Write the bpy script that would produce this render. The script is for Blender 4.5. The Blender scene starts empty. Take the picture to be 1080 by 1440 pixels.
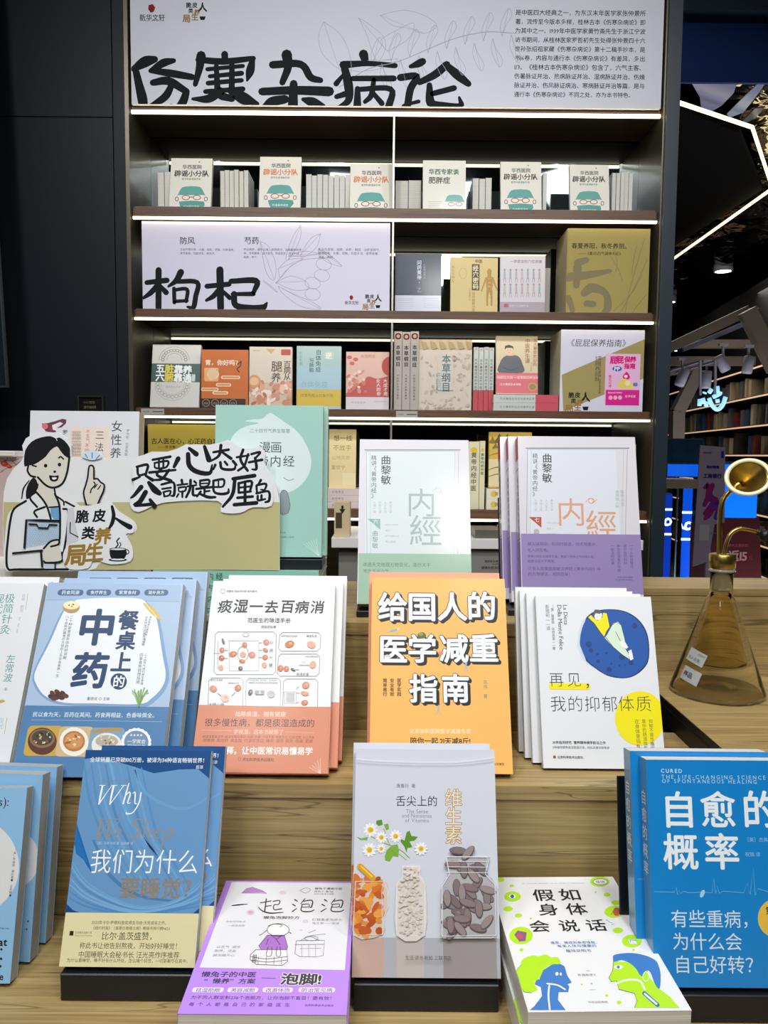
import bpy, bmesh, math, random
import numpy as np
from mathutils import Matrix, Vector
from mathutils.geometry import tessellate_polygon
random.seed(7)
# ------------------------------------------------------------------ camera, world, lights, exposure
SC = bpy.context.scene
COL = SC.collection
EYE = Vector((0, 0, 1.42)); F = 1080.0; W, H = 1080, 1440
PITCH = math.radians(4.3); ROLL = math.radians(0.5)
CAMROT = (Matrix.Rotation(math.pi/2 - PITCH, 3, 'X') @ Matrix.Rotation(ROLL, 3, 'Z'))
cam = bpy.data.cameras.new('camera'); camo = bpy.data.objects.new('camera', cam); COL.objects.link(camo)
cam.sensor_fit = 'HORIZONTAL'; cam.sensor_width = 36; cam.lens = 36*F/W; cam.clip_start = .02; cam.clip_end = 100
camo.matrix_world = Matrix.Translation(EYE) @ CAMROT.to_4x4()
SC.camera = camo
SC.view_settings.view_transform = 'Standard'; SC.view_settings.look = 'None'
SC.view_settings.gamma = 1; SC.view_settings.use_curve_mapping = False
SC.view_settings.exposure = -0.08
wd = bpy.data.worlds.new('world'); SC.world = wd; wd.use_nodes = True
wd.node_tree.nodes['Background'].inputs[0].default_value = (.55, .62, .75, 1)
wd.node_tree.nodes['Background'].inputs[1].default_value = 0.05
def area(name, loc, size, power, col, aim, shape='RECTANGLE', spread=180):
    l = bpy.data.lights.new(name, 'AREA'); l.shape = shape; l.size = size[0]; l.size_y = size[1]; l.energy = power; l.color = col
    l.spread = math.radians(spread)
    o = bpy.data.objects.new(name, l); COL.objects.link(o); o.location = loc
    o.rotation_euler = (Vector(aim)-Vector(loc)).to_track_quat('-Z', 'Y').to_euler(); return o
for k, (x, y, z, p, aim) in enumerate(((-1.0, -.25, 3.2, 6.6, (-.3, .9, 1)), (-.25, .1, 3.3, 7.2, (-.1, .95, 1)), (.5, -.1, 3.3, 7.2, (.2, .95, 1)), (1.2, .35, 3.25, 5.6, (.5, 1.1, 1)), (-.6, -1.1, 3.1, 5.2, (0, 1.0, 1)), (.5, -1.3, 3.1, 5.2, (.1, 1.0, 1)))):
    area('ceiling_spot_light', (x, y, z), (.34, .34), p, ((.95, .98, 1), (1, .98, .94))[k % 2], aim, spread=110)
for x in (-1.1, -.35, .4, 1.1):
    area('shelf_wash_light', (x, .9, 3.3), (.16, .16), 4.2, (.97, .98, 1), (x*.6, 2.65, 1.9), spread=100)  # unseen lamps added to brighten the header sign and shelves

# ------------------------------------------------------------------ projection helpers
def ray(x, y):
    return (CAMROT @ Vector(((x-W/2)/F, -(y-H/2)/F, -1))).normalized()
def on_z(x, y, z):
    d = ray(x, y); return EYE + d*((z-EYE.z)/d.z)
def on_y(x, y, Y):
    d = ray(x, y); return EYE + d*((Y-EYE.y)/d.y)
def proj(P):
    c = CAMROT.transposed() @ (Vector(P)-EYE)
    return (W/2 + F*c.x/-c.z, H/2 - F*c.y/-c.z)
class Flat:
    """a face traced in its own metres"""
    def __init__(s, w, h): s.w, s.h = w, h
    def uv(s, x, y): return (x, y)
class Face:
    """a flat face standing in the place: x along its width, y up its height, z out of it"""
    def __init__(s, M, w, h, tau=0, t=0): s.M, s.w, s.h, s.tau, s.t = M, w, h, tau, t; s.Mi = M.inverted()
    def uv(s, x, y):
        d = ray(x, y); n = (s.M.to_3x3() @ Vector((0, 0, 1))); o = s.M.translation
        P = EYE + d*((o-EYE).dot(n)/d.dot(n)); q = s.Mi @ P; return (q.x, q.y)
def frame_m(A, xh, tau):
    xh = Vector(xh).normalized(); back = Vector((-xh.y, xh.x, 0)).normalized()
    up = Vector((0, 0, math.cos(tau))) + back*math.sin(tau)
    n = xh.cross(up).normalized()
    M = Matrix((xh, up, n)).transposed().to_4x4(); M.translation = A; return M
def stand(TL, TR, BR, BL, z0, t=.02, level=True, w=None):
    """leaning book whose front cover is seen at four corners and whose bottom rests on height z0"""
    tau = .15; h = .24
    for it in range(6):
        lift = t*math.sin(tau)+.0005
        A = on_z(*BL, z0+lift); B = on_z(*BR, z0+lift)
        if level: Ym = (A.y+B.y)/2; A = Vector((A.x*Ym/A.y, Ym, A.z)); B = Vector((B.x*Ym/B.y, Ym, B.z))
        w = (B-A).length; best = None
        for rng_t, rng_h in ((.30, .06), (.06, .012), (.012, .003)):
            t0, h0 = (tau, h) if best is None else best[1:]
            for i in range(-6, 7):
                for j in range(-6, 7):
                    a, b = t0+rng_t*i/6, h0+rng_h*j/6
                    if a < -.05 or a > 1.3: continue
                    M = frame_m(A, B-A, a); e = 0
                    for P, q in ((M@Vector((0, b, 0)), TL), (M@Vector((w, b, 0)), TR)):
                        u = proj(P); e += (u[0]-q[0])**2+(u[1]-q[1])**2
                    if best is None or e < best[0]: best = (e, a, b)
        tau, h = best[1], best[2]
    return Face(frame_m(A, B-A, tau), w, h, tau, t)
def shelf_stand(xl, xr, yt, Y, z0, tau=.1, t=.02, yaw=0):
    """book on a shelf at depth Y; left and right of its top edge and the height of that edge are known"""
    h = .2
    for _ in range(8):
        Yt = Y + h*math.sin(tau); P = on_y((xl+xr)/2, yt, Yt); h = (P.z-z0-t*math.sin(tau))/math.cos(tau)
    A = on_y(xl, yt, Yt); B = on_y(xr, yt, Yt); w = B.x-A.x
    return Face(frame_m(Vector((A.x, Y, z0+t*math.sin(tau)+.0005)), (math.cos(yaw), math.sin(yaw), 0), tau), w, h, tau, t)

# ------------------------------------------------------------------ materials
def lin(c):
    if isinstance(c, str):
        c = [int(c[i:i+2], 16)/255 for i in (0, 2, 4)]
    return tuple(x/12.92 if x <= .04045 else ((x+.055)/1.055)**2.4 for x in c)
_mats = {}
def mat(name, col, rough=.5, metal=0, coat=0, spec=.5, bump=0, bscale=200, emit=0, vary=0, vscale=20, stretch=(1, 1, 1), **kw):
    if name in _mats: return _mats[name]
    m = bpy.data.materials.new(name); m.use_nodes = True; nt = m.node_tree; b = nt.nodes['Principled BSDF']
    c = lin(col)
    b.inputs['Base Color'].default_value = (*c, 1); b.inputs['Roughness'].default_value = rough
    b.inputs['Metallic'].default_value = metal; b.inputs['Coat Weight'].default_value = coat
    b.inputs['Coat Roughness'].default_value = .12
    b.inputs['Specular IOR Level'].default_value = spec
    for k, v in kw.items(): b.inputs[k.replace('_', ' ')].default_value = v
    if emit: b.inputs['Emission Color'].default_value = (*c, 1); b.inputs['Emission Strength'].default_value = emit
    tc = nt.nodes.new('ShaderNodeTexCoord'); mp = nt.nodes.new('ShaderNodeMapping'); mp.inputs['Scale'].default_value = stretch
    nt.links.new(tc.outputs['Object'], mp.inputs[0])
    if vary:
        n = nt.nodes.new('ShaderNodeTexNoise'); n.inputs['Scale'].default_value = vscale; n.inputs['Detail'].default_value = 4
        nt.links.new(mp.outputs[0], n.inputs['Vector'])
        r = nt.nodes.new('ShaderNodeMapRange'); r.inputs[3].default_value = 1-vary; r.inputs[4].default_value = 1+vary
        nt.links.new(n.outputs[0], r.inputs[0])
        mx = nt.nodes.new('ShaderNodeVectorMath'); mx.operation = 'SCALE'; mx.inputs[0].default_value = c
        nt.links.new(r.outputs[0], mx.inputs['Scale']); nt.links.new(mx.outputs[0], b.inputs['Base Color'])
    if bump:
        n = nt.nodes.new('ShaderNodeTexNoise'); n.inputs['Scale'].default_value = bscale; n.inputs['Detail'].default_value = 3
        nt.links.new(mp.outputs[0], n.inputs['Vector'])
        bp = nt.nodes.new('ShaderNodeBump'); bp.inputs['Strength'].default_value = bump; bp.inputs['Distance'].default_value = .002
        nt.links.new(n.outputs[0], bp.inputs['Height']); nt.links.new(bp.outputs[0], b.inputs['Normal'])
    _mats[name] = m; return m
def attr_mat(name, rough, coat, bump=0, bscale=30, stretch=(1, 1, 1), emit=0):
    m = mat(name, 'ffffff', rough=rough, coat=coat, bump=bump, bscale=bscale, stretch=stretch); nt = m.node_tree
    a = nt.nodes.new('ShaderNodeAttribute'); a.attribute_name = 'Col'
    b = nt.nodes['Principled BSDF']
    nt.links.new(a.outputs['Color'], b.inputs['Base Color'])
    if emit: nt.links.new(a.outputs['Color'], b.inputs['Emission Color']); b.inputs['Emission Strength'].default_value = emit
    return m
PRINT = attr_mat('printed_paper', .5, .06, .04, 25)
WRAP = attr_mat('shrink_wrapped_print', .40, .45, .2, 16, (1, .35, 1))
MATTE = attr_mat('matt_board_print', .75, 0); MATTE.node_tree.nodes['Principled BSDF'].inputs['Specular IOR Level'].default_value = .25
BACKLIT = attr_mat('backlit_print', .6, 0, emit=.6)
def stripes_mat(name, col, dark, scale, axis):
    m = mat(name, col, rough=.85); nt = m.node_tree; b = nt.nodes['Principled BSDF']
    tc = nt.nodes.new('ShaderNodeTexCoord'); mp = nt.nodes.new('ShaderNodeMapping')
    s = [3, 3, 3]; s[axis] = scale; mp.inputs['Scale'].default_value = s
    n = nt.nodes.new('ShaderNodeTexNoise'); n.inputs['Scale'].default_value = 1; n.inputs['Detail'].default_value = 2
    r = nt.nodes.new('ShaderNodeValToRGB'); r.color_ramp.elements[0].position = .3; r.color_ramp.elements[1].position = .65
    r.color_ramp.elements[0].color = (*lin(dark), 1); r.color_ramp.elements[1].color = (*lin(col), 1)
    nt.links.new(tc.outputs['Object'], mp.inputs[0]); nt.links.new(mp.outputs[0], n.inputs['Vector'])
    nt.links.new(n.outputs[0], r.inputs[0]); nt.links.new(r.outputs[0], b.inputs['Base Color']); return m
PAGES = stripes_mat('page_edges', 'e2dfd6', 'bdb9ae', 900, 2)
PAGES_CREAM = stripes_mat('cream_page_edges', 'e6dcbc', 'c2b48c', 900, 2)
def wood(name, c1, c2, c3, rough=.45, gs=1.0):
    m = mat(name, c1, rough=rough); nt = m.node_tree; b = nt.nodes['Principled BSDF']; N = nt.nodes.new; L = nt.links.new
    tc = N('ShaderNodeTexCoord')
    mp = N('ShaderNodeMapping'); mp.inputs['Scale'].default_value = (2.2*gs, 60*gs, 60*gs)
    n1 = N('ShaderNodeTexNoise'); n1.inputs['Scale'].default_value = 1.5; n1.inputs['Detail'].default_value = 7; n1.inputs['Roughness'].default_value = .62; n1.inputs['Distortion'].default_value = 1.2
    L(tc.outputs['Object'], mp.inputs[0]); L(mp.outputs[0], n1.inputs['Vector'])
    mp2 = N('ShaderNodeMapping'); mp2.inputs['Scale'].default_value = (4*gs, 300*gs, 300*gs)
    n2 = N('ShaderNodeTexNoise'); n2.inputs['Scale'].default_value = 1.0; n2.inputs['Detail'].default_value = 3
    L(tc.outputs['Object'], mp2.inputs[0]); L(mp2.outputs[0], n2.inputs['Vector'])
    mp3 = N('ShaderNodeMapping'); mp3.inputs['Scale'].default_value = (1.3*gs, 30*gs, 30*gs); mp3.inputs['Location'].default_value = (3, 1.7, 5)
    n3 = N('ShaderNodeTexNoise'); n3.inputs['Scale'].default_value = 1.4; n3.inputs['Detail'].default_value = 2; n3.inputs['Distortion'].default_value = .6
    L(tc.outputs['Object'], mp3.inputs[0]); L(mp3.outputs[0], n3.inputs['Vector'])
    r1 = N('ShaderNodeValToRGB'); e = r1.color_ramp.elements; e[0].position = .18; e[0].color = (*lin(c3), 1); e[1].position = .80; e[1].color = (*lin(c2), 1)
    k = r1.color_ramp.elements.new(.47); k.color = (*lin(c1), 1)
    L(n1.outputs[0], r1.inputs[0])
    mr = N('ShaderNodeMapRange'); mr.inputs[3].default_value = .45; mr.inputs[4].default_value = 1.42; L(n2.outputs[0], mr.inputs[0])
    # thin dark cracks along the contour lines of a stretched noise
    ab = N('ShaderNodeMath'); ab.operation = 'SUBTRACT'; ab.inputs[1].default_value = .5; L(n3.outputs[0], ab.inputs[0])
    aa = N('ShaderNodeMath'); aa.operation = 'ABSOLUTE'; L(ab.outputs[0], aa.inputs[0])
    cr = N('ShaderNodeMapRange'); cr.inputs[1].default_value = 0; cr.inputs[2].default_value = .009; cr.inputs[3].default_value = .45; cr.inputs[4].default_value = 1; L(aa.outputs[0], cr.inputs[0])
    mu = N('ShaderNodeMath'); mu.operation = 'MULTIPLY'; L(mr.outputs[0], mu.inputs[0]); L(cr.outputs[0], mu.inputs[1])
    sc = N('ShaderNodeVectorMath'); sc.operation = 'SCALE'; L(r1.outputs[0], sc.inputs[0]); L(mu.outputs[0], sc.inputs['Scale'])
    L(sc.outputs[0], b.inputs['Base Color'])
    bp = N('ShaderNodeBump'); bp.inputs['Strength'].default_value = .25; bp.inputs['Distance'].default_value = .001
    L(n2.outputs[0], bp.inputs['Height']); L(bp.outputs[0], b.inputs['Normal']); return m
OAK = wood('oak_laminate', 'a58c5a', 'b9a26e', '7f663a')
WALNUT = wood('walnut_shelf_edge', '5e3f29', '714d33', '42291a', .45)
NAVY = mat('navy_lacquer_panel', '09111a', rough=.5, spec=.3, vary=.1, vscale=3)
NAVY_POST = mat('navy_post_lacquer', '1e2a34', rough=.45)
BLACKM = mat('black_metal_stand', '10141c', rough=.35, bump=.05, bscale=900)
LED = mat('led_strip_light', 'fff1cc', emit=5.5)
STEEL = mat('brushed_shelf_side', '6e6758', rough=.32, metal=.75, bump=.05, bscale=40, stretch=(1, 1, 40))
SHELF_DARK = mat('dark_shelf_laminate', '46301f', rough=.4, vary=.2, vscale=6, stretch=(1, 12, 12))
MIRROR = mat('tinted_mirror_back', '868e94', rough=.03, metal=1)

# ------------------------------------------------------------------ mesh helpers
def link(name, me, m, parent=None, M=None):
    o = bpy.data.objects.new(name, me); COL.objects.link(o)
    if isinstance(m, (list, tuple)):
        for x in m: me.materials.append(x)
    elif m: me.materials.append(m)
    if parent is not None: o.parent = parent
    if M is not None:
        if parent is None: o.matrix_world = M
        else: o.matrix_local = M
    return o
def tag(o, label=None, cat=None, group=None, kind=None):
    if label: o['label'] = label
    if cat: o['category'] = cat
    if group: o['group'] = group
    if kind: o['kind'] = kind
    return o
def thing(name, label, cat, M=None, group=None):
    o = bpy.data.objects.new(name, None); COL.objects.link(o); o.empty_display_size = .05
    if M is not None: o.matrix_world = M if isinstance(M, Matrix) else Matrix.Translation(M)
    return tag(o, label, cat, group)
def box_bm(bm, x0, x1, y0, y1, z0, z1, M=None):
    vs = [bm.verts.new(Vector(p) if M is None else M@Vector(p)) for p in
          ((x0, y0, z0), (x1, y0, z0), (x1, y1, z0), (x0, y1, z0), (x0, y0, z1), (x1, y0, z1), (x1, y1, z1), (x0, y1, z1))]
    for f in ((0, 3, 2, 1), (4, 5, 6, 7), (0, 1, 5, 4), (1, 2, 6, 5), (2, 3, 7, 6), (3, 0, 4, 7)): bm.faces.new([vs[i] for i in f])
    return vs
def fin(name, bm, m, parent=None, M=None, bevel=0, seg=2, smooth=False):
    if bevel: bmesh.ops.bevel(bm, geom=bm.edges[:], offset=bevel, segments=seg, affect='EDGES', profile=.7, clamp_overlap=True)
    bmesh.ops.recalc_face_normals(bm, faces=bm.faces)
    me = bpy.data.meshes.new(name); bm.to_mesh(me); bm.free()
    if smooth: me.polygons.foreach_set('use_smooth', [True]*len(me.polygons))
    return link(name, me, m, parent, M)
def box(name, x0, x1, y0, y1, z0, z1, m, parent=None, M=None, bevel=0, seg=2):
    bm = bmesh.new(); box_bm(bm, x0, x1, y0, y1, z0, z1); return fin(name, bm, m, parent, M, bevel, seg)
def struct(o, kind='structure'): o['kind'] = kind; return o
def prism(name, pts, z0, z1, m, parent=None, M=None, bevel=0):
    bm = bmesh.new(); a = [bm.verts.new((x, y, z0)) for x, y in pts]; b = [bm.verts.new((x, y, z1)) for x, y in pts]
    for tri in tessellate_polygon([[Vector((x, y, 0)) for x, y in pts]]):
        try: bm.faces.new([a[i] for i in tri][::-1]); bm.faces.new([b[i] for i in tri])
        except ValueError: pass
    n = len(pts)
    for i in range(n): bm.faces.new((a[i], a[(i+1) % n], b[(i+1) % n], b[i]))
    return fin(name, bm, m, parent, M)
def lathe(name, prof, m, parent=None, M=None, n=40, closed=False):
    bm = bmesh.new(); rings = []
    for r, z in prof: rings.append([bm.verts.new((r*math.cos(2*math.pi*k/n), r*math.sin(2*math.pi*k/n), z)) for k in range(n)])
    rng = range(len(rings)) if closed else range(len(rings)-1)
    for i in rng:
        a, b = rings[i], rings[(i+1) % len(rings)]
        for k in range(n): bm.faces.new((a[k], a[(k+1) % n], b[(k+1) % n], b[k]))
    if not closed:
        bm.faces.new(rings[0][::-1]); bm.faces.new(rings[-1])
    return fin(name, bm, m, parent, M, smooth=True)
def cr(pts, k=6):
    """Catmull-Rom through rows of numbers"""
    P = [np.array(p, float) for p in pts]
    if len(P) < 3: return P
    P = [2*P[0]-P[1]]+P+[2*P[-1]-P[-2]]; out = []
    for i in range(1, len(P)-2):
        for j in range(k):
            t = j/k; a, b, c, d = P[i-1:i+3]
            out.append(.5*((2*b)+(c-a)*t+(2*a-5*b+4*c-d)*t*t+(3*b-a-3*c+d)*t**3))
    out.append(P[-2]); return out
def tube(name, pts, r, m, parent=None, M=None, n=12, smooth=True, k=8):
    pts = cr(pts, k) if k else [np.array(p, float) for p in pts]; bm = bmesh.new(); rings = []
    for i, p in enumerate(pts):
        t = Vector(pts[min(i+1, len(pts)-1)]-pts[max(i-1, 0)]).normalized()
        a = t.orthogonal().normalized() if i == 0 else (a - t*a.dot(t)).normalized()
        b = t.cross(a); rr = r[i*len(r)//len(pts)] if isinstance(r, (list, tuple)) else r
        rings.append([bm.verts.new(Vector(p)+rr*(math.cos(2*math.pi*q/n)*a+math.sin(2*math.pi*q/n)*b)) for q in range(n)])
    for A, B in zip(rings, rings[1:]):
        for q in range(n): bm.faces.new((A[q], A[(q+1) % n], B[(q+1) % n], B[q]))
    bm.faces.new(rings[0][::-1]); bm.faces.new(rings[-1]); return fin(name, bm, m, parent, M, smooth=smooth)

# ------------------------------------------------------------------ lettering
_fc = bpy.data.curves.new('lettering', 'FONT'); _fc.resolution_u = 2; _fo = bpy.data.objects.new('lettering', _fc); COL.objects.link(_fo)
_gl = {}
def nlay(wt): return 1 if wt < .01 else 4 if wt < .02 else 8
def glyph(ch, wt=0, res=2):
    if 0 < wt < .01: wt = 0
    k = (ch, wt, res)
    if k not in _gl and wt > 0:          # heavy faces: the outline stamped around itself
        co, fs, adv, off = glyph(ch, 0, res); V = []; P = []; n = len(co)
        if n:
            m = nlay(wt)
            for i in range(m):
                V.append(co + wt*np.array([math.cos(2*math.pi*i/m), math.sin(2*math.pi*i/m)])); P += [tuple(j+n*i for j in f) for f in fs]
            co = np.vstack(V)
        _gl[k] = (co, P, adv, off)
    if k not in _gl:
        if ch in ' \u3000': _gl[k] = (np.zeros((0, 2)), [], .3 if ch == ' ' else 1.0, 0)
        else:
            _fc.body = ch; _fc.offset = wt; _fc.resolution_u = res
            dg = bpy.context.evaluated_depsgraph_get(); me = bpy.data.meshes.new_from_object(_fo.evaluated_get(dg))
            co = np.empty(len(me.vertices)*3); me.vertices.foreach_get('co', co); co = co.reshape(-1, 3)[:, :2]
            fs = [tuple(p.vertices) for p in me.polygons]; bpy.data.meshes.remove(me)
            if ord(ch) > 0x2000: adv, off = 1.0, 0
            elif len(co): off = -co[:, 0].min()+.04; adv = co[:, 0].max()-co[:, 0].min()+.08
            else: off, adv = 0, .5
            _gl[k] = (co, fs, adv, off)
    return _gl[k]

class Art:
    """flat print on a Face, traced in a reference frame; each call adds coloured polygons just above the paper"""
    def __init__(s, face, z0=.0002, dz=1.0e-5, clip=True):
        s.clip = clip; s.micro = 0
        s.f, s.z0, s.dz, s.L = face, z0, dz, 0; s.V = []; s.P = []; s.C = []; s.n = 0; s.ox = s.oy = 0; s.sc = 1; s.res = 2
    def frame(s, ox, oy, sc): s.ox, s.oy, s.sc = ox, oy, sc; return s
    def p(s, x, y): return s.f.uv(s.ox+x/s.sc, s.oy+y/s.sc)
    def add(s, V, P, col, up=0, layers=1):
        V = np.asarray(V, float).reshape(-1, 2)
        if not len(V): return
        if s.clip: V = np.column_stack([np.clip(V[:, 0], 0, s.f.w), np.clip(V[:, 1], 0, s.f.h)])
        s.micro = (s.micro+1) % 5
        zz = np.full(len(V), s.z0+s.dz*(s.L+up)+s.micro*1.5e-6)
        if layers > 1: zz += np.repeat(np.arange(layers)*1.1e-6, len(V)//layers)
        s.V.append(np.column_stack([V, zz])); n = s.n; c = (*lin(col), 1)
        for q in P: s.P.append([i+n for i in q]); s.C.append(c)
        s.n += len(V)
    def poly_uv(s, pts, col):
        s.L += 1; s.add(pts, [t for t in tessellate_polygon([[Vector((x, y, 0)) for x, y in pts]])], col)
    def poly(s, pts, col, smooth=0):
        if smooth:
            pts = cr([pts[-1]]+list(pts)+[pts[0]], smooth)[smooth:-1]
        s.poly_uv([s.p(q[0], q[1]) for q in pts], col)
    def rect(s, x0, y0, x1, y1, col, r=0):
        a = s.p(x0, y0); b = s.p(x1, y1); u0, u1 = sorted((a[0], b[0])); v0, v1 = sorted((a[1], b[1]))
        if r:
            r = min(r*(u1-u0), .49*(u1-u0), .49*(v1-v0)); pts = []
            for cx, cy, q in ((u1-r, v1-r, 0), (u0+r, v1-r, 1), (u0+r, v0+r, 2), (u1-r, v0+r, 3)):
                for k in range(5): t = (q+k/4)*math.pi/2; pts.append((cx+r*math.cos(t), cy+r*math.sin(t)))
            s.poly_uv(pts, col)
        else: s.poly_uv([(u0, v0), (u1, v0), (u1, v1), (u0, v1)], col)
    def full(s, col, u0=0, u1=1, v0=0, v1=1):
        w, h = s.f.w, s.f.h; s.poly_uv([(u0*w, v0*h), (u1*w, v0*h), (u1*w, v1*h), (u0*w, v1*h)], col)
    def ell(s, cx, cy, rx, ry, col, rot=0, n=22):
        pts = []
        for k in range(n):
            t = 2*math.pi*k/n; a, b = rx*math.cos(t), ry*math.sin(t)
            pts.append((cx+a*math.cos(rot)-b*math.sin(rot), cy+a*math.sin(rot)+b*math.cos(rot)))
        s.poly(pts, col)
    def line(s, pts, w, col, smooth=0, up=1):
        s.stroke([(*p, w) for p in pts], col, smooth, up)
    def loop(s, pts, w, col, smooth=0): s.line(list(pts)+[pts[0]], w, col, smooth)
    def ring(s, cx, cy, rx, ry, w, col, rot=0, a0=0, a1=360, n=24):
        pts = []
        for k in range(n+1):
            t = math.radians(a0+(a1-a0)*k/n); a, b = rx*math.cos(t), ry*math.sin(t)
            pts.append((cx+a*math.cos(rot)-b*math.sin(rot), cy+a*math.sin(rot)+b*math.cos(rot)))
        s.line(pts, w, col)
    def frame_box(s, x0, y0, x1, y1, w, col): s.loop([(x0, y0), (x1, y0), (x1, y1), (x0, y1)], w, col)
    def stroke(s, pts, col, smooth=5, up=1, cap=True):
        """brush stroke: rows of x, y, width"""
        q = cr(pts, smooth) if smooth and len(pts) > 2 else [np.array(p, float) for p in pts]
        V = []; P = []
        for i, a in enumerate(q):
            t = (q[min(i+1, len(q)-1)]-q[max(i-1, 0)])[:2]; L = math.hypot(*t) or 1; nx, ny = -t[1]/L, t[0]/L; w = max(a[2], .3)/2
            V += [(a[0]+nx*w, a[1]+ny*w), (a[0]-nx*w, a[1]-ny*w)]
        for i in range(len(q)-1): P.append((2*i, 2*i+1, 2*i+3, 2*i+2))
        s.add([s.p(*v) for v in V], P, col, up)
        if cap:
            for a in (q[0], q[-1]):
                if a[2] < 3: continue
                s.add([s.p(a[0]+a[2]/2*math.cos(k*math.pi/4), a[1]+a[2]/2*math.sin(k*math.pi/4)) for k in range(8)], [tuple(range(8))], col, up)
    def brush(s, col, *strokes, w=1.0, rough=0):
        for st in strokes:
            if rough:
                st = [(x+random.uniform(-rough, rough), y+random.uniform(-rough, rough), k*random.uniform(.88, 1.12)) for x, y, k in st]
            s.stroke([(x, y, k*w) for x, y, k in st], col)
    def text(s, txt, a, b, col, wt=0, asp=1, shear=0, up=2, fit=True, em=None, vshift=0):
        A = s.p(*a); B = s.p(*b); v = (A[1]+B[1])/2; Lw = B[0]-A[0]
        G = [glyph(c, wt, s.res) for c in txt]; tot = sum(g[2] for g in G) or 1; k = em if em else Lw/tot; x = A[0]
        gap = (Lw-k*tot)/max(len(G)-1, 1) if em else 0
        VV = []; PP = []; n = 0
        for co, fs, adv, off in G:
            if len(co):
                yy = (co[:, 1]-.38)*k*asp; xx = (co[:, 0]+off)*k+x+shear*yy; V = np.column_stack([xx, yy+v])
                if nlay(wt) > 1: s.add(V, fs, col, up, nlay(wt))
                else: VV.append(V); PP += [[i+n for i in f] for f in fs]; n += len(co)
            x += adv*k+gap
        if VV: s.add(np.vstack(VV), PP, col, up)
    def vtext(s, txt, a, b, col, wt=0, asp=1, up=2, em=None):
        """upright characters one below the other from a to b (top and bottom ends of the column)"""
        A = s.p(*a); B = s.p(*b); n = len(txt); st = (A[1]-B[1])/n; k = em or st
        VV = []; PP = []; m = 0
        for i, ch in enumerate(txt):
            co, fs, adv, off = glyph(ch, wt, s.res)
            if not len(co): continue
            x = A[0]+(B[0]-A[0])*(i+.5)/n; y = A[1]-st*(i+.5)
            w = k*asp; cx = (co[:, 0].max()+co[:, 0].min())/2 if ord(ch) < 0x2000 else .5
            V = np.column_stack([(co[:, 0]-cx)*w+x, (co[:, 1]-.38)*k+y])
            if nlay(wt) > 1: s.add(V, fs, col, up, nlay(wt)); continue
            VV.append(V); PP += [[j+m for j in f] for f in fs]; m += len(co)
        if VV: s.add(np.vstack(VV), PP, col, up)
    def ch(s, c, x, y, size, col, wt=0, asp=1, rot=0, up=2, shear=0):
        """one character centred on a point; size in frame units"""
        X, Y = s.p(x, y); X2, Y2 = s.p(x, y+size); k = abs(Y-Y2)
        co, fs, adv, off = glyph(c, wt, s.res)
        xx = (co[:, 0]-.5)*k*asp; yy = (co[:, 1]-.38)*k; xx = xx+shear*yy
        c_, s_ = math.cos(rot), math.sin(rot)
        s.add(np.column_stack([xx*c_-yy*s_+X, xx*s_+yy*c_+Y]), fs, col, up, nlay(wt))
    def rtext(s, txt, a, b, col, wt=0, up=2, em=None):
        """latin text turned a quarter clockwise, read downwards"""
        A = s.p(*a); B = s.p(*b); G = [glyph(c, wt, s.res) for c in txt]; tot = sum(g[2] for g in G); k = (A[1]-B[1])/tot; y = A[1]
        for co, fs, adv, off in G:
            if len(co): s.add(np.column_stack([A[0]+(co[:, 1]-.38)*k, y-(co[:, 0]+off)*k]), fs, col, up)
            y -= adv*k
    def build(s, name, parent, m=None, M=None, label=None):
        if not s.V: return None
        V = np.vstack(s.V); me = bpy.data.meshes.new(name); me.from_pydata(V.tolist(), [], s.P)
        # every print polygon faces out of the paper
        at = me.attributes.new('Col', 'FLOAT_COLOR', 'FACE'); at.data.foreach_set('color', np.array(s.C, dtype=np.float32).ravel())
        nz = np.empty(len(me.polygons)*3); me.polygons.foreach_get('normal', nz); nz = nz.reshape(-1, 3)[:, 2]
        bm = bmesh.new(); bm.from_mesh(me); bm.faces.ensure_lookup_table()
        bmesh.ops.reverse_faces(bm, faces=[bm.faces[i] for i in np.nonzero(nz < 0)[0]]); bm.to_mesh(me); bm.free()
        o = link(name, me, m or PRINT, parent, M)
        if parent is not None and M is None: parent['proud'] = float(V[:, 2].max())
        if label: o['label'] = label
        return o

# ------------------------------------------------------------------ books
def cmat(col, wrap=False):
    return mat(('wrapped_' if wrap else '')+'cover_stock_'+col, col, rough=.38 if wrap else .45, coat=.45 if wrap else .2, bump=.22 if wrap else .03, bscale=16, stretch=(1, .35, 1) if wrap else (1, 1, 1))
def book(label, f, t, front, spine=None, pages=None, hard=False, group=None, wrap=False, cat='book', name='book', M=None):
    """children in the face's frame: cover (front board, spine on the left, back board) and the page block"""
    r = thing(name, label, cat, M or f.M, group); w, h = f.w, f.h; sp = spine or front
    bt = .0024 if hard else .0005; ov = .003 if hard else 0
    bm = bmesh.new()
    box_bm(bm, 0, w, 0, h, -bt, 0)
    box_bm(bm, 0, w, 0, h, -t, -t+bt)
    for fc in bm.faces: fc.material_index = 0
    n0 = len(bm.faces)
    box_bm(bm, -.0002 if not hard else -.001, bt, 0, h, -t, 0)
    bm.faces.ensure_lookup_table()
    for i in range(n0, len(bm.faces)): bm.faces[i].material_index = 1
    fin('cover', bm, [cmat(front, wrap), cmat(sp, wrap)], r)
    box('pages', bt, w-ov-.0003, ov+.0002, h-ov-.0002, -t+bt, -bt, pages or PAGES, r)
    r['t'] = t; return r
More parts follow.
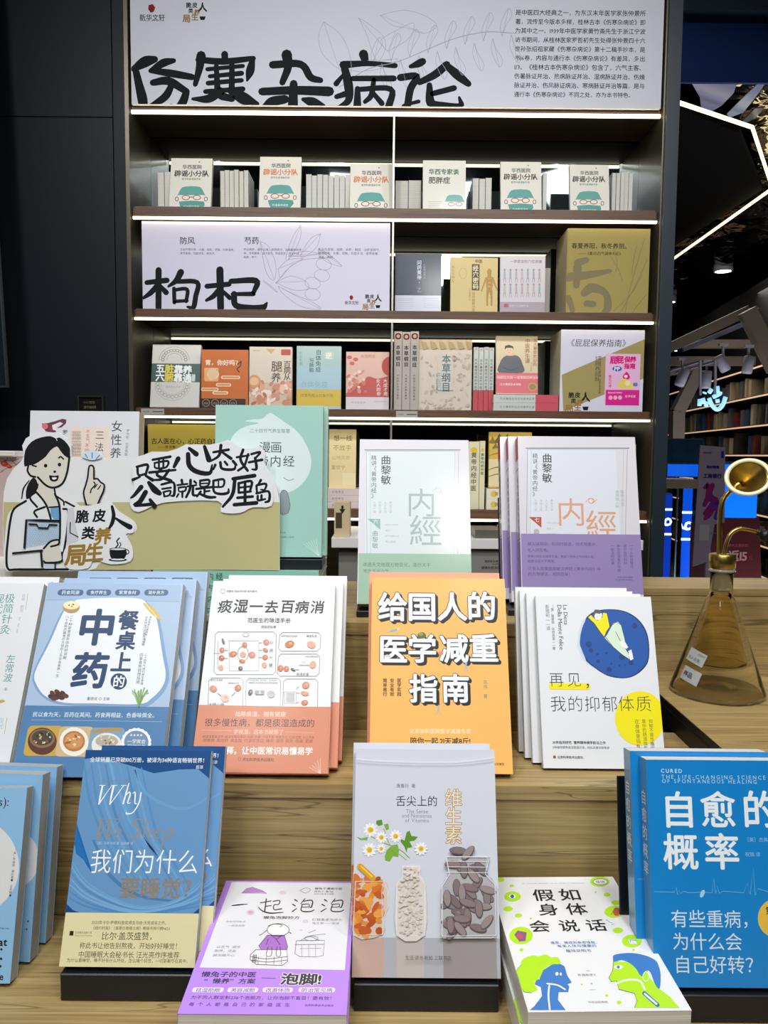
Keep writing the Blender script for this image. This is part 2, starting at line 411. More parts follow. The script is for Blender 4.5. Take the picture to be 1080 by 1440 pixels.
def copy_thing(o, label=None, group=None, M=None):
    c = o.copy(); COL.objects.link(c)
    if M is not None: c.matrix_world = M
    if label: c['label'] = label
    if group: c['group'] = group
    for ch in o.children:
        d = ch.copy(); COL.objects.link(d); d.parent = c
        for g in ch.children:
            e = g.copy(); COL.objects.link(e); e.parent = d
    return c
def behind(root, f, specs, group=None):
    """copies standing behind a leaning book; each spec: label, tilt change, sideways shift, extra gap"""
    tau, s, h, t = f.tau, 0, f.h, f.t; X = (f.M.to_3x3()@Vector((1, 0, 0))); back = Vector((-X.y, X.x, 0)).normalized()
    base = f.M.translation - Vector((0, 0, t*math.sin(tau))); side = 0
    for label, dt, dx, gap in specs:
        t1 = max(0, tau+dt); s += max(t/math.cos(tau), t*math.cos(tau) + h*math.sin(tau) - h*math.cos(tau)*math.tan(t1) + t*math.sin(t1)*math.tan(t1)) + gap + .0008 + root.get('proud', 0); tau = t1; side += dx
        A = base + back*s + X*side + Vector((0, 0, t*math.sin(tau)))
        copy_thing(root, label, group, frame_m(A, X, tau))
# ------------------------------------------------------------------ structure
D = 2.65; DB = 2.88
struct(box('floor', -6, 9, -4, 22, -.05, 0, mat('dark_floor_tiles', '3a3c40', rough=.25, vary=.15)))
struct(box('wall_back', -6, 9, -4.1, -4, 0, 4.2, mat('dark_shop_wall', '1d2229', rough=.7)))
struct(box('wall_side', -6.1, -6, -4, 3, 0, 4.2, mat('dark_shop_wall', '1d2229', rough=.7)))
def xz(px, py, Y=D): p = on_y(px, py, Y); return p.x, p.z
XL = xz(184, 300)[0]; XR = xz(927, 300)[0]
ztop = 3.2
# table of two modules; every board one mesh
Z1, Z2, Z3 = .85, 1.02, 1.1785; Y2, Y3, YB = .907, 1.091, 1.43; XE = .425
tb = thing('display_table', 'oak stepped display table of three levels carrying the books', 'display table', (0, .9, 0))
tb.matrix_world = Matrix.Identity(4)
def tpart(name, x0, x1, y0, y1, z0, z1, m=OAK, bev=.0012): return box(name, x0, x1, y0, y1, z0, z1, m, tb, bevel=bev)
tpart('table_top', -1.5, 1.6, .25, Y2, Z1-.03, Z1)
tpart('riser', -1.5, 1.6, Y2, Y2+.018, Z1, Z2-.018); tpart('tread', -1.5, XE, Y2-.002, Y3, Z2-.018, Z2)
tpart('riser', -1.5, .375, Y3, Y3+.018, Z2, Z3-.018); tpart('tread', -1.5, .375, Y3-.002, YB, Z3-.018, Z3)
tpart('back_panel', -1.5, .375, YB, YB+.018, 0, Z3); tpart('front_panel', -1.48, 1.58, .30, .32, 0, Z1-.03)
tpart('side_panel', -1.49, -1.47, .32, YB, 0, Z1-.03)
ZR = Z2+.036
r_ = thing('display_block', 'raised oak display block with a black left side under the glass flask', 'display block', (0, 0, 0))
YR = 1.256
box('block_top', XE+.0015, 1.6, Y2+.02, YR, ZR-.018, ZR, OAK, r_, bevel=.001)
ZRT = on_y(1000, 827.5, YR).z; YRB = (on_z(1000, 814, ZRT)).y
box('side_trim', XE, XE+.003, Y2+.02, YR, Z2+.0005, ZR-.0005, mat('black_edge_band', '16120f', rough=.5), r_)
box('trim_groove', XE-.0006, XE, Y2+.02, YR, ZR-.012, ZR-.0105, mat('black_groove', '060505', rough=.7), r_)
box('block_front', XE+.0035, 1.6, Y2+.021, Y2+.036, Z2-.016, ZR-.0185, OAK, r_)
box('block_riser', XE-.03, 1.6, YR, YR+.018, Z2-.02, ZRT-.0125, OAK, r_, bevel=.001)
box('block_tread', XE-.03, 1.6, YR-.001, YRB, ZRT-.012, ZRT, OAK, r_, bevel=.001)
box('block_back', XE-.03, 1.6, YRB, YRB+.015, 0, ZRT, OAK, r_, bevel=.001)

# bookcase
bc = thing('bookcase', 'tall dark built-in bookcase with walnut-edged shelves and light strips', 'bookcase', (0, 0, 0))
def zat(py, px=555, Y=D): return on_y(px, py, Y).z
shelf_z = {}
boards = [('a', 293, 307), ('b', 437, 449), ('c', 576, 587), ('d', 716, 729)]
z_head = zat(156)
for k, (n, ya, yb) in enumerate(boards):
    zt, zb = zat(ya), zat(yb); shelf_z[n] = zt
    box('shelf_edge', XL+.012, XR-.012, D, D+.018, zb, zt, WALNUT, bc, bevel=.001)
    box('shelf_board', XL+.001, XR-.001, D+.018, DB-.004, zb+.004, zt-.0004, SHELF_DARK, bc)
    box('light_strip', XL+.006, XR-.006, D+.001, D+.010, zb-.0080, zb-.0005, LED, bc)
shelf_z['e'] = zat(900)
box('shelf_board', XL+.001, XR-.001, D, DB-.004, shelf_z['e']-.03, shelf_z['e'], SHELF_DARK, bc)
box('light_strip', XL+.006, XR-.006, D+.001, D+.010, z_head-.013, z_head-.0035, LED, bc)
box('header_board', XL+.001, XR-.001, D+.02, DB-.004, z_head-.003, z_head+.015, SHELF_DARK, bc)
box('side_panel', XL-.013, XL, D-.006, DB, 0, ztop, STEEL, bc)
box('side_panel', XR, XR+.005, D-.006, DB, 0, ztop, STEEL, bc)
box('post', XR+.0055, XR+.0055+.044, D-.02, DB, 0, 3.39, NAVY_POST, bc, bevel=.001)
box('mirror_back', XL-.01, XR+.01, DB+.001, DB+.006, 0, ztop, MIRROR, bc)
xd = xz(553, 300)[0]
for a, b in ((z_head-.003, shelf_z['a']), (zat(307), shelf_z['b']), (zat(449), shelf_z['c']), (zat(587), shelf_z['d']), (zat(729), shelf_z['e'])):
    box('divider', xd-.003, xd+.003, D+.004, DB-.004, b+.001, a-.006, mat('pale_metal_divider', 'b9b2a4', rough=.3, metal=.7), bc)
box('plinth', XL, XR, D+.03, D+.05, 0, shelf_z['e']-.03, SHELF_DARK, bc)
# navy panelling left of the bookcase, each panel its own piece with open joints
WL = thing('wall_left', None, None, (0, 0, 0)); WL['kind'] = 'structure'; del_ = None
xg = xz(160.5, 300)[0]; zg = zat(164, 100)
def panel(x0, x1, z0, z1): box('panel', x0, x1, D+.003, D+.02, z0, z1, NAVY, WL, bevel=.0008)
panel(xg+.0015, XL-.0165, 0, 3.4)
for x0, x1 in ((-2.6, -1.36), (-1.357, xg-.0015)):
    panel(x0, x1, 0, zg-.0015); panel(x0, x1, zg+.0015, 3.4)
box('backing', -2.7, XL-.017, D+.022, D+.04, 0, 3.4, mat('black_backing', '0a0d12', rough=.8), WL)
struct(box('ceiling', -6, XR+.07, -4, DB+.3, 3.4, 3.45, mat('black_ceiling', '0b0c0e', rough=.8)))
# ------------------------------------------------------------------ book stacks on the table
def stand_box(label, x0, x1, y0, y1, z0, hz, back=None, tau=.15, group=None):
    s = thing('book_stand', label, 'book stand', Vector(((x0+x1)/2, y0, z0)), group); cx = (x0+x1)/2
    box('base', x0-cx, x1-cx, 0, y1-y0, 0, hz, BLACKM, s, bevel=.003, seg=3)
    if back:
        M = Matrix.Translation((0, y1-y0-.004, hz-.004)) @ Matrix.Rotation(-tau, 4, 'X')
        box('backrest', x0-cx+.001, x1-cx-.001, 0, .003, 0, back, BLACKM, s, M=M, bevel=.001)
    return s
K = '26282c'
# 1. blue food-therapy paperback, far left of the middle level
fA = stand((70, 816), (254, 824), (226, 1097), (16, 1089), Z2, .016)
rA = book('light blue paperback with large navy title and photos of soup bowls, front copy', fA, .016, 'a9c0dc', 'c6d4e4', wrap=True, group='shrink-wrapped light blue paperbacks')
a = Art(fA).frame(0, 790, 3.724)
a.poly([(262, 98), (948, 122), (940, 210), (700, 205), (420, 200), (240, 200)], '9fb8d8')
a.poly([(385, 208), (700, 196), (790, 230), (835, 300), (868, 480), (886, 590), (868, 665), (815, 725), (740, 762), (500, 756), (330, 748), (235, 715), (180, 650), (176, 575), (250, 420), (320, 270)], '7ea1cb', 5)
a.poly([(400, 200), (700, 190), (775, 225), (820, 300), (850, 480), (868, 590), (850, 655), (800, 710), (730, 745), (500, 742), (340, 738), (240, 705), (190, 640), (185, 575), (262, 420), (335, 260)], 'e9edf1', 5)
a.rect(-80, 752, 1000, 1300, '4f7fae'); a.poly([(135, 752), (870, 765), (850, 1110), (60, 1090)], '4f7fae')
for x0, x1, s_ in ((305, 435, '药食同源'), (455, 580, '食疗养生'), (605, 732, '家常食材'), (758, 880, '滋补良方')):
    a.rect(x0, 145, x1, 178, '3f6488', .2); a.text(s_, (x0+18, 161), (x1-18, 161), 'dce8f2', .01)
NV = '1f4068'
a.ch('中', 508, 342, 200, NV, .035); a.ch('药', 473, 568, 200, NV, .03)
for c_, x, y, k in (('餐', 674, 306, 108), ('桌', 660, 412, 102), ('上', 637, 525, 112)): a.ch(c_, x, y, k, NV, .03)
a.ell(622, 627, 43, 43, NV); a.ch('的', 623, 627, 66, 'eef2f6', .02)
a.vtext('二十种家常滋补中药材详解', (376, 280), (338, 512), '4a5a6c'); a.vtext('八十余种药膳食疗方轻松上手学会食养一生', (354, 280), (300, 605), '4a5a6c')
a.vtext('食材简单步骤清晰一看就会', (790, 285), (750, 440), '4a5a6c'); a.vtext('百余种食疗药膳图文对照', (768, 285), (748, 440), '4a5a6c')
a.vtext('二十四节气顺时养生食谱', (765, 478), (742, 645), '4a5a6c'); a.vtext('四季食养调理指南', (742, 478), (722, 640), '4a5a6c')
a.text('董顺成 ◇ 主编', (455, 715), (575, 719), '44505e')
a.ell(374, 238, 44, 32, 'b9925a'); a.ell(374, 228, 42, 22, 'efe2b4'); a.ell(374, 226, 34, 15, 'f6e9b6'); a.ell(362, 228, 5, 4, 'a3522a'); a.ell(384, 224, 6, 4, 'a3522a'); a.ell(376, 234, 4, 3, '8c421f')
a.stroke([(755, 220, 10), (800, 258, 30), (838, 300, 12)], 'd8b85a'); a.stroke([(770, 228, 4), (822, 290, 5)], 'f0dc90')
for x, y in ((275, 690), (300, 682), (330, 690), (268, 706), (296, 708), (324, 712), (344, 702), (306, 694), (284, 716)): a.ell(x, y, 17, 12, random.choice(('4c2c26', '5e3630', '3c211d')), random.random())
for i in range(16):
    x = 690+i*6.2; a.stroke([(728, 765, 3), ((728+x)/2, 720-random.random()*20, 4), (x-15+random.random()*20, 655+random.random()*50, 6)], random.choice(('8fae6c', '6f9a55', 'a9c286')))
a.text('民以食为天，百药在其间。药食两相益，色香味俱全。', (172, 798), (825, 806), 'dfe9f2', .01)
a.line([(165, 828), (850, 838)], 2.5, '9dbcd8')
a.rect(150, 858, 306, 1018, 'c8a246', .12); a.ell(222, 940, 76, 72, '5c3428'); a.ell(222, 925, 66, 50, '8a6a48'); a.ell(222, 922, 55, 40, '4b4238')
a.rect(314, 862, 470, 1022, 'cfb489', .12); a.ell(388, 942, 76, 76, 'f1ebe2'); a.ell(388, 940, 58, 54, 'b9793c'); a.ell(388, 938, 48, 42, 'd0935a')
a.rect(478, 868, 636, 1028, '7fa2bc', .12); a.ell(560, 960, 80, 64, 'e9e6de'); a.ell(560, 940, 60, 32, 'b8ae98'); a.stroke([(490, 890, 14), (560, 880, 18), (632, 880, 16)], 'b98f4c')
for _ in range(46):
    cx_, cy_, cc = random.choice(((222, 922, ('e6d9a8', 'c7b27a', '2e2a22', 'a5522c')), (388, 938, ('e6b070', 'a55a2a', 'f0d9a0', '8c7a3a')), (560, 940, ('f5f3ee', 'd8cfb8', '8f6a4a', 'f5f3ee'))))
    a.ell(cx_+random.uniform(-42, 42), cy_+random.uniform(-28, 28), random.uniform(4, 11), random.uniform(3, 6), random.choice(cc), random.random()*3, 8)
a.poly([(715+76*(1+.05*(k % 2))*math.cos(k*math.pi/20), 945+72*(1+.05*(k % 2))*math.sin(k*math.pi/20)) for k in range(40)], 'eef2f6'); a.ell(715, 945, 64, 60, '6f8fae')
a.text('★★★★', (680, 908), (750, 908), 'eef2f6'); a.text('一学就会', (668, 940), (764, 942), 'f4f7fa'); a.text('回家就做', (668, 968), (764, 970), 'f4f7fa')
a.build('cover_print', rA, WRAP)
behind(rA, fA, [('light blue soup-bowl paperback, second copy showing a strip at top right', -.02, .012, .004), ('light blue soup-bowl paperback, rearmost copy against the upper step', -.08, .010, .0)])

# 2. white phlegm-dampness paperback with salmon band
fB = stand((300, 815.6), (473, 820), (461, 1091), (268, 1085), Z2, .014)
rB = book('white medical paperback with organ diagrams and a salmon band, front copy', fB, .014, 'dfe0e2', 'd9d9d6', group='white paperbacks with salmon bands')
SAL = 'd08363'
bm = bmesh.new(); box_bm(bm, 0, fB.w+.0006, 0, fB.uv(350, 993)[1], -.0142, .0003); fin('belly_band', bm, cmat(SAL), rB)
a = Art(fB, z0=.0005).frame(260, 790, 4.5)
a.text('范医生"轻松学中医"系列图书', (264, 186), (458, 188), '555555'); a.ring(240, 186, 14, 14, 1.5, '555555')
a.res = 3
for c_, x, y, k in (('痰', 255, 282, 88), ('湿', 355, 280, 92), ('一', 452, 282, 86), ('去', 548, 285, 86), ('百', 650, 282, 88), ('病', 742, 286, 86), ('消', 840, 286, 86)): a.ch(c_, x, y, k, '1b1b1d', .012, shear=.08)
a.res = 2
a.text('范医生的除湿手册', (396, 370), (670, 372), '333333', .005); a.text('范怨武◎著', (482, 412), (578, 413), '444444')
GR = '8a8c90'; OR = 'c9784e'
def rbox(x0, y0, x1, y1, k=18, w=3):
    a.loop([(x0+k, y0), (x1-k, y0), (x1, y0+k), (x1-4, y1-k), (x1-k-4, y1), (x0+k-8, y1), (x0-8, y1-k), (x0, y0+k)], w, GR)
rbox(192, 444, 578, 714); rbox(600, 448, 860, 566); rbox(592, 584, 854, 724); rbox(152, 736, 370, 1000); rbox(388, 738, 606, 1000); rbox(624, 742, 842, 1000)
a.frame_box(280, 500, 468, 690, 2, GR); a.ring(368, 582, 34, 46, 2, '55565a'); a.ell(386, 463, 20, 13, GR); a.ell(386, 463, 17, 10, 'eeeef0'); a.line([(180, 580), (225, 580)], 2, GR); a.line([(208, 500), (208, 680)], 2, GR)
for x, y, rx, ry, cc in ((235, 560, 16, 18, OR), (232, 610, 18, 18, 'b5653c'), (228, 672, 16, 18, 'd9a58c'), (305, 585, 26, 18, OR), (378, 528, 16, 18, OR), (368, 588, 20, 18, 'd9a58c'), (425, 590, 22, 20, 'cf8a70'), (362, 630, 20, 12, OR), (352, 676, 14, 14, '6a5a52'), (515, 510, 20, 18, 'cf8a70'), (510, 560, 18, 12, OR), (508, 606, 18, 16, OR), (503, 655, 16, 18, 'd9a58c'), (243, 505, 8, 20, '6a6a6a'),
                       (663, 522, 30, 22, OR), (800, 526, 28, 22, 'd9a58c'), (605, 675, 18, 20, OR), (642, 678, 18, 18, 'cf7a50'), (810, 652, 20, 24, 'd9a58c'), (685, 684, 16, 8, '4b4b4b'), (180, 805, 24, 20, 'cf8a70'), (336, 800, 22, 20, OR), (255, 864, 28, 24, 'e6c0b0'), (415, 828, 14, 20, '5a5a5a'), (545, 838, 26, 24, 'b9bcc0'), (765, 782, 24, 22, 'cf8a70'), (760, 834, 26, 14, 'd99878'), (758, 892, 22, 16, OR)):
    a.ell(x, y, rx, ry, cc, random.uniform(-.5, .5)); a.ell(x+rx*.2, y-ry*.2, rx*.35, ry*.35, 'dba58c' if cc != '6a6a6a' else '9a9a9a')
a.frame_box(628, 824, 704, 898, 2, '777777')
for i in range(7): a.line([(636+random.random()*8, 834+i*9), (696, 834+i*9)], 2, '8a6a60')
for s_, x0, x1, y in (('虚寒导致的体虚湿重', 610, 712, 470), ('脾虚有湿', 770, 835, 470), ('水湿内停脾失健运', 760, 845, 600), ('湿气重', 740, 762, 637), ('痰湿淤堵', 706, 785, 712), ('肺气不足湿邪', 165, 240, 748), ('脾胃运化失常', 274, 345, 768), ('人体内的津液，随气而行，气行则水行', 402, 585, 750), ('津液输布失常聚而生痰生湿停留体内', 402, 590, 766), ('痰湿', 440, 505, 828), ('心', 536, 560, 510), ('肝', 536, 560, 562), ('脾胃', 536, 556, 606), ('肾', 530, 556, 655), ('大肠小肠', 150, 250, 905)):
    a.text(s_, (x0, y), (x1, y), '77787a', em=None, asp=min(1, 1))
for p_, q_ in (((205, 830), (232, 850)), ((322, 826), (296, 850)), ((450, 842), (505, 842)), ((706, 832), (728, 832)), ((706, 892), (724, 892)), ((706, 806), (722, 790)), ((250, 562), (270, 562)), ((250, 612), (270, 612)), ((470, 514), (488, 514)), ((470, 560), (488, 560)), ((470, 606), (488, 606)), ((700, 684), (722, 684)), ((722, 655), (788, 655))): a.line([p_, q_], 2.5, '444444')
a.L += 2
a.poly([(60, 906), (912, 922), (905, 1342), (30, 1330)], SAL)
a.text('祛除痰湿，拥有健康', (318, 962), (640, 968), 'f0c9b8', .01)
a.text('很多慢性病，都是痰湿造成的', (126, 1012), (822, 1028), '1c1514', .008)
a.text('学祛湿，这本书就够了', (308, 1074), (626, 1080), 'f0c9b8', .005); a.line([(104, 1066), (298, 1070)], 2, 'e8b49c'); a.line([(636, 1078), (820, 1084)], 2, 'e8b49c')
a.text('·脾虚湿重会怎样 ·痰湿有哪些症状 ·失眠 ·头晕 ·不孕不育 ·体倦乏力 ·口舌生疮 ·小儿厌食', (110, 1103), (820, 1116), '8a4630')
a.text('·颈椎病 ·脂肪肝 ·高血脂 ·代谢综合征 ·痛风 ·湿疹 ·脱发 ·咳嗽 ·肥胖', (110, 1126), (812, 1140), '8a4630')
a.text('漫画图释，让中医常识易懂易学', (110, 1186), (810, 1206), 'f6ece6', .02); a.text('河北科学技术出版社', (364, 1250), (566, 1256), '3a211a', .01); a.ring(346, 1250, 8, 12, 2, '3a211a')
for k in range(5): a.line([(858, 1342), (785+k*18, 1300-k*14)], 2, 'f2d6c6')
a.build('cover_print', rB)
behind(rB, fB, [('white organ-diagram paperback, second copy offset to the right', -.0, .010, 0), ('white organ-diagram paperback, rearmost copy with its top edge showing', -.02, .004, 0)])

# 3. orange guide
fC = stand((520, 813), (709, 813.6), (721.5, 1088.6), (519.5, 1087), Z2, .018)
rC = book('orange paperback with huge white outlined title, front copy', fC, .018, 'f4ae48', 'd9822c', group='orange paperbacks')
a = Art(fC).frame(490, 790, 4.32); a.full('f5b761'); BL = '17161c'; a.res = 3
rows = [('给', 268, 272, 1), ('国', 446, 272, 1), ('人', 630, 272, 1.0), ('的', 808, 268, 1), ('医', 270, 530, 1), ('学', 448, 526, 1), ('减', 640, 526, 1), ('重', 822, 524, 1), ('指', 456, 768, 1), ('南', 650, 768, 1)]
def rot_poly(ax):
    pass
for c_, x, y, k in rows:
    S = 184*k
    a.ch(c_, x+14, y+14, S, BL, .048, up=1); a.ch(c_, x+7, y+7, S, BL, .048, up=2); a.ch(c_, x, y, S, BL, .050, up=3)
a.L += 3
for c_, x, y, k in rows: a.ch(c_, x, y, 184*k, 'eceef4', .026, up=1)
a.L += 2; a.res = 2
for s_, x in (('简单易行', 222), ('安全有效', 265), ('医学实践', 308)): a.vtext(s_, (x, 708), (x, 818), '4a2e1a', .02)
a.text('北京协和医院医学减重专家', (370, 1028), (745, 1030), 'f7e2b6', .015); a.text('陪你一起,21天减8斤!', (374, 1088), (742, 1090), '43301c', .02); a.text('中信出版集团', (850, 1228), (946, 1230), '6a4a20', .01)
a.vtext('陈伟 著', (832, 718), (832, 830), '6a8a8c')
def tinyman(x, y, c1, c2, k=1, hor=False):
    a.ell(x, y, 7*k, 7*k, c2)
    if hor: a.stroke([(x-8, y+4, 16*k), (x-40*k, y+12, 14*k)], c1); a.stroke([(x-40*k, y+12, 5), (x-75*k, y+26, 4)], c1)
    else: a.stroke([(x, y+8, 13*k), (x-4, y+32*k, 11*k)], c1); a.stroke([(x-4, y+30*k, 5), (x-14*k, y+70*k, 4)], c1); a.stroke([(x, y+30*k, 5), (x+10*k, y+68*k, 4)], c1)
tinyman(298, 410, '8fb4b4', 'e6d2c0', 1, True); tinyman(716, 605, '8fb4c4', 'efe2d6', .9); tinyman(548, 868, '9fb4b0', '40404a', .9); a.ell(445, 448, 26, 20, '5d6b3a'); a.ell(440, 440, 14, 10, '8c9a58'); a.ell(560, 556, 16, 12, 'd08a78'); a.ell(855, 538, 20, 10, '8a8460'); a.ell(238, 572, 22, 7, 'd8d2be')
a.build('cover_print', rC)
def spine_face(f, t): return Matrix.Translation((-.0004, 0, -t)) @ Matrix.Rotation(-math.pi/2, 4, 'Y')
def spine_text(root, f, t, txt, col, size, top=.85, step=1.15, extra=None, wt=.01):
    a = Art(Flat(t, f.h), z0=.0008 if root.get('hard') else .0002)
    for i, c_ in enumerate(txt): a.ch(c_, t/2, f.h*top-i*size*step, size, col, wt)
    if extra: extra(a)
    return a.build('spine_print', root, M=spine_face(f, t))
spine_text(rC, fC, .018, '给国人的医学减重指南', 'f8e2c0', .011)
behind(rC, fC, [('orange outlined-title paperback, copy behind with its salmon top strip showing', -.06, -.004, 0)])
for o in bpy.data.objects:
    if o.get('label', '').startswith('orange outlined-title'):
        for ch_ in o.children:
            if ch_.name.startswith('cover_print'):
                b_ = Art(fC); b_.full('f2a27c'); n_ = b_.build('cover_print', o); bpy.data.objects.remove(ch_)

# 4. white paperback with the reclining figure
fD = stand((752, 838), (915.6, 839), (936.7, 1083), (764.4, 1079), Z2, .010)
rD = book('white paperback with a figure in yellow reclining on a blue planet, front copy', fD, .010, 'e3e5e9', 'd4d3ce', pages=PAGES_CREAM, group='white reclining-figure paperbacks')
a = Art(fD).frame(720, 810, 4.5); a.full('e3e5e9')
YL = 'f4e500'; BU = '1f56a8'
a.poly([(417, 440), (425, 350), (455, 280), (520, 225), (620, 210), (720, 225), (800, 275), (850, 350), (868, 440), (862, 540), (820, 600), (760, 638), (690, 648), (600, 630), (520, 580), (455, 525)], '26376a', 4)
a.poly([(412, 450), (420, 350), (450, 278), (470, 262), (440, 350), (436, 450), (470, 540), (530, 592), (600, 628), (520, 590), (450, 535)], 'c9dbe8')
a.poly([(430, 440), (438, 350), (468, 280), (530, 230), (620, 216), (716, 230), (793, 280), (842, 352), (860, 440), (854, 535), (812, 594), (756, 632), (690, 641), (604, 624), (528, 576), (466, 520)], BU, 4)
for x, y, r in ((485, 432, 20), (500, 472, 15), (545, 540, 12), (614, 593, 17), (775, 315, 18), (540, 494, 9), (596, 487, 8), (628, 556, 7), (680, 568, 7), (714, 562, 6), (697, 512, 20), (752, 548, 16)): a.ell(x, y, r, r, '1a4082')
a.poly([(600, 375), (640, 300), (668, 290), (690, 310), (715, 400), (706, 420), (680, 405), (655, 355), (690, 420), (735, 490), (742, 530), (700, 500), (640, 450), (585, 390)], 'd8ead2')
a.line([(590, 385), (640, 450), (700, 500), (745, 530)], 3, '203850'); a.line([(618, 320), (660, 292), (690, 310), (714, 402)], 3, '203850'); a.line([(655, 352), (690, 420), (738, 488)], 3, '203850')
a.poly([(735, 475), (755, 465), (768, 525), (748, 535), (738, 505)], 'f0f2f0'); a.poly([(684, 412), (708, 405), (735, 452), (722, 462), (690, 440)], 'f0f2f0')
a.poly([(480, 262), (500, 245), (520, 268), (540, 282), (570, 262), (575, 232), (600, 235), (614, 300), (618, 322), (598, 350), (583, 385), (562, 360), (520, 300)], YL); a.loop([(480, 262), (500, 245), (520, 268), (540, 282), (570, 262), (575, 232), (600, 235), (614, 300), (618, 322), (598, 350), (583, 385), (562, 360), (520, 300)], 2.5, '3a3a1a')
a.ell(545, 252, 24, 28, 'eef0ea', .4); a.poly([(512, 232), (525, 212), (552, 214), (566, 232), (556, 240), (530, 236), (520, 250)], '5a6068'); a.ell(538, 258, 2, 2, '222222'); a.ell(556, 250, 2, 2, '222222')
a.ell(810, 900, 158, 172, YL, n=40); a.poly([(960, 880), (1010, 880), (1010, 1080), (972, 1030)], 'e3e5e9') if False else None
a.rect(234, 678, 495, 720, YL, .04)
a.res = 3
for c_, x, y in (('再', 280, 655), ('见', 392, 655)): a.ch(c_, x, y, 100, '1a1a1e', -.014)
a.ch('，', 500, 668, 90, '1a1a1e', 0)
for c_, x in zip('我的抑郁体质', (292, 400, 508, 618, 722, 832)): a.ch(c_, x, 808, 108, '1a1a1e', -.014)
a.res = 2
a.rtext('La Dieta', (337, 182), (337, 310), '56585e'); a.rtext('Della Mente Felice', (300, 182), (312, 468), '56585e')
a.vtext('［意］塞雷娜·米西奥里——著', (254, 182), (266, 468), '9a9ca2'); a.vtext('彭雅莉——译', (222, 180), (230, 345), '9a9ca2')
a.text('30年临床研究  营养精神病学前沿之作', (256, 1052), (592, 1056), '2c2c30', .01); a.text('13种植物营养激活肠道环境，轻松改善抑郁焦虑', (256, 1082), (616, 1088), '77787c')
a.rect(260, 1136, 278, 1154, 'b03a3a', .2); a.text('北京科学技术出版社', (286, 1146), (450, 1148), '2c2c30', .01)
a.vtext('抑郁不是性格问题！', (876, 905), (895, 1162), '6a6428'); a.vtext('是你的肠道微生物', (832, 905), (850, 1130), '6a6428'); a.vtext('在身体里捣乱！', (788, 905), (806, 1125), '6a6428')
a.build('cover_print', rD)
behind(rD, fD, [('white reclining-figure paperback, second copy offset to the left', -.02, -.010, .001), ('white reclining-figure paperback, third copy further left', -.02, -.007, 0), ('white reclining-figure paperback, rearmost copy with cream page edges', -.05, -.004, 0)])
print('FITS', [(round(f.w, 3), round(f.h, 3), round(math.degrees(f.tau), 1), round(f.M.translation.y, 3)) for f in (fA, fB, fC, fD)])
# 5. the sleep book on its black stand, lowest level
SH = .030
fE = stand((118.5, 1053), (301.6, 1058), (274, 1363.6), (83, 1356.5), Z1+SH, .012)
rE = book('blue sleep paperback with a cream band on a black stand, front copy', fE, .012, '4d86be', '4d86be', wrap=True, group='sleep paperbacks')
CRM = 'e3dcae'
a = Art(fE).frame(0, 1040, 3.375); a.full('6697c6'); DB_ = '0f4a86'
a.poly([(400, 30), (1030, 45), (1020, 185), (940, 140), (850, 142), (730, 160), (640, 130), (520, 95), (430, 88), (395, 92)], DB_)
a.poly([(345, 400), (425, 590), (440, 640), (340, 500)], '1d64a8'); a.poly([(355, 420), (420, 590), (360, 540), (345, 480)], '1f6fb8')
a.poly([(985, 730), (965, 840), (900, 840), (950, 800)], DB_); a.poly([(315, 780), (345, 808), (400, 830), (310, 830)], DB_)
random.seed(3)
for k in range(9): a.stroke([(400+k*34, 110+k*3, 6), (430+k*40, 300+k*20, 14), (520+k*45, 520+k*18, 10), (640+k*34, 700+k*8, 4)], random.choice(('649cce', '558fc4', '6ba2d2', '5189be')), 6)
for k in range(7): a.stroke([(330, 560+k*32, 5), (430, 690+k*18, 9), (640, 790+k*8, 11), (840, 760+k*8, 9), (990, 640+k*24, 3)], random.choice(('6ba2d2', '528bc0', '78abd8')), 6)
a.stroke([(520, 100, 10), (560, 240, 20), (640, 420, 16), (760, 560, 8)], '72a7d6'); a.stroke([(640, 140, 8), (700, 260, 14), (860, 330, 12), (1000, 270, 6)], '6aa0cf')
a.stroke([(445, 480, 12), (520, 640, 18), (660, 740, 14), (860, 770, 8)], '4a7fb2')
a.text('全球销量已突破100万册，被译为34种语言畅销世界！', (428, 94), (985, 100), 'e8eef4', .012); a.text('后浪', (930, 130), (965, 131), 'e8eef4', .01)
def serif(a, path, col):
    for st in path: a.stroke(st, col, 5, up=2)
WH = 'f1f5f8'
serif(a, [[(472, 218, 3), (500, 218, 3)], [(487, 220, 8), (478, 262, 9), (470, 306, 7)], [(470, 306, 5), (500, 262, 4), (530, 220, 3)], [(530, 218, 3), (555, 218, 3)], [(540, 220, 9), (530, 262, 9), (522, 308, 6)], [(522, 308, 4), (556, 262, 4), (588, 218, 3)], [(575, 218, 3), (600, 218, 3)],
          [(612, 208, 4), (600, 250, 7), (585, 304, 7)], [(590, 275, 4), (612, 250, 5), (618, 262, 7), (606, 300, 6), (620, 300, 3)], [(630, 256, 3), (642, 252, 6), (640, 300, 6), (650, 304, 3)], [(670, 252, 6), (660, 300, 6), (632, 345, 5), (602, 352, 7), (600, 346, 5)]], WH)
TN = '9a8e7a'
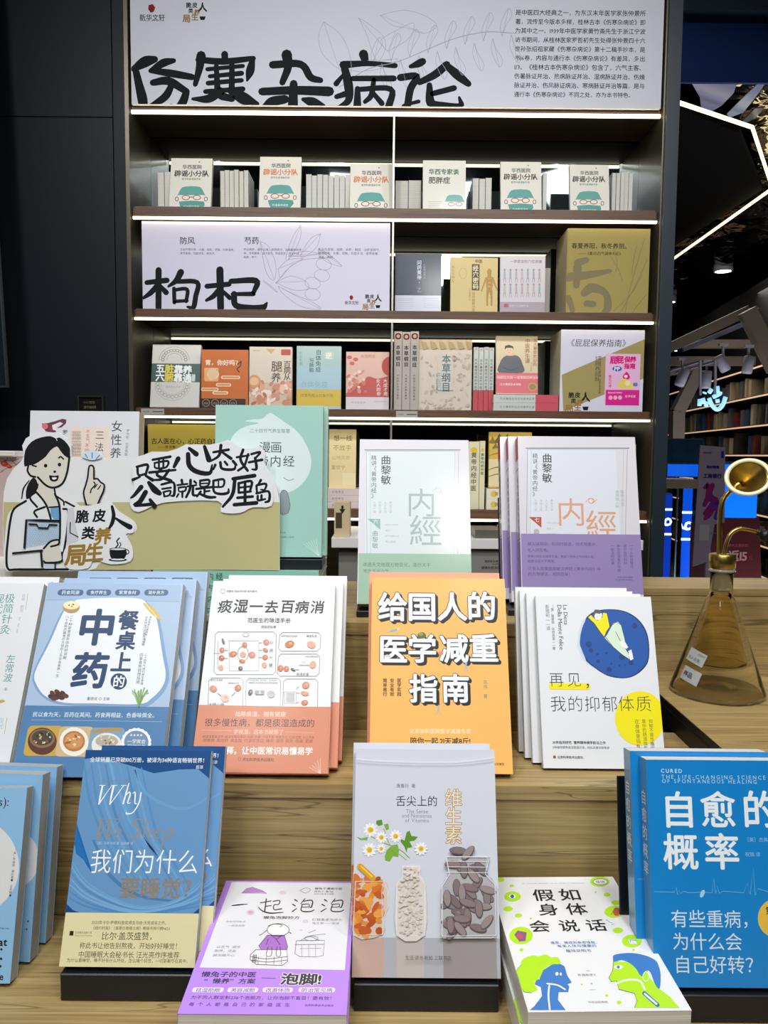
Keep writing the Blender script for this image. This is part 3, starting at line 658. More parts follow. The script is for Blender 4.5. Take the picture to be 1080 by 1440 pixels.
serif(a, [[(465, 378, 3), (495, 378, 3)], [(480, 380, 9), (472, 420, 10), (462, 470, 8)], [(462, 470, 5), (492, 425, 4), (520, 380, 3)], [(522, 380, 9), (514, 425, 9), (506, 472, 7)], [(506, 472, 5), (540, 425, 4), (570, 380, 3)], [(545, 378, 3), (572, 378, 3)], [(552, 450, 4), (574, 440, 4), (572, 425, 5), (556, 436, 7), (552, 464, 6), (575, 466, 3)],
          [(680, 385, 4), (655, 378, 5), (636, 398, 9), (660, 425, 11), (650, 462, 8), (618, 470, 5), (608, 455, 4)], [(700, 378, 5), (690, 420, 7), (680, 470, 5)], [(706, 450, 4), (724, 440, 4), (722, 426, 5), (708, 436, 7), (706, 464, 6), (726, 466, 3)], [(738, 450, 4), (756, 440, 4), (754, 426, 5), (742, 436, 7), (738, 464, 6), (758, 466, 3)], [(782, 432, 5), (776, 470, 6), (764, 520, 6)], [(782, 440, 4), (806, 424, 6), (818, 440, 8), (800, 466, 7), (778, 464, 4)]], TN)
a.text('Matthew Walker', (485, 192), (625, 194), '7a91a6'); a.text('［英］马修·沃克 著  田盈春 译', (452, 490), (632, 494), 'b9cfe2')
a.text('我们为什么', (428, 575), (945, 582), WH, -.004, asp=1.1); a.text('要睡觉？', (566, 702), (960, 708), '93826c', .012, asp=.98)
up_ = fE.uv(83, 1283)[1]
a.L += 3; a.full(CRM, 0, 1, 0, up_/fE.h); a.L += 1; tb_ = '45412f'
a.text('2020年卡尔·萨根科普奖得主马修·沃克成名之作。', (435, 866), (800, 872), tb_, .005); a.text('《纽约时报》《星期日泰晤士报》畅销书排行榜NO.1', (435, 892), (806, 898), tb_, .005)
a.text('比尔·盖茨盛赞，', (482, 930), (745, 934), tb_); a.text('称此书让他告别熬夜，开始好好睡觉！', (378, 973), (858, 984), tb_)
a.text('中国睡眠大会秘书长 汪光亮作序推荐', (372, 1016), (852, 1026), tb_); a.text('为什么要睡觉，睡不好有什么坏处，怎么睡个好觉，一切答案尽在其中。', (318, 1042), (902, 1056), tb_, .008)
a.rect(332, 908, 348, 930, '2c2a24'); a.text('北京联合出版公司', (356, 914), (436, 918), '5a5644'); a.text('Beijing United Publishing', (356, 928), (436, 930), '8a866c')
a.build('cover_print', rE, WRAP)
behind(rE, fE, [('blue sleep paperback with cream band, copy standing behind', 0, .013, 0)])
def stand_under(label, f, nb, bh=.15, pad=.002, x0=None, x1=None, deep=.02, hz=SH, zf=None, fwd=.004):
    p = f.M.translation; q = f.M @ Vector((f.w, 0, 0)); y0 = min(p.y, q.y)-fwd; y1 = y0+fwd+nb*(f.t+.002)/math.cos(f.tau)+deep
    return stand_box(label, x0 if x0 is not None else p.x+pad, x1 if x1 is not None else q.x-pad, y0, y1, (zf if zf is not None else Z1)+.0002, hz-.0004, bh, max(0, f.tau-.05))
stand_under('black slab stand under the blue sleep paperbacks', fE, 2)

# 6. vitamins book
fG = stand((500.8, 1049), (695, 1058), (704.4, 1377.5), (495, 1373), Z1+SH, .011)
rG = book('pale vitamin paperback with glass jars of tablets on its cover, front copy', fG, .011, 'd5d8e2', 'd5d8e2', wrap=True, group='vitamin paperbacks')
a = Art(fG).frame(480, 1040, 3.6); a.full('d3d7e3'); a.rect(0, 1000, 860, 1300, 'b3b5bf'); a.rect(60, 1004, 215, 1210, 'c9ab9f', .04); a.rect(280, 1010, 420, 1210, 'c3bcb8', .04); a.rect(515, 1010, 790, 1230, '9c9698', .04)
a.text('唐鲁孙  著', (278, 233), (376, 235), '6a6c74'); a.text('舌尖上的', (274, 310), (488, 312), '23242a', .003)
for s_, x0, x1, y in (('The Sense', 326, 440, 362), ('and Nonsense', 306, 458, 384), ('of Vitamins', 322, 444, 408)): a.text(s_, (x0, y), (x1, y), '8c8f99')
a.res = 3
for c_, y in (('维', 294), ('生', 388), ('素', 484)): a.ch(c_, 568, y, 96, 'b08a4e', .035, up=2); a.ch(c_, 568, y, 96, 'efe6cf', .008, up=4)
a.res = 2; a.L += 4; random.seed(5)
GN = '6ba32e'
for p_ in ([(75, 490), (100, 500), (135, 492), (130, 510), (95, 508)], [(178, 410), (205, 405), (210, 430), (190, 438), (176, 426)], [(215, 430), (238, 425), (242, 452), (228, 460)], [(298, 500), (320, 512), (330, 470), (345, 460), (355, 488), (388, 492), (370, 512), (345, 515), (360, 545), (335, 548), (330, 572), (318, 540), (302, 520)], [(230, 560), (255, 535), (285, 530), (292, 560), (288, 595), (262, 590), (245, 618), (222, 612), (220, 590)]): a.poly(p_, random.choice((GN, '5c9428', '7cb03c')))
a.line([(130, 480), (210, 520), (300, 560), (345, 600)], 5, '8fae5a', 4); a.line([(215, 450), (250, 540), (330, 610)], 4, '8fae5a', 4)
for x, y, r in ((148, 457, 36), (203, 495, 30), (275, 489, 32), (142, 558, 36), (202, 552, 24), (403, 552, 34)):
    for k in range(11): t = k*2*math.pi/11; a.ell(x+r*.62*math.cos(t), y+r*.62*math.sin(t), r*.42, r*.2, 'f6f7f8' if k % 2 else 'eceef0', t, 9)
    a.ell(x, y, r*.4, r*.4, 'ecc32c'); a.ell(x+2, y+2, r*.2, r*.2, 'd9a61e')
def jar(pts, fill, edge): a.poly(pts, fill, 3); a.loop(pts, 3, edge)
jar([(55, 720), (215, 715), (235, 760), (238, 840), (215, 900), (210, 985), (60, 990)], 'd9c6b8', 'e9ecf2')
for _ in range(60):
    x, y = random.uniform(58, 198), random.uniform(700, 975); a.ell(x, y, random.uniform(10, 24), random.uniform(12, 34), random.choice(('d9762c', 'e08f3a', 'c65f28', 'eaa24a', 'cf7a50', 'b9531f')), random.random()*3, 10)
a.stroke([(95, 640, 30), (160, 700, 30)], 'e0a21c'); a.stroke([(100, 640, 8), (158, 694, 8)], 'f4cf5a')
a.loop([(72, 716), (212, 716), (205, 770), (208, 985), (60, 988)], 3, 'e6e2e0')
jar([(310, 640), (395, 640), (398, 690), (424, 730), (422, 990), (280, 990), (280, 730), (308, 700)], 'ddd8d4', 'eff1f4')
for _ in range(150): x, y = random.uniform(292, 408), random.uniform(705, 980); a.ell(x, y, 9, 7, random.choice(('ddd3c9', 'd8cdc3', 'e2d9d0', 'd3c8bd')), random.random()*3, 7)
for _ in range(34): x, y = random.uniform(318, 390), random.uniform(640, 705); a.ell(x, y, 9, 7, random.choice(('ded3c8', 'd9ccc0', 'e9e0d6')), 0, 7)
jar([(530, 590), (735, 590), (742, 612), (728, 680), (775, 730), (782, 980), (760, 1000), (515, 1000), (505, 980), (508, 740), (545, 680), (528, 612)], 'b5b2b8', 'eceff3')
tabs = [(random.uniform(530, 750), random.uniform(700, 975)) for _ in range(26)]+[(random.uniform(560, 705), random.uniform(625, 690)) for _ in range(7)]+[(590, 560), (640, 572), (610, 775), (640, 825), (695, 855), (610, 905), (690, 950), (600, 955), (535, 800), (735, 920)]
for x, y in tabs:
    rt = random.choice((-.9, .1, .3, .9, 1.5)); x = min(max(x, 535), 745); a.ell(x, y, 46, 21, '5f5358', rt, 14); a.ell(x-1, y-3, 42, 17, random.choice(('8c7d80', '7c6d72', '9a8c8c', '857478')), rt, 14)
for y in (590, 612, 640, 668): a.line([(532, y), (738, y+2)], 3, 'e8ebf0')
a.loop([(530, 590), (735, 590), (728, 680), (775, 730), (780, 985), (512, 990), (508, 740), (545, 680)], 4, 'e8ebf0')
a.text('生活·读书·新知 三联书店', (322, 1096), (556, 1102), '4a4a52', .008)
a.line([(60, 95), (240, 108), (560, 112), (780, 90)], 4, 'e4e7ee', 5)
a.build('cover_print', rG, WRAP)
behind(rG, fG, [('pale vitamin paperback, copy standing behind on the black stand', 0, -.003, 0)])
stand_under('black slab stand under the pale vitamin paperbacks', fG, 2)

# 7. blue self-healing book at the right edge, only its left part in the frame
fH = stand((905, 1066), (1110, 1072), (1128, 1392), (921, 1386), Z1+SH, .022)
rH = book('bright blue self-healing paperback with white title at the right edge, front copy', fH, .022, '1583cf', '4f8fbf', wrap=True, group='bright blue self-healing paperbacks')
a = Art(fH).frame(690, 1040, 2.769); a.full('0f84d0'); LB = 'd9ecf8'
a.text('CURED', (662, 121), (745, 121), 'cfe6f6', .015, em=.0056); a.text('THE LIFE-CHANGING SCIENCE', (664, 145), (1070, 146), 'b9dcf2', 0, em=.0056); a.text('OF SPONTANEOUS HEALING', (666, 161), (1036, 163), 'b9dcf2', 0, em=.0056)
a.res = 3
for c_, x, y, k in (('自', 732, 272, 150), ('愈', 885, 272, 150), ('的', 1050, 272, 155), ('概', 740, 435, 150), ('率', 900, 435, 150)): a.ch(c_, x, y, k, 'eef6fb', .017)
a.res = 2
a.text('［美］杰弗里·雷迪格 著', (988, 388), (1180, 392), '8cc3ea'); a.text('祝锦 译', (990, 446), (1050, 447), '8cc3ea')
a.line([(636, 592), (715, 594), (722, 575), (728, 604), (734, 585), (740, 600), (750, 590), (770, 596), (820, 594), (862, 596), (868, 540), (876, 600), (882, 570), (890, 598), (905, 590), (985, 596), (1000, 560), (1010, 604), (1022, 500), (1030, 608), (1040, 580), (1100, 598), (1250, 598)], 2.5, '6fb4e0')
a.ell(824, 600, 8, 16, 'a9d2ec', .4)
for s_, x0, x1, y in (('有些重病，', 700, 1045, 698), ('为什么会', 706, 980, 786), ('自己好转？', 712, 1060, 876)): a.text(s_, (x0, y), (x1, y), LB, .002)
a.ell(1112, 695, 72, 76, 'e9c24a', n=36); a.text('第一', (1070, 665), (1130, 666), '3a2f14', .02)
a.build('cover_print', rH, WRAP)
spine_text(rH, fH, .022, '自愈的概率', 'd6e8f4', .0155, .82)
behind(rH, fH, [('bright blue self-healing paperback, copy behind with its spine showing', 0, -.0095, 0)])
stand_under('black stand with a tall side edge under the bright blue paperbacks', fH, 2, .19, x0=(fH.M.translation.x-.0155), x1=fH.M.translation.x+.24)

# 8/9. two flat-lying titles on short stacks
def lying(TL, TR, BR, BL, z): 
    A, B, C_, D_ = (on_z(*q, z) for q in (BL, BR, TR, TL)); X = ((B-A)+(C_-D_)).normalized(); Y = Vector((0, 0, 1)).cross(X)
    w = ((B-A).length+(C_-D_).length)/2; h = ((D_-A).dot(Y)+(C_-B).dot(Y))/2
    cx = (A+B+C_+D_)/4; o = cx - X*w/2 - Y*h/2
    M = Matrix((X, Y, Vector((0, 0, 1)))).transposed().to_4x4(); M.translation = o; return Face(M, w, h, math.pi/2, .016)
def stack_below(root, f, n, labels, t, jit=.002):
    for k in range(n):
        M = f.M.copy(); M = Matrix.Translation((random.uniform(-jit, jit), random.uniform(-jit, jit), -(k+1)*(t+.0008))) @ M
        copy_thing(root, labels[k], None, M)
ZT = Z1+.066
fI = lying((320, 1238.6), (496.7, 1240), (491, 1427.5), (247, 1426), ZT); t_ = .0155
rI = book('lilac foot-bath paperback lying flat with a cartoon figure in a tub, topmost of its stack', fI, t_, 'b98be0', 'b98be0', wrap=True, group='lilac foot-bath paperbacks')
PU = 'c08df0'
a = Art(fI).frame(230, 1040, 3.6); a.full(PU); a.poly([(345, 722), (952, 728), (918, 1168), (182, 1155)], 'e9e9ee')
a.poly([(395, 778), (420, 755), (450, 748), (500, 765), (522, 780), (500, 776), (440, 778)], 'b486c8'); a.loop([(395, 778), (420, 755), (450, 748), (500, 765), (522, 780)], 2, '8a8a90')
a.ell(602, 776, 18, 10, 'e6ccdc'); a.ell(440, 876, 22, 14, 'e6ccdc'); a.ell(440, 876, 12, 8, 'd6aac4'); a.ell(718, 922, 16, 10, 'd8d2e0'); a.ell(696, 966, 10, 6, 'dcd6e4')
a.line([(690, 764), (720, 752), (745, 762), (720, 778), (690, 766)], 2, '6a6a70', 3); a.text('懒兔子漫画中医', (765, 755), (905, 757), '3a3a40', .01); a.text('懒兔子 著/绘', (762, 770), (860, 771), '6a6a70'); a.text('知名中医 联袂推荐', (762, 782), (862, 784), '6a6a70')
bk = '232326'
a.brush(bk, [(345, 842, 4), (380, 838, 7), (425, 834, 3)],
        [(490, 828, 5), (545, 818, 5)], [(520, 808, 6), (512, 870, 6)], [(515, 845, 5), (545, 842, 5)], [(480, 850, 4), (500, 868, 6), (540, 880, 7), (605, 876, 4)], [(555, 820, 5), (588, 816, 5), (582, 836, 5), (560, 838, 5), (560, 862, 5), (598, 858, 6)],
        [(665, 812, 7), (678, 820, 5)], [(655, 836, 7), (668, 844, 5)], [(652, 872, 6), (674, 856, 4)], [(715, 808, 5), (695, 832, 4)], [(705, 820, 5), (752, 816, 6), (748, 850, 6), (736, 846, 3)], [(700, 836, 5), (735, 834, 4), (733, 848, 4), (702, 850, 4)], [(702, 836, 5), (698, 868, 6), (740, 872, 6), (762, 864, 5)],
        [(815, 812, 7), (828, 820, 5)], [(803, 836, 7), (816, 844, 5)], [(798, 872, 6), (824, 856, 4)], [(868, 808, 5), (848, 832, 4)], [(858, 820, 5), (905, 816, 6), (900, 850, 6), (888, 846, 3)], [(852, 836, 5), (888, 834, 4), (886, 848, 4), (854, 850, 4)], [(855, 836, 5), (850, 868, 6), (892, 872, 6), (912, 864, 5)])
a.text('懒兔泡脚妙方', (505, 900), (690, 905), bk, .015, asp=.85)
a.text('坎坎坷坷有点', (316, 922), (414, 924), '7a7a80'); a.text('一起泡泡啦', (326, 942), (412, 944), '7a7a80'); a.text('以艺气  减压', (268, 1050), (390, 1052), '7a7a80'); a.text('助养、活血', (258, 1070), (368, 1072), '7a7a80'); a.text('越泡越开心', (250, 1092), (360, 1094), '7a7a80'); a.text('红糖姜茶泡脚水', (752, 912), (905, 914), '7a7a80'); a.text('泡艾草——去湿', (752, 930), (890, 932), '7a7a80')
a.ell(580, 965, 56, 32, 'f2f2f4'); a.ring(580, 965, 56, 32, 3, bk); a.line([(530, 945), (560, 935), (600, 940), (590, 950)], 3, bk, 4); a.line([(525, 965), (500, 985), (485, 992)], 3, bk, 3); a.line([(632, 975), (648, 985), (640, 978)], 3, bk)
a.poly([(525, 992), (612, 992), (628, 1050), (622, 1078), (500, 1078), (482, 1045)], 'b078d0'); a.loop([(525, 992), (612, 992), (628, 1050), (622, 1078), (500, 1078), (482, 1045)], 3, bk); a.line([(545, 992), (572, 1012), (600, 992)], 3, bk); a.line([(520, 1040), (530, 1010)], 3, bk); a.line([(590, 1040), (570, 1012)], 3, bk)
a.poly([(468, 1065), (625, 1065), (628, 1125), (600, 1145), (470, 1140), (438, 1115)], 'ececf0'); a.loop([(468, 1065), (625, 1065), (628, 1125), (600, 1145), (470, 1140), (438, 1115), (440, 1090)], 3, bk); a.line([(440, 1100), (520, 1112), (628, 1100)], 3, bk, 3); a.line([(445, 1118), (530, 1128), (624, 1118)], 3, bk, 3)
for x in (480, 520, 560, 598): a.line([(x, 1100), (x-2, 1140)], 2, bk)
for x in (455, 462, 470): a.line([(x, 1092), (x-4, 1130)], 4, bk)
a.line([(530, 1050), (520, 1095), (545, 1095), (548, 1050)], 3, bk, 3); a.line([(575, 1050), (570, 1095), (592, 1095), (590, 1050)], 3, bk, 3)
a.loop([(672, 1020), (815, 1018), (808, 1095), (775, 1102), (690, 1100), (665, 1085)], 2.5, '55555a'); a.line([(665, 1040), (815, 1038)], 2.5, '55555a'); a.line([(690, 1020), (740, 1000), (790, 1018)], 2.5, '55555a', 4); a.ring(748, 1008, 34, 12, 2.5, '55555a'); a.line([(735, 980), (770, 965)], 2, '55555a'); a.line([(740, 995), (820, 985)], 2, '55555a'); a.line([(690, 1060), (800, 1058)], 2, '77777a')
for x in (700, 735, 770): a.line([(x, 1040), (x, 1098)], 2, '77777a')
a.L += 1
a.text('懒兔子的中医', (192, 1188), (470, 1192), '3a2a48', .014, asp=.95); a.text('“懒养”方案', (205, 1220), (465, 1228), '3a2a48', .014, asp=.95); a.line([(495, 1208), (568, 1211)], 2.5, '5a3a70')
for s_, x0, x1, y in (('泡脚!', 592, 800, 1213),): a.text(s_, (x0, y), (x1, y+2), 'f4eefa', .075, asp=.95, up=2); a.text(s_, (x0, y), (x1, y+2), '33343a', .03, asp=.95, up=4)
for s_, x0, x1 in (('祛湿助眠', 150, 300), ('美容减肥', 328, 475), ('改善体质', 505, 652), ('防治常见病', 685, 868)): a.rect(x0, 1256, x1, 1282, 'efe0fa', .08); a.text(s_, (x0+12, 1270), (x1-12, 1270), '4a3060', .008)
a.L += 1
a.text('为不同人群定制236个泡脚方，让你泡脚不盲目！更有效！', (138, 1306), (868, 1312), '5c3c78', .008); a.text('每个人都是自己的家庭医生', (128, 1340), (640, 1346), '5c3c78', .006, em=.0052); a.text('陕西科学技术出版社', (715, 1347), (862, 1348), '5c3c78')
a.build('cover_print', rI, WRAP)
stack_below(rI, fI, 3, ['lilac foot-bath paperback, second from the top of its stack', 'lilac foot-bath paperback, third from the top of its stack', 'lilac foot-bath paperback, lowest of its stack'], t_)

fJ = lying((700.8, 1234), (866, 1233), (967, 1421), (725, 1424), ZT)
rJ = book('white paperback lying flat with blue and green profile heads, topmost of its stack', fJ, t_, 'e9e9e6', 'dcdcd6', pages=PAGES, group='white body-talk paperbacks')
a = Art(fJ).frame(690, 1040, 2.769); a.full('e9e9ea'); LG = 'b5e61d'; BB = '3f7cc4'
for x, y, rx, ry in ((38, 546, 16, 9), (82, 570, 9, 5), (85, 612, 32, 20), (68, 660, 18, 10), (108, 686, 14, 8), (118, 764, 46, 34), (425, 554, 38, 20), (453, 605, 13, 7), (487, 636, 17, 9), (480, 672, 37, 23), (495, 744, 20, 11), (550, 786, 39, 25), (120, 820, 8, 6), (500, 1025, 9, 7), (452, 998, 6, 5), (408, 596, 4, 3), (156, 698, 5, 3), (354, 955, 4, 3), (556, 820, 5, 4)): a.ell(x, y, rx, ry, LG)
a.ell(427, 555, 28, 12, 'e9ecec'); a.ring(427, 555, 28, 12, 2, '6a6a70'); a.text('身体', (408, 555), (446, 556), '6a6a70'); a.ell(84, 612, 14, 8, 'f0f0f2'); a.ell(84, 612, 7, 7, '3a5a8c'); a.poly([(105, 745), (140, 752), (136, 785), (112, 788), (92, 762)], '8c5a8c'); a.poly([(110, 750), (130, 770), (118, 782), (98, 768)], 'b85a6c'); a.ell(490, 672, 14, 16, 'c05a50'); a.line([(470, 682), (482, 664), (500, 660)], 3, 'c05a50', 3); a.rect(534, 780, 572, 798, 'e4ecf4', .1); a.line([(540, 782), (568, 784)], 2, '5a7ab0'); a.line([(545, 792), (545, 782)], 2, '5a7ab0')
a.text('A YOUR BODY IS A CHATTERBOX', (120, 556), (370, 566), 'a9c8d4', .004, asp=.6)
bk = '1e1e20'; a.res = 3
for c_, x, y in (('假', 205, 607), ('如', 308, 605), ('身', 224, 663), ('体', 334, 661), ('会', 190, 728), ('说', 304, 726), ('话', 410, 724)): a.ch(c_, x, y, 50, bk, .012, asp=1.04, shear=.06)
a.res = 2
for x in (455, 465, 475): a.line([(x-5, 702+(x-455)), (x+8, 712+(x-455)*.3)], 1.5, '7a8ac0')
for s_, x0, x1, y in (('遗尿、癌症和亲密接触，', 232, 425, 792), ('有关人体与健康的', 258, 412, 805), ('趣味说明书', 292, 392, 824)): a.text(s_, (x0, y), (x1, y), '3f6cb0')
for s_, x0, x1, y in (('［德］', 366, 392, 902), ('扬·魏勒博士', 338, 412, 918), ('著', 388, 398, 952), ('朱显亮 译', 386, 410, 976), ('中信出版集团', 378, 456, 1024)): a.text(s_, (x0, y), (x1, y), '8a8a92')
a.poly([(205, 900), (190, 935), (178, 938), (172, 955), (195, 965), (200, 1000), (170, 1040), (152, 1055), (292, 1055), (262, 1015), (265, 985), (302, 985), (306, 962), (298, 955), (316, 948), (298, 920), (288, 885), (262, 870), (235, 880)], BB)
a.poly([(118, 880), (98, 900), (108, 930), (112, 965), (130, 985), (160, 985), (182, 975), (170, 950), (192, 928), (205, 900), (235, 878), (270, 875), (262, 850), (235, 850), (215, 838), (190, 845), (165, 842), (140, 848), (120, 862)], LG, 3); a.line([(118, 880), (98, 900), (108, 930), (112, 965), (130, 985), (160, 988)], 2, '3a4a6c')
a.line([(220, 952), (260, 958), (290, 975)], 6, 'e9eef4', 3); a.line([(228, 960), (225, 1000), (230, 1052)], 7, 'e9eef4', 3); a.ell(258, 914, 6, 7, 'eef2f6'); a.ell(273, 915, 4, 6, 'eef2f6')
a.poly([(478, 865), (475, 900), (460, 930), (470, 945), (490, 942), (500, 975), (560, 990), (570, 1020), (560, 1046), (735, 1046), (700, 1005), (655, 970), (620, 930), (610, 900), (560, 870)], LG); a.line([(478, 865), (475, 900), (460, 930), (470, 945), (490, 942), (500, 975), (560, 990), (570, 1020), (560, 1046)], 2, '3a4a6c')
a.poly([(476, 845), (500, 836), (550, 833), (600, 842), (640, 860), (655, 885), (662, 920), (658, 972), (640, 955), (620, 905), (600, 905), (596, 925), (580, 918), (570, 900), (545, 875), (510, 860), (480, 868)], BB, 3)
a.ell(604, 925, 12, 18, LG); a.ring(604, 925, 12, 18, 2, 'e8f0f8'); a.ell(498, 888, 18, 8, 'eef2f6'); a.ell(497, 888, 6, 6, BB); a.line([(490, 952), (530, 938), (580, 942), (600, 975)], 7, 'e9eef4', 4); a.line([(598, 990), (650, 1036)], 16, '3f66b0'); a.line([(600, 992), (648, 1034)], 8, 'dfe8f4')
a.build('cover_print', rJ)
stack_below(rJ, fJ, 3, ['white profile-heads paperback, second from the top of its stack', 'white profile-heads paperback, third from the top of its stack', 'white profile-heads paperback, lowest of its stack'], t_, .0015)
print('FITS2', [(round(f.w, 3), round(f.h, 3), round(math.degrees(f.tau), 1), round(f.M.translation.y, 3)) for f in (fE, fG, fH, fI, fJ)])
# ------------------------------------------------------------------ top level of the table
SUPZ = Z3
TEAL = '8fc4b4'
# stack of teal comics lying flat, spines to the front
tt = .0165
Ystk = on_z(300, 866, Z3+.0005).y
xs0, xs1 = -1.0, on_y(487, 800, Ystk+.12).x-.035
TS = Face(Matrix.Translation((xs1-.24, Ystk, Z3+.0005)), .24, .17)
def flat_spine_book(label, x0, y0, z0, L, Wd, t, col, spine_txt, tcol, group=None, size=None, extra=None, cream=False, tail=None):
    """lying with its spine to the viewer: x along the spine, y to the back"""
    r = thing('book', label, 'book', Vector((x0, y0, z0)), group)
    bm = bmesh.new(); box_bm(bm, 0, L, 0, Wd, 0, .0006); box_bm(bm, 0, L, 0, Wd, t-.0006, t); box_bm(bm, 0, L, -.0004, .0006, 0, t)
    fin('cover', bm, cmat(col), r); box('pages', .001, L-.001, .0008, Wd-.001, .0007, t-.0007, PAGES_CREAM if cream else PAGES, r)
    a = Art(Flat(L, t)); sz = size or t*.55
    for i, c_ in enumerate(spine_txt): a.ch(c_, L*.12+i*sz*1.25, t/2, sz, tcol, .005)
    if tail: a.rect(L*tail[0], 0, L*tail[1], t, tail[2])
    if extra: extra(a)
    a.build('spine_print', r, M=Matrix.Translation((0, -.0005, 0)) @ Matrix.Rotation(math.pi/2, 4, 'X'))
    return r
Lt = .2; zc = Z3+.0004
for k in range(4):
    flat_spine_book('teal comic lying in the flat stack under the sign, %s' % ['lowest of four', 'second from the bottom', 'second from the top', 'topmost of four'][k], xs1-.245+random.uniform(-.002, .002), Ystk+random.uniform(0, .003), zc, .245, .17, tt, TEAL, '漫画黄帝内经', '2f5a52', 'teal comics in the flat stack', size=.011)
    zc += tt+.0004
ZTK = zc
# second pile under the left half of the sign
Lx = -.62
pb = thing('book_riser', 'low pale plinth under the left end of the cutout sign', 'riser', Vector((-.77, Ystk+.02, Z3)))
box('slab', 0, .36, 0, .20, .0003, .066, mat('pale_board', 'd8d8d4', rough=.6), pb, bevel=.002)
# teal comic standing on its black base
fK = stand((303, 569), (455, 571), (452, 783), (300, 783), ZTK+.0165, .018)
yk = fK.M.translation.y
rK = book('teal green comic paperback with a white cloud silhouette, front copy standing on the flat stack', fK, .018, 'a0cbc0', 'a0cbc0', wrap=True, group='standing teal comics')
a = Art(fK).frame(0, 540, 2.25); a.full('a0cbc0')
a.poly([(775, 118), (800, 112), (830, 110), (852, 92), (868, 98), (900, 120), (940, 150), (968, 190), (985, 240), (975, 290), (940, 330), (900, 345), (860, 340), (800, 300), (740, 260), (725, 200), (740, 160), (775, 135), (820, 124)], 'd6e6e4', 3)
a.text('二十四节气养生智慧', (790, 147), (918, 149), '7f9f9a', .01)
a.res = 3
for c_, x, y in (('漫', 838, 200), ('画', 874, 200), ('黄', 800, 244), ('帝', 832, 244), ('内', 872, 244), ('经', 914, 244)): a.ch(c_, x, y, 38, '2c3a3c', .006)
a.res = 2
a.poly([(888, 345), (898, 335), (908, 340), (914, 360), (918, 385), (912, 408), (888, 412)], '8f9aa0', 3); a.loop([(888, 345), (898, 335), (908, 340), (914, 360), (918, 385), (912, 408), (888, 412)], 1.5, '4a5a60'); a.line([(902, 300), (915, 306), (930, 300)], 2, '5a8a70'); a.line([(905, 302), (898, 296)], 2, '5a8a70')
a.text('养生智慧', (886, 470), (904, 471), '3d6a64'); a.text('出版社 公版书', (890, 484), (930, 485), '3d6a64')
for k in range(6): a.line([(1010, 545), (960+k*8, 505-k*3)], 1.2, 'cfece4')
a.build('cover_print', rK, WRAP)
behind(rK, fK, [('teal comic, copy standing behind the front one', 0, .006, 0)])
p0 = fK.M.translation
stand_box('black slab base under the standing teal comics', on_y(300, 790, p0.y).x, on_y(453, 790, p0.y).x, p0.y-.002, p0.y+.07, ZTK+.0002, .0160, .16, max(0, fK.tau-.05))
# white women's-health book behind the sign
zw = Z3+.065
YW = 1.29
fW = shelf_stand(43, 196, 578.5, YW, zw+.03, .12, .028)
rW = book('thick white women\'s health book with an ink swirl, standing behind the sign', fW, .028, 'dcdde2', 'c9c4b0', pages=PAGES_CREAM, wrap=True)
a = Art(fW).frame(0, 560, 4.5); a.full('d9dae0')
a.poly([(265, 160), (300, 158), (350, 145), (395, 130), (420, 135), (418, 160), (390, 185), (360, 190), (400, 160), (380, 150), (345, 165), (355, 215), (320, 218), (290, 210), (275, 190)], '6a3a44'); a.ell(285, 178, 20, 18, 'd8707a'); a.ell(330, 190, 18, 16, '8a3a48'); a.poly([(330, 170), (375, 155), (350, 180), (360, 205), (335, 200)], 'e8e2e4')
a.ch('罗', 412, 216, 34, '33302e', .01); a.rect(445, 182, 690, 420, 'e6d6c8')
for i in range(5): a.vtext('女性养生健康智慧', (462+i*11, 205), (462+i*11, 370), '9a8272')
a.vtext('不生气', (558, 198), (556, 280), 'c05848'); a.vtext('不吃寒', (552, 285), (550, 380), 'c05848')
a.res = 3; a.vtext('三法宝', (634, 195), (622, 425), '3a3836', em=.016) ; a.vtext('女性养生', (742, 135), (726, 475), '3a3836', em=.02); a.res = 2
a.vtext('罗大伦 北京名医', (812, 195), (798, 365), '6a6a6e')
a.build('cover_print', rW, WRAP)
sw = thing('book_stand', 'pale block raising the white women\'s health book behind the sign', 'riser', Vector((fW.M.translation.x, YW-.01, Z3)))
box('slab', -.02, fW.w+.02, 0, .075, .0671, .0945, mat('pale_board', 'd8d8d4'), sw)
# pink floral book at the left frame edge
fP = shelf_stand(-75, 33, 643, 1.27, ZTK-.004, 0, .06)
rP = book('dusty pink book with red flowers and inked twigs at the left picture edge', fP, .04, 'c9aeaa', 'c9aeaa', pages=PAGES)
a = Art(fP).frame(0, 560, 4.5); a.full('bfa6a2'); a.rect(-340, 355, 200, 372, 'cfc0bc')
for x, y, r in ((30, 415, 26), (60, 432, 18), (-60, 500, 30)): a.ell(x, y, r, r*.7, 'a8382c', .4); a.ell(x-6, y-4, r*.4, r*.3, 'd0604c')
for p_ in ([(0, 370), (40, 395), (80, 400), (125, 380)], [(10, 460), (50, 440), (95, 425), (130, 400)], [(60, 372), (90, 410), (120, 430)], [(0, 470), (20, 462)], [(40, 395), (50, 372)], [(-60, 420), (0, 400), (40, 395)]): a.line(p_, 3, '4a3838')
a.build('cover_print', rP)
wp = thing('book', 'white hardback lying flat on the pink flowered book at the left edge', 'book', None); pm = fP.M.translation
wp.matrix_world = Matrix.Translation((pm.x-.01, pm.y-.01, pm.z+fP.h+.0005))
box('cover', 0, fP.w+.0, 0, .16, 0, .010, cmat('d6d2d2'), wp, bevel=.002); box('pages', .003, fP.w-.003, -.0008, .157, .002, .008, PAGES, wp)
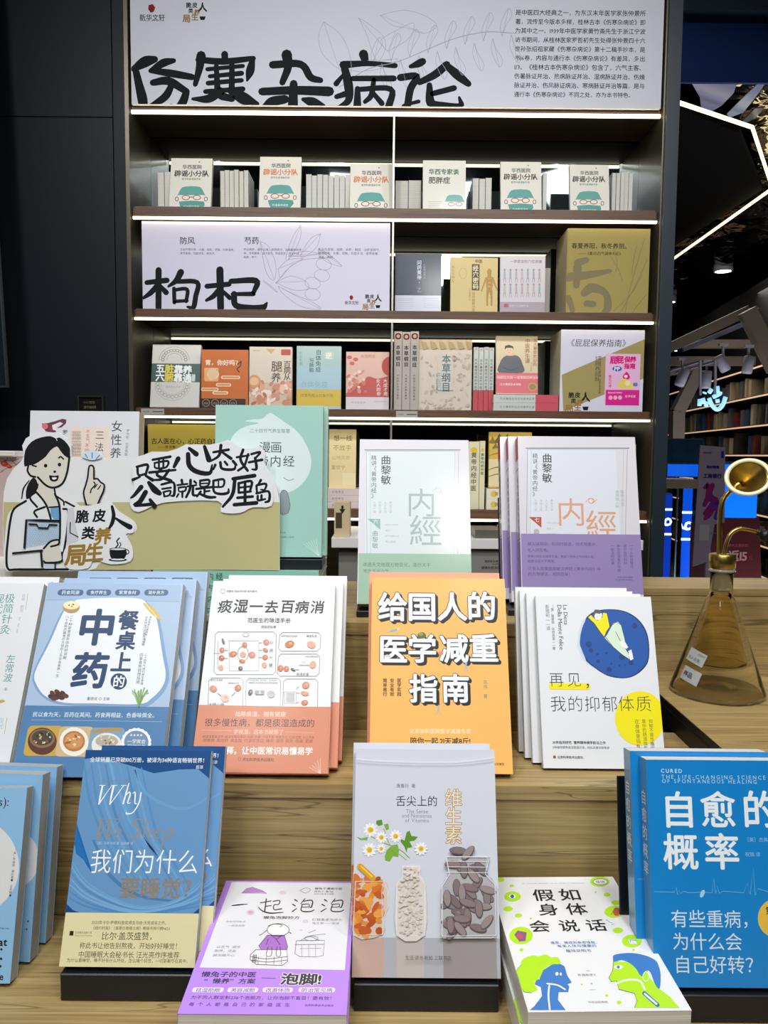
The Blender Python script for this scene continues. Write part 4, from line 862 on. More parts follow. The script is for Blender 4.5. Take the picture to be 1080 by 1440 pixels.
# cutout sign
YS = 1.1275
fS = Face(frame_m(Vector((0, YS, ZTK+.0004)), (1, 0, 0), .03), .5, .3)
a = Art(fS, clip=False).frame(0, 540, 2.25)
outl = [(18, 588), (10, 530), (9, 470), (9, 400), (12, 340), (22, 300), (42, 268), (66, 246), (76, 225), (70, 195), (82, 172), (108, 156), (145, 151), (185, 155), (212, 172), (226, 195), (226, 232), (256, 236), (262, 226), (268, 214), (320, 212), (330, 234), (400, 234), (428, 232), (455, 224), (480, 214), (530, 214), (560, 205), (590, 190), (630, 200), (665, 192), (700, 184), (720, 177), (740, 190), (760, 204), (800, 204), (822, 196), (840, 222), (836, 252), (862, 296), (876, 330), (884, 370), (884, 588)]
sg = thing('cutout_sign', 'cutout promotional board with a cartoon woman doctor pointing upwards and brush lettering', 'sign', fS.M)
pu = [a.p(*q) for q in outl]; yb_ = min(q[1] for q in pu)
pu = [(q[0], max(q[1], 0.0003) if q[1] > .004 else .0003) for q in pu]
prism('board', pu, -.006, 0, mat('foam_board', 'e4e5e8', rough=.7), sg)
KH = 'bdb784'; BK = '14151b'; WT = 'e6e7eb'; SK = 'd9d6cb'
a.poly([(14, 588), (10, 440), (12, 374), (884, 374), (883, 588)], KH)
a.frame(0, 560, 4.5)
a.poly([(150, 1090), (40, 1090), (24, 1000), (40, 800), (60, 720), (130, 660), (150, 600), (420, 600), (520, 690), (690, 650), (730, 700), (850, 780), (860, 840), (800, 880), (840, 960), (830, 1030), (780, 1050), (640, 1040), (560, 1090)], WT, 3)
a.poly([(185, 430), (230, 410), (360, 300), (430, 350), (440, 420), (425, 480), (400, 540), (345, 568), (345, 610), (385, 640), (380, 700), (310, 690), (240, 600), (240, 520), (205, 495), (180, 470)], SK, 3)
a.poly([(152, 400), (160, 330), (200, 275), (260, 248), (320, 240), (355, 255), (375, 248), (410, 270), (440, 310), (444, 340), (440, 378), (410, 365), (380, 330), (360, 305), (320, 330), (290, 370), (250, 400), (215, 420), (180, 425), (156, 432)], BK, 2); a.line([(352, 248), (362, 268)], 4, WT)
a.poly([(212, 500), (180, 540), (165, 590), (168, 640), (200, 620), (240, 570), (232, 520)], BK, 2); a.stroke([(185, 520, 6), (150, 570, 10), (138, 635, 8)], BK)
def ol(pts, w=10, sm=4): a.stroke([(x, y, w*1.2) for x, y in pts], BK, sm, up=2)
a.L += 1
ol([(440, 370), (425, 470), (395, 540), (340, 566), (290, 550), (240, 500)], 11); ol([(180, 425), (175, 460), (195, 490), (225, 498)], 10); ol([(205, 425), (230, 432)], 8)
a.ell(289, 427, 11, 12, BK); a.ell(377, 420, 11, 12, BK); a.ell(347, 465, 9, 8, BK); ol([(372, 378), (385, 370), (402, 385)], 8)
a.poly([(310, 488), (345, 492), (372, 488), (365, 520), (340, 528), (318, 518)], BK, 2); a.poly([(328, 502), (360, 502), (350, 514), (335, 514)], 'f0f0f0', 2)
ol([(240, 545), (235, 570)], 9, 0); ol([(345, 575), (350, 605)], 9, 0)
ol([(228, 592), (270, 640), (300, 690), (322, 762)], 11); ol([(228, 592), (190, 630), (235, 688)], 11); ol([(285, 688), (218, 716), (235, 752)], 11); ol([(348, 605), (378, 690), (380, 860), (375, 905)], 11); ol([(350, 615), (400, 650), (405, 675)], 9); ol([(415, 655), (480, 690)], 10)
a.poly([(318, 690), (372, 686), (378, 768), (340, 765), (322, 740)], '6fa3cf'); ol([(312, 690), (376, 686)], 8, 0)
ol([(165, 650), (90, 700), (65, 780), (50, 900), (42, 1000), (52, 1080), (120, 1083), (430, 1083)], 12); ol([(400, 700), (432, 715), (425, 840), (402, 985)], 11)
a.poly([(172, 770), (378, 775), (378, 900), (360, 905), (300, 925), (158, 950)], 'b9cde2')
random.seed(4)
for i in range(14):
    for j in range(12):
        x, y = 176+i*15+(j % 2)*7, 800+j*12
        if x < 372 and y < 940-(x-160)*.2: a.ell(x, y, 3, 3, '8fa9c6', 0, 5)
ol([(158, 945), (170, 770), (260, 772), (378, 776)], 12, 0); ol([(188, 796), (235, 798), (248, 820), (305, 822), (315, 800), (362, 802)], 9, 0)
a.poly([(280, 950), (330, 905), (375, 895), (372, 930), (395, 980), (390, 1030), (300, 1040), (275, 1010)], SK, 2)
ol([(85, 980), (270, 962)], 10, 0); ol([(262, 965), (270, 1065)], 11, 0); ol([(280, 950), (325, 905), (375, 897), (370, 925), (325, 938)], 10); ol([(395, 975), (392, 1030), (300, 1040), (280, 1030)], 10); a.rect(285, 1048, 350, 1078, 'c4d2e2'); ol([(352, 1040), (352, 1078)], 8, 0)
a.poly([(430, 700), (470, 690), (500, 830), (520, 890), (470, 950), (430, 1080), (425, 900)], 'ced0d6'); ol([(448, 785), (446, 850), (515, 888)], 6, 0)
a.poly([(555, 670), (530, 600), (535, 560), (560, 500), (565, 435), (582, 425), (595, 440), (598, 515), (625, 505), (640, 530), (662, 545), (660, 580), (640, 630), (625, 680)], SK)
ol([(548, 672), (532, 600), (545, 550), (558, 500), (566, 435), (582, 426), (596, 440), (597, 510)], 9, 3); ol([(597, 512), (620, 510), (640, 532), (662, 548), (658, 585), (640, 625), (622, 668)], 9, 3); ol([(597, 530), (605, 548), (582, 575), (575, 598)], 7, 3); ol([(618, 545), (600, 568)], 6, 0); ol([(640, 552), (622, 576)], 6, 0)
a.poly([(525, 375), (535, 340), (600, 330), (645, 360), (640, 380), (580, 392)], 'cfe0ea', 3)
for p_ in ([(542, 355), (556, 378)], [(586, 346), (586, 378)], [(632, 362), (612, 384)]): a.line(p_, 8, '5a9fd0')
GO = '9a7a2e'
a.L += 1
def halo(pts): a.poly(pts, WT, 3)
halo([(470, 690), (560, 680), (700, 660), (760, 720), (850, 780), (845, 850), (800, 860), (840, 940), (830, 1030), (700, 1050), (600, 1020), (560, 1075), (440, 1080), (400, 1010), (430, 930), (500, 900), (480, 800)])
for c_, x, y, k, cc, r_2 in (('脆', 524, 748, 84, BK, .05), ('皮', 632, 742, 84, BK, .05), ('类', 562, 852, 84, BK, .0), ('养', 655, 872, 108, GO, .1), ('局', 486, 990, 142, GO, .06), ('生', 600, 975, 120, GO, .08)): a.ch(c_, x, y, k, cc, .035, rot=r_2, shear=.15)
a.brush(BK, [(712, 685, 18), (722, 740, 24), (712, 790, 24), (688, 832, 12)], [(735, 760, 14), (780, 790, 26), (825, 815, 34)])
a.poly([(695, 962), (800, 962), (798, 1000), (778, 1018), (720, 1018), (700, 1000)], BK, 2); a.ell(748, 1022, 58, 11, BK); a.ell(748, 1019, 44, 6, WT); a.poly([(706, 958), (790, 958), (786, 1004), (770, 1014), (728, 1014), (710, 1002)], BK, 2); a.ring(748, 955, 52, 8, 4, BK); a.ell(748, 955, 46, 5, WT); a.ring(805, 972, 13, 14, 6, BK); ol([(735, 945), (750, 925), (742, 905), (757, 885)], 7); ol([(758, 942), (768, 925), (760, 912)], 5)
a.frame(0, 540, 2.25)
halo([(420, 300), (425, 250), (470, 226), (545, 216), (600, 192), (670, 192), (725, 180), (770, 205), (828, 205), (838, 260), (862, 320), (860, 385), (800, 390), (760, 408), (700, 405), (690, 370), (520, 375), (440, 405), (412, 380), (425, 330)])
hb = lambda *st: a.brush(BK, *st, w=1.3)
hb([(434, 262, 6), (468, 256, 7), (463, 284, 6)], [(436, 264, 6), (440, 288, 6), (464, 284, 6)], [(444, 294, 5), (422, 303, 8)], [(462, 290, 6), (484, 304, 9)])
hb([(484, 240, 6), (540, 230, 7)], [(490, 250, 5), (532, 244, 6), (526, 264, 5), (494, 266, 5), (490, 250, 4)], [(504, 240, 5), (504, 264, 5)], [(518, 238, 5), (518, 262, 5)], [(474, 280, 7), (556, 272, 6)], [(514, 266, 6), (498, 288, 7), (542, 306, 8)], [(536, 272, 7), (514, 300, 7), (484, 304, 5)])
hb([(565, 236, 12), (552, 262, 8)], [(596, 222, 11), (600, 258, 12), (625, 278, 12), (664, 282, 10), (672, 256, 4)], [(600, 204, 8), (622, 222, 13)], [(648, 198, 8), (662, 240, 14)])
hb([(676, 216, 6), (724, 208, 7)], [(700, 194, 8), (694, 226, 7), (668, 244, 5)], [(704, 216, 6), (732, 236, 8)], [(682, 256, 7), (676, 270, 5)], [(698, 248, 7), (704, 268, 7), (740, 270, 7), (746, 256, 4)], [(712, 246, 6), (720, 256, 6)], [(738, 244, 7), (748, 256, 7)])
hb([(770, 208, 7), (762, 240, 7), (784, 274, 7)], [(750, 232, 6), (788, 226, 5)], [(786, 222, 6), (774, 258, 6), (754, 274, 6)], [(796, 222, 6), (824, 216, 6), (808, 236, 5)], [(808, 234, 7), (812, 268, 7), (798, 270, 4)], [(788, 248, 6), (830, 240, 7)])
hb([(448, 326, 12), (426, 352, 8), (416, 360, 5)], [(472, 312, 9), (490, 334, 16), (506, 346, 12)], [(462, 342, 12), (444, 372, 12), (428, 384, 8), (484, 380, 9)], [(476, 366, 8), (490, 386, 12)])
hb([(512, 318, 6), (550, 312, 6), (552, 350, 7), (542, 354, 4)], [(514, 332, 5), (542, 328, 5)], [(518, 342, 5), (522, 356, 5)], [(518, 342, 5), (540, 338, 5), (536, 352, 5), (520, 356, 4)])
hb([(576, 304, 7), (578, 316, 6)], [(562, 320, 5), (594, 316, 5)], [(566, 328, 5), (588, 326, 5), (586, 338, 5), (568, 340, 4), (566, 328, 4)], [(578, 340, 6), (578, 358, 5)], [(566, 348, 5), (560, 358, 4)], [(604, 304, 7), (602, 332, 7), (590, 358, 6)], [(594, 324, 5), (622, 320, 5)], [(612, 326, 6), (612, 350, 7), (626, 352, 4)], [(616, 308, 6), (622, 314, 5)])
hb([(634, 306, 6), (662, 304, 6), (658, 322, 5), (636, 324, 5), (634, 306, 5)], [(636, 315, 4), (658, 314, 4)], [(622, 332, 6), (672, 326, 6)], [(648, 330, 6), (648, 348, 5)], [(636, 340, 6), (624, 356, 5)], [(634, 348, 6), (660, 358, 8), (682, 358, 6)], [(650, 340, 5), (664, 338, 5)])
hb([(676, 306, 6), (708, 302, 6), (706, 324, 5), (678, 326, 5)], [(676, 306, 6), (678, 340, 6), (700, 348, 7), (722, 344, 7), (724, 332, 4)], [(692, 306, 4), (692, 324, 4)])
hb([(738, 300, 9), (806, 290, 10)], [(744, 302, 9), (736, 350, 9), (706, 388, 6)], [(756, 314, 7), (756, 344, 6)], [(756, 314, 6), (796, 308, 7), (792, 338, 6)], [(758, 328, 5), (792, 324, 5)], [(756, 344, 6), (794, 340, 6)], [(776, 314, 7), (776, 376, 8)], [(752, 360, 7), (800, 356, 7)], [(742, 382, 9), (812, 376, 10)])
hb([(826, 304, 7), (818, 318, 5)], [(812, 322, 6), (814, 346, 5)], [(814, 320, 6), (842, 316, 6), (838, 334, 5), (826, 334, 4)], [(812, 346, 6), (850, 340, 6), (852, 368, 7), (840, 374, 5)], [(828, 352, 6), (828, 366, 6)], [(816, 354, 6), (818, 368, 6), (840, 364, 5)])
a.build('printed_face', sg, MATTE)
box('easel_strut', -.36, -.33, 0, .12, -.035, -.0065, mat('foam_board', 'e4e5e8'), sg)

# white acupuncture paperbacks at the left edge of the middle level
fM = stand((-75, 818), (54, 822), (9, 1098), (-150, 1090), Z2, .014)
rM = book('white acupuncture paperback with teal title cut by the left picture edge, front copy', fM, .014, 'dcdee2', 'dcdee2', group='white acupuncture paperbacks')
a = Art(fM).frame(0, 780, 4.8); a.full('dcdee2'); TG = '3f8f8c'; a.res = 3
a.vtext('极简针灸', (72, 260), (30, 540), TG, -.002); a.vtext('现代', (2, 262), (-22, 400), TG); a.vtext('左常波', (78, 672), (50, 862), TG); a.res = 2
a.vtext('著', (42, 898), (38, 920), '6a7a80'); a.line([(189, 262), (175, 368)], 3, 'b09a5a'); a.line([(48, 1100), (30, 1210)], 3, 'b09a5a'); a.vtext('名师 图文', (162, 264), (145, 390), 'a0a6aa'); a.vtext('视频 讲解 配送', (136, 420), (115, 530), 'a0a6aa'); a.poly([(-20, 985), (20, 978), (38, 990), (15, 1000), (-20, 1008)], 'c2a048')
a.vtext('现代', (12, 1100), (0, 1180), '9cc4c8')
a.build('cover_print', rM)
behind(rM, fM, [('white acupuncture paperback, second copy', 0, .003, .0), ('white acupuncture paperback, rearmost copy reaching under the sign', -.03, .003, .0)])

# light blue square-thick books standing at the far left of the lowest level
def edge_book(TL, TR, BR, BL, label, t, art=None, first=None, group=None):
    f = stand(TL, TR, BR, BL, Z1, t, level=False)
    r = book(label, f, t, '8fbfe4', '8fbfe4', pages=mat('grey_page_edges', 'a9a9a4', rough=.8, vary=.12, vscale=90), group=group)
    return f, r
fN, rN = edge_book((-118, 1106), (38, 1110), (14, 1383), (-150, 1384), 'light blue thick paperback with a white oval at the lower left edge, nearest of three', .018)
a = Art(fN).frame(0, 1060, 3.79); a.full('8dbde4'); a.ell(-150, 600, 252, 258, 'dcdfe2', n=48); 
a.text('es):', (-38, 252), (50, 254), '22262c', .004); a.vtext('［美］乔纳森·福尔曼◆ 王莉娜◆', (82, 505), (54, 762), '30343a'); a.text('Fuhrman', (0, 928), (50, 929), '33383e', .004); a.text('What', (-90, 1000), (40, 1002), '15181c', .03)
a.ell(6, 1092, 7, 7, '15181c'); a.ell(2, 1132, 7, 7, '15181c'); a.ell(8, 1042, 6, 6, '15181c'); a.text('Live', (-60, 1184), (20, 1186), '15181c', .02)
a.build('cover_print', rN)
fO, rO = edge_book((-90, 1080), (64, 1094), (42, 1353), (-110, 1345), 'light blue thick paperback with a white oval, second of three', .018)
b = Art(fO).frame(0, 1060, 3.79); b.full('8dbde4'); b.ell(60, 560, 150, 160, 'dcdfe2', n=40); b.ell(142, 935, 4, 5, '15181c'); b.ell(150, 892, 4, 5, '15181c'); b.build('cover_print', rO)
fQ, rQ = edge_book((-70, 1072), (80, 1080), (64, 1326), (-90, 1318), 'light blue thick paperback with a white oval, farthest of three', .016)
b = Art(fQ).frame(0, 1060, 3.79); b.full('8dbde4'); b.build('cover_print', rQ)

# the two hardcover sets of the classic
def classic(q, z0, label, obi, title_c, mark, group, seal, num, big, t, fr):
    f = stand(*q, z0, t); r = book(label, f, t, 'dcd9e0', 'dcd9e0', hard=True, group=group, wrap=True)
    r['hard'] = 1
    return f, r
HZ = .010
fR, rR = classic(((508, 618), (659, 619), (664, 851), (503, 849)), Z3+HZ, 'hardcover classic with pale green lettering and green band, front copy', 'a9cbb4', 'a', 'b', 'hardcovers with green bands', 0, 0, 0, .026, None)
fT, rT = classic(((729, 615), (893, 613), (906, 852), (735, 851)), Z3+HZ, 'hardcover classic with orange lettering and violet band, front copy', '9a86b8', 'a', 'b', 'hardcovers with violet bands', 0, 0, 0, .022, None)
def classic_art(f, r, L, R, T, cx, col2, obi, obi_y, green):
    a = Art(f).frame(460, 560, 2.25); a.full('cfccd4')
    x0, x1, y0 = L, R, T
    a.rect(x0, y0, x1, 900, 'ccd6d8' if green else 'd2d5de'); a.frame_box(x0, y0, x1, 880, 1.5, '8fa8a8' if green else '7f86a0'); a.line([(x0-6, y0-4), (x1+6, y0-4)], 2.5, '4a5a5c'); a.line([(x0+12, y0), (x0+12, 880)], 1, '9ab0b0'); a.line([(x1-12, y0), (x1-12, 880)], 1, '9ab0b0')
    a.res = 3; a.vtext('曲黎敏', (x0+62, y0+12), (x0+62, y0+106), '22262a', .01); a.vtext('精讲《黄帝内经》', (x0+24, y0+12), (x0+24, y0+150), '2c3034'); a.res = 2
    for i, s_ in enumerate(('七情六欲', '天地之道', '人之生也', '养生之本')): a.vtext(s_, (x0+26+i*17, y0+158), (x0+26+i*17, y0+196), '9aa6a8')
    a.poly([(x0+4, y0+214), (x0+44, y0+214), (x0+44, y0+248)], col2); a.text('六' if green else '七', (x0+22, y0+222), (x0+38, y0+223), 'eeeeee'); a.vtext('曲黎敏', (x0+28, y0+250), (x0+28, y0+308), '6a8a84' if green else '8a6a64')
    a.res = 3
    if green: a.ch('内', 298, 330, 96, '98aaa6', .004); a.ch('經', 312, 418, 106, '98aaa6', .004)
    else: a.ch('内', 772, 360, 96, 'd09a78', .006); a.ch('經', 868, 402, 104, 'd09a78', .006)
    a.res = 2
    k = (352, 292) if green else (836, 325)
    a.line([(k[0]-18, k[1]+4), (k[0]-6, k[1]-8), (k[0]+8, k[1]-2), (k[0]+2, k[1]+8), (k[0]+18, k[1]-4)], 2, 'a9b9b6' if green else 'd98a5a', 4); a.ring(k[0], k[1], 9, 8, 1.8, 'a9b9b6' if green else 'd98a5a')
    a.vtext('黄帝先生', (x1-14-3, y0+128), (x1-14, y0+180), '9aa6a8'); a.vtext('曲黎敏人民', (x1-32, y0+128), (x1-32, y0+186), '9aa6a8')
    for i in range(4): a.text(('天地与人的对话', '道生一', '四气调神大论', '养心养命')[i], (x0+60, y0+232+i*18), (x0+60+(40, 22, 44, 34)[i], y0+233+i*18), '9aa6a8')
    a.L += 2; v = f.uv(a.ox+(x0+x1)/2/2.25, a.oy+obi_y/2.25)[1]/f.h; vb = .065 if not green else 0
    a.full(obi, 0, 1, vb, v); oc = '5a6f62' if green else '4f4470'; a.L += 1
    if green: a.text('讲透天文地理万物变化，道尽天干', (112, 526), (328, 528), oc); a.text('地支五运六气', (114, 546), (196, 547), oc)
    else:
        a.text('朝五味阴阳，知四时顺逆，恒天地奥妙，', (634, 460), (862, 463), oc); a.text('化入间苦难。', (634, 480), (708, 481), oc); a.text('求黄万物生长顺养生道，掌握了养命之气的根与本，', (634, 500), (852, 502), oc); a.text('健康活百岁不再难。', (634, 515), (728, 516), oc)
        a.text('少有人能像曲黎敏这样把《黄帝内经》中', (636, 538), (866, 541), oc); a.text('的万物讲活，共同百味！', (636, 556), (776, 557), oc)
        for i, s_ in enumerate(('一个人的智慧只', '顺乎自然四时', '养生应该有的中医', '一部活的经典')): a.vtext(s_, (962-i*20, 462), (964-i*20, 462+len(s_)*11), oc)
        a.text('天津出版传媒集团', (918, 566), (968, 567), oc); a.text('天津科学技术出版社', (912, 574), (968, 575), oc)
    a.build('cover_print', r, WRAP)
classic_art(fR, rR, 124, 416, 168, 0, '7fb0a0', '93b5a0', 492, True)
classic_art(fT, rT, 634, 950, 162, 0, 'b04a3a', '8c7cae', 430, False)
def red_tip(c):
    def g(a):
        t, h = a.f.w, a.f.h; a.L += 1; a.poly_uv([(0, h*.86), (t, h*.86), (t, h), (0, h)], 'c23a42'); a.poly_uv([(0, h*.80), (t, h*.80), (t, h*.805), (0, h*.805)], '30343a'); a.poly_uv([(0, h*.38), (t, h*.38), (t, h*.385), (0, h*.385)], '30343a')
        if c: a.poly_uv([(0, 0.015), (t, .015), (t, h*.37), (0, h*.37)], c)
    return g
spine_text(rR, fR, .026, '曲黎敏精讲黄帝内经', '3a3f44', .011, .74, 1.1, red_tip('a9cbb4'), 0)
spine_text(rT, fT, .022, '曲黎敏精讲黄帝内经', '3a3f44', .010, .74, 1.1, red_tip('9c8abf'), 0)
behind(rT, fT, [('violet-banded hardcover, second copy with its red-tipped spine showing', 0, -.0115, 0), ('violet-banded hardcover, rearmost copy at the left', 0, -.0095, 0)])
for f, lab, n in ((fR, 'thin black stand under the green-banded hardcover', 1), (fT, 'thin black stand under the violet-banded hardcovers', 3)):
    p = f.M.translation; stand_box(lab, p.x-.002-(.02 if n == 3 else 0), min(p.x+f.w-.004, .372), p.y-.004, p.y+n*(f.t+.004)+.02, Z3+.0002, HZ-.0004, .17, max(0, f.tau-.03))
print('FITS3', [(round(f.w, 3), round(f.h, 3), round(math.degrees(f.tau), 1), round(f.M.translation.y, 3)) for f in (fK, fW, fP, fM, fN, fO, fQ, fR, fT)], YS, Ystk)

# ------------------------------------------------------------------ diffuser flask
GLASS = mat('thin_amber_glass', 'd9c49a', rough=.02, Transmission_Weight=1.0, IOR=1.22)
nt = GLASS.node_tree; b_ = nt.nodes['Principled BSDF']; b_.inputs['Base Color'].default_value = (.975, .95, .89, 1)
GOLD = mat('brushed_gold', 'c4a95c', rough=.3, metal=1, bump=.05, bscale=60, stretch=(1, 1, 12))
GOLDI = mat('bright_gold_inside', 'd2ab34', rough=.35, metal=.8)
yf = 1.168; zf0 = ZR+.0005; xf = on_y(1008, 975, yf).x
fl = thing('glass_flask', 'conical amber glass flask with a brass cap and horn on the oak block', 'flask', Vector((xf, yf, zf0)))
def zpx(py): return on_y(1015, py, yf).z-zf0
zn, zl, zc0, zc1 = zpx(838), zpx(806), zpx(800), zpx(778)
R_ = .0695; rn = .0165; th = .0010
prof = [(R_-.003, .0), (R_, .003), (R_-.001, .007), (rn+.004, zn-.004), (rn, zn+.004), (rn, zl), (rn+.0015, zl+.002), (rn-th, zl+.002), (rn-th, zn+.004), (rn+.004-th, zn-.004), (R_-.001-th, .0072), (R_-.0035, .0012), (0.001, .0011), (.001, 0)]
lathe('body', prof, GLASS, fl, n=64, closed=True)
AMB = mat('amber_inner_glass', 'a87c22', rough=.03, Transmission_Weight=1.0, IOR=1.12); AMB.node_tree.nodes['Principled BSDF'].inputs['Base Color'].default_value = (.95, .87, .62, 1)
lathe('inner_cone', [(.040, .048), (.0415, .049), (.0150, zn-.004), (.0148, zn+.004), (.0140, zn+.004), (.0141, zn-.005), (.0400, .0500)], AMB, fl, n=56, closed=True)
lathe('inner_cone_base', [(.001, .046), (.030, .046), (.040, .0485), (.040, .0492), (.030, .0468), (.001, .0468)], AMB, fl, n=56)
lathe('liquid', [(.001, .0014), (R_-.0055, .0014), (R_-.006, .0035), (.001, .0035)], mat('thin_amber_oil', 'ecd9a4', rough=.05, Transmission_Weight=.9, IOR=1.2), fl, n=48)
for k in range(5): 
    z = zl+.003+(zc0-zl-.003)*0; break
lathe('stopper', [(rn-.004, zn+.008), (rn-.0028, zn+.010)]+[q for k in range(6) for q in ((rn-.0026, zn+.012+k*.0042), (rn-.0042, zn+.014+k*.0042))]+[(rn-.004, zc0+.002)], mat('silicone_stopper', 'c9bd98', rough=.4, Transmission_Weight=.3), fl, n=32)
lathe('neck_ring', [(rn+.001, zl+.0022), (rn+.003, zl+.003), (rn+.003, zl+.006), (rn+.001, zl+.0075), (rn-.003, zl+.0075), (rn-.003, zl+.0022)], mat('clear_collar', 'd9d6cc', rough=.1, Transmission_Weight=.7), fl, n=40, closed=True)
zc0 = zl+.0078; zc1 = zpx(779)
lathe('cap', [(.0005, zc0), (.0182, zc0), (.0190, zc0+.001), (.0190, zc1-.001), (.0182, zc1), (.0005, zc1)], GOLD, fl, n=48)
def L3(px, py, dy=0): p = on_y(px, py, yf+dy); return (p.x-xf, dy, p.z-zf0)
tube('tube', [L3(1011, 781), L3(1012, 760), L3(1012, 735), L3(1014, 712), L3(1020, 698), L3(1030, 688, -.002), L3(1040, 680, -.004)], .0036, GOLD, fl)
tube('tube', [L3(1018, 781, .004), L3(1022, 762, .004), L3(1028, 750, .004), L3(1038, 744, .004), L3(1048, 744, .004), L3(1066, 748, .004)], .0030, GOLD, fl)
tube('bulb_hose', [L3(1065, 748, .004), L3(1074, 752, .004), L3(1090, 762, .004), L3(1110, 775, .004)], [.0055, .009, .013, .014], mat('black_rubber', '0c0c0e', rough=.5), fl, n=20)
# the horn opens towards the viewer
hc = Vector(L3(1052, 671.5, -.012)); hd = Vector((-.10, -.93, .38)).normalized()
hx = Vector((0.93, 0, .30)); hx = (hx-hd*hx.dot(hd)).normalized(); hy = hd.cross(hx)
HM = Matrix((hx, hy, hd)).transposed().to_4x4(); HM.translation = hc
s1 = 1.0
prof = [(.0038, -.036), (.006, -.028), (.012, -.016), (.021, -.006), (.0295, -.0005), (.0315, .0006), (.0315, .0016), (.0295, .002), (.0255, .0012), (.0235, -.001), (.0195, -.0055), (.0110, -.015), (.0045, -.027), (.0015, -.034)]
ho = lathe('horn', prof, GOLD, fl, HM @ Matrix.Diagonal((1.13, .93, 1, 1)), n=56, closed=True)
ho.data.materials.append(GOLDI)
lathe('horn_rim', [(.0250, .0016), (.0316, .0010), (.0320, .0022), (.0300, .0034), (.0262, .0030)], mat('polished_rim', 'efe6b8', rough=.35, metal=.25), fl, HM @ Matrix.Diagonal((1.13, .93, 1, 1)), n=56, closed=True)
tube('horn_neck', [tuple(hc+hd*-.034), tuple(hc+hd*-.040+Vector((-.004, 0, -.004))), L3(1035, 684, -.002), L3(1028, 690, -.002)], .0038, GOLD, fl)
# stickers on the cone
def sticker(px, py, w, h, rot, art):
    # tangent frame on the cone's surface nearest the viewer
    d = ray(px, py); sl = math.atan((R_-rn-.004)/(zn-.012)); best = None
    for i in range(4000):
        s = 1.1+i*.0001; P = EYE+d*s; q = P-Vector((xf, yf, zf0)); r = math.hypot(q.x, q.y); rr = R_-.0006-(q.z-.009)*math.tan(sl)
        if r <= rr: best = q; break
    ang = math.atan2(best.y, best.x); n = Vector((math.cos(ang)*math.cos(sl), math.sin(ang)*math.cos(sl), math.sin(sl))); tx = Vector((-math.sin(ang), math.cos(ang), 0)); ty = n.cross(tx)
    M = Matrix((tx, ty, n)).transposed().to_4x4(); M = M @ Matrix.Rotation(rot, 4, 'Z'); M.translation = best+n*.0012
    rr = (best.x**2+best.y**2)**.5/math.cos(sl)
    bm = bmesh.new(); vs = []
    for j in (0, 1):
        for i in range(9): u = (i/8-.5)*w; vs.append(bm.verts.new((u, (j-.5)*h, -(u*u)/(2*rr))))
    for i in range(8): bm.faces.new((vs[i], vs[i+1], vs[i+10], vs[i+9]))
    bmesh.ops.solidify(bm, geom=bm.faces[:], thickness=.0002)
    lb = fin('sticker', bm, mat('sticker_paper', 'd9dcdc', rough=.5), fl, M)
    a = Art(Flat(w, h), z0=.0003, clip=False); art(a, w, h); o = a.build('sticker_print', lb, MATTE, Matrix.Translation((-w/2, -h/2, 0)))
    me = o.data
    for v in me.vertices: u = v.co.x-w/2; v.co.z -= u*u/(2*rr)
def st1(a, w, h): a.text('无火香薰', (w*.1, h*.32), (w*.8, h*.32), '8a8a8c', .01); a.text('样品名称', (w*.55, h*.78), (w*.95, h*.78), '77777a')
def st2(a, w, h): a.text('样品', (w*.1, h*.5), (w*.64, h*.5), '2c2e30', .02)
sticker(979, 924, .032, .020, -.22, st1); sticker(971, 950, .033, .021, -.18, st2)
# ------------------------------------------------------------------ header and shelf signs
def board(label, x0, x1, y1, Y, z0, z1=None, name='sign_board', col='dcdde4', cat='sign', th=.012, tau=0):
    A = on_y(x0, 300, Y).x; B = on_y(x1, 300, Y).x; z1 = z1 or on_y((x0+x1)/2, y1, Y).z
    f = Face(frame_m(Vector((A, Y, z0)), (1, 0, 0), tau), B-A, z1-z0)
    r = thing(name, label, cat, f.M); box('board', 0, f.w, 0, f.h, -th, 0, mat('sign_panel_'+col, col, rough=.6), r); return f, r
LGY = 'a9a9b2'
def leaf(a, pts, col=LGY, w=1.6, vein=True):
    a.line(cr(pts+[pts[0]], 5), w, col)
    if vein: a.line([pts[0], pts[len(pts)//2]], w*.8, col)
fh, rh = board('large white header sign with black brush characters above the top shelf', 187.5, 924, 0, D+.004, z_head+.0165, ztop-.002)
a = Art(fh, z0=.0003).frame(170, 0, 2.769); a.full('d9dae2')
INK = '0d1218'
for st in ([(790, 85), (770, 140), (785, 210), (850, 270), (895, 285), (888, 200), (850, 130)], [(925, 70), (960, 90), (1020, 140), (1030, 190), (1000, 240), (975, 190), (955, 130)], [(1010, 60), (1060, 100), (1120, 110), (1180, 130), (1230, 100), (1180, 60), (1100, 40)], [(1040, 200), (1010, 160), (1070, 120), (1140, 90), (1120, 150)], [(850, 240), (900, 275), (1000, 270), (1080, 230), (1000, 240), (900, 245)]): leaf(a, st)
a.line([(850, 340), (960, 270), (1080, 240), (1200, 190), (1300, 150), (1420, 125), (1540, 130)], 3, LGY, 5)
for i in range(16):
    x = 980+i*36; y = 255-i*8; s_ = 1 if i % 2 else -1
    leaf(a, [(x, y), (x+14, y+40*s_), (x+38, y+84*s_), (x+26, y+110*s_), (x+6, y+78*s_), (x-6, y+40*s_)])
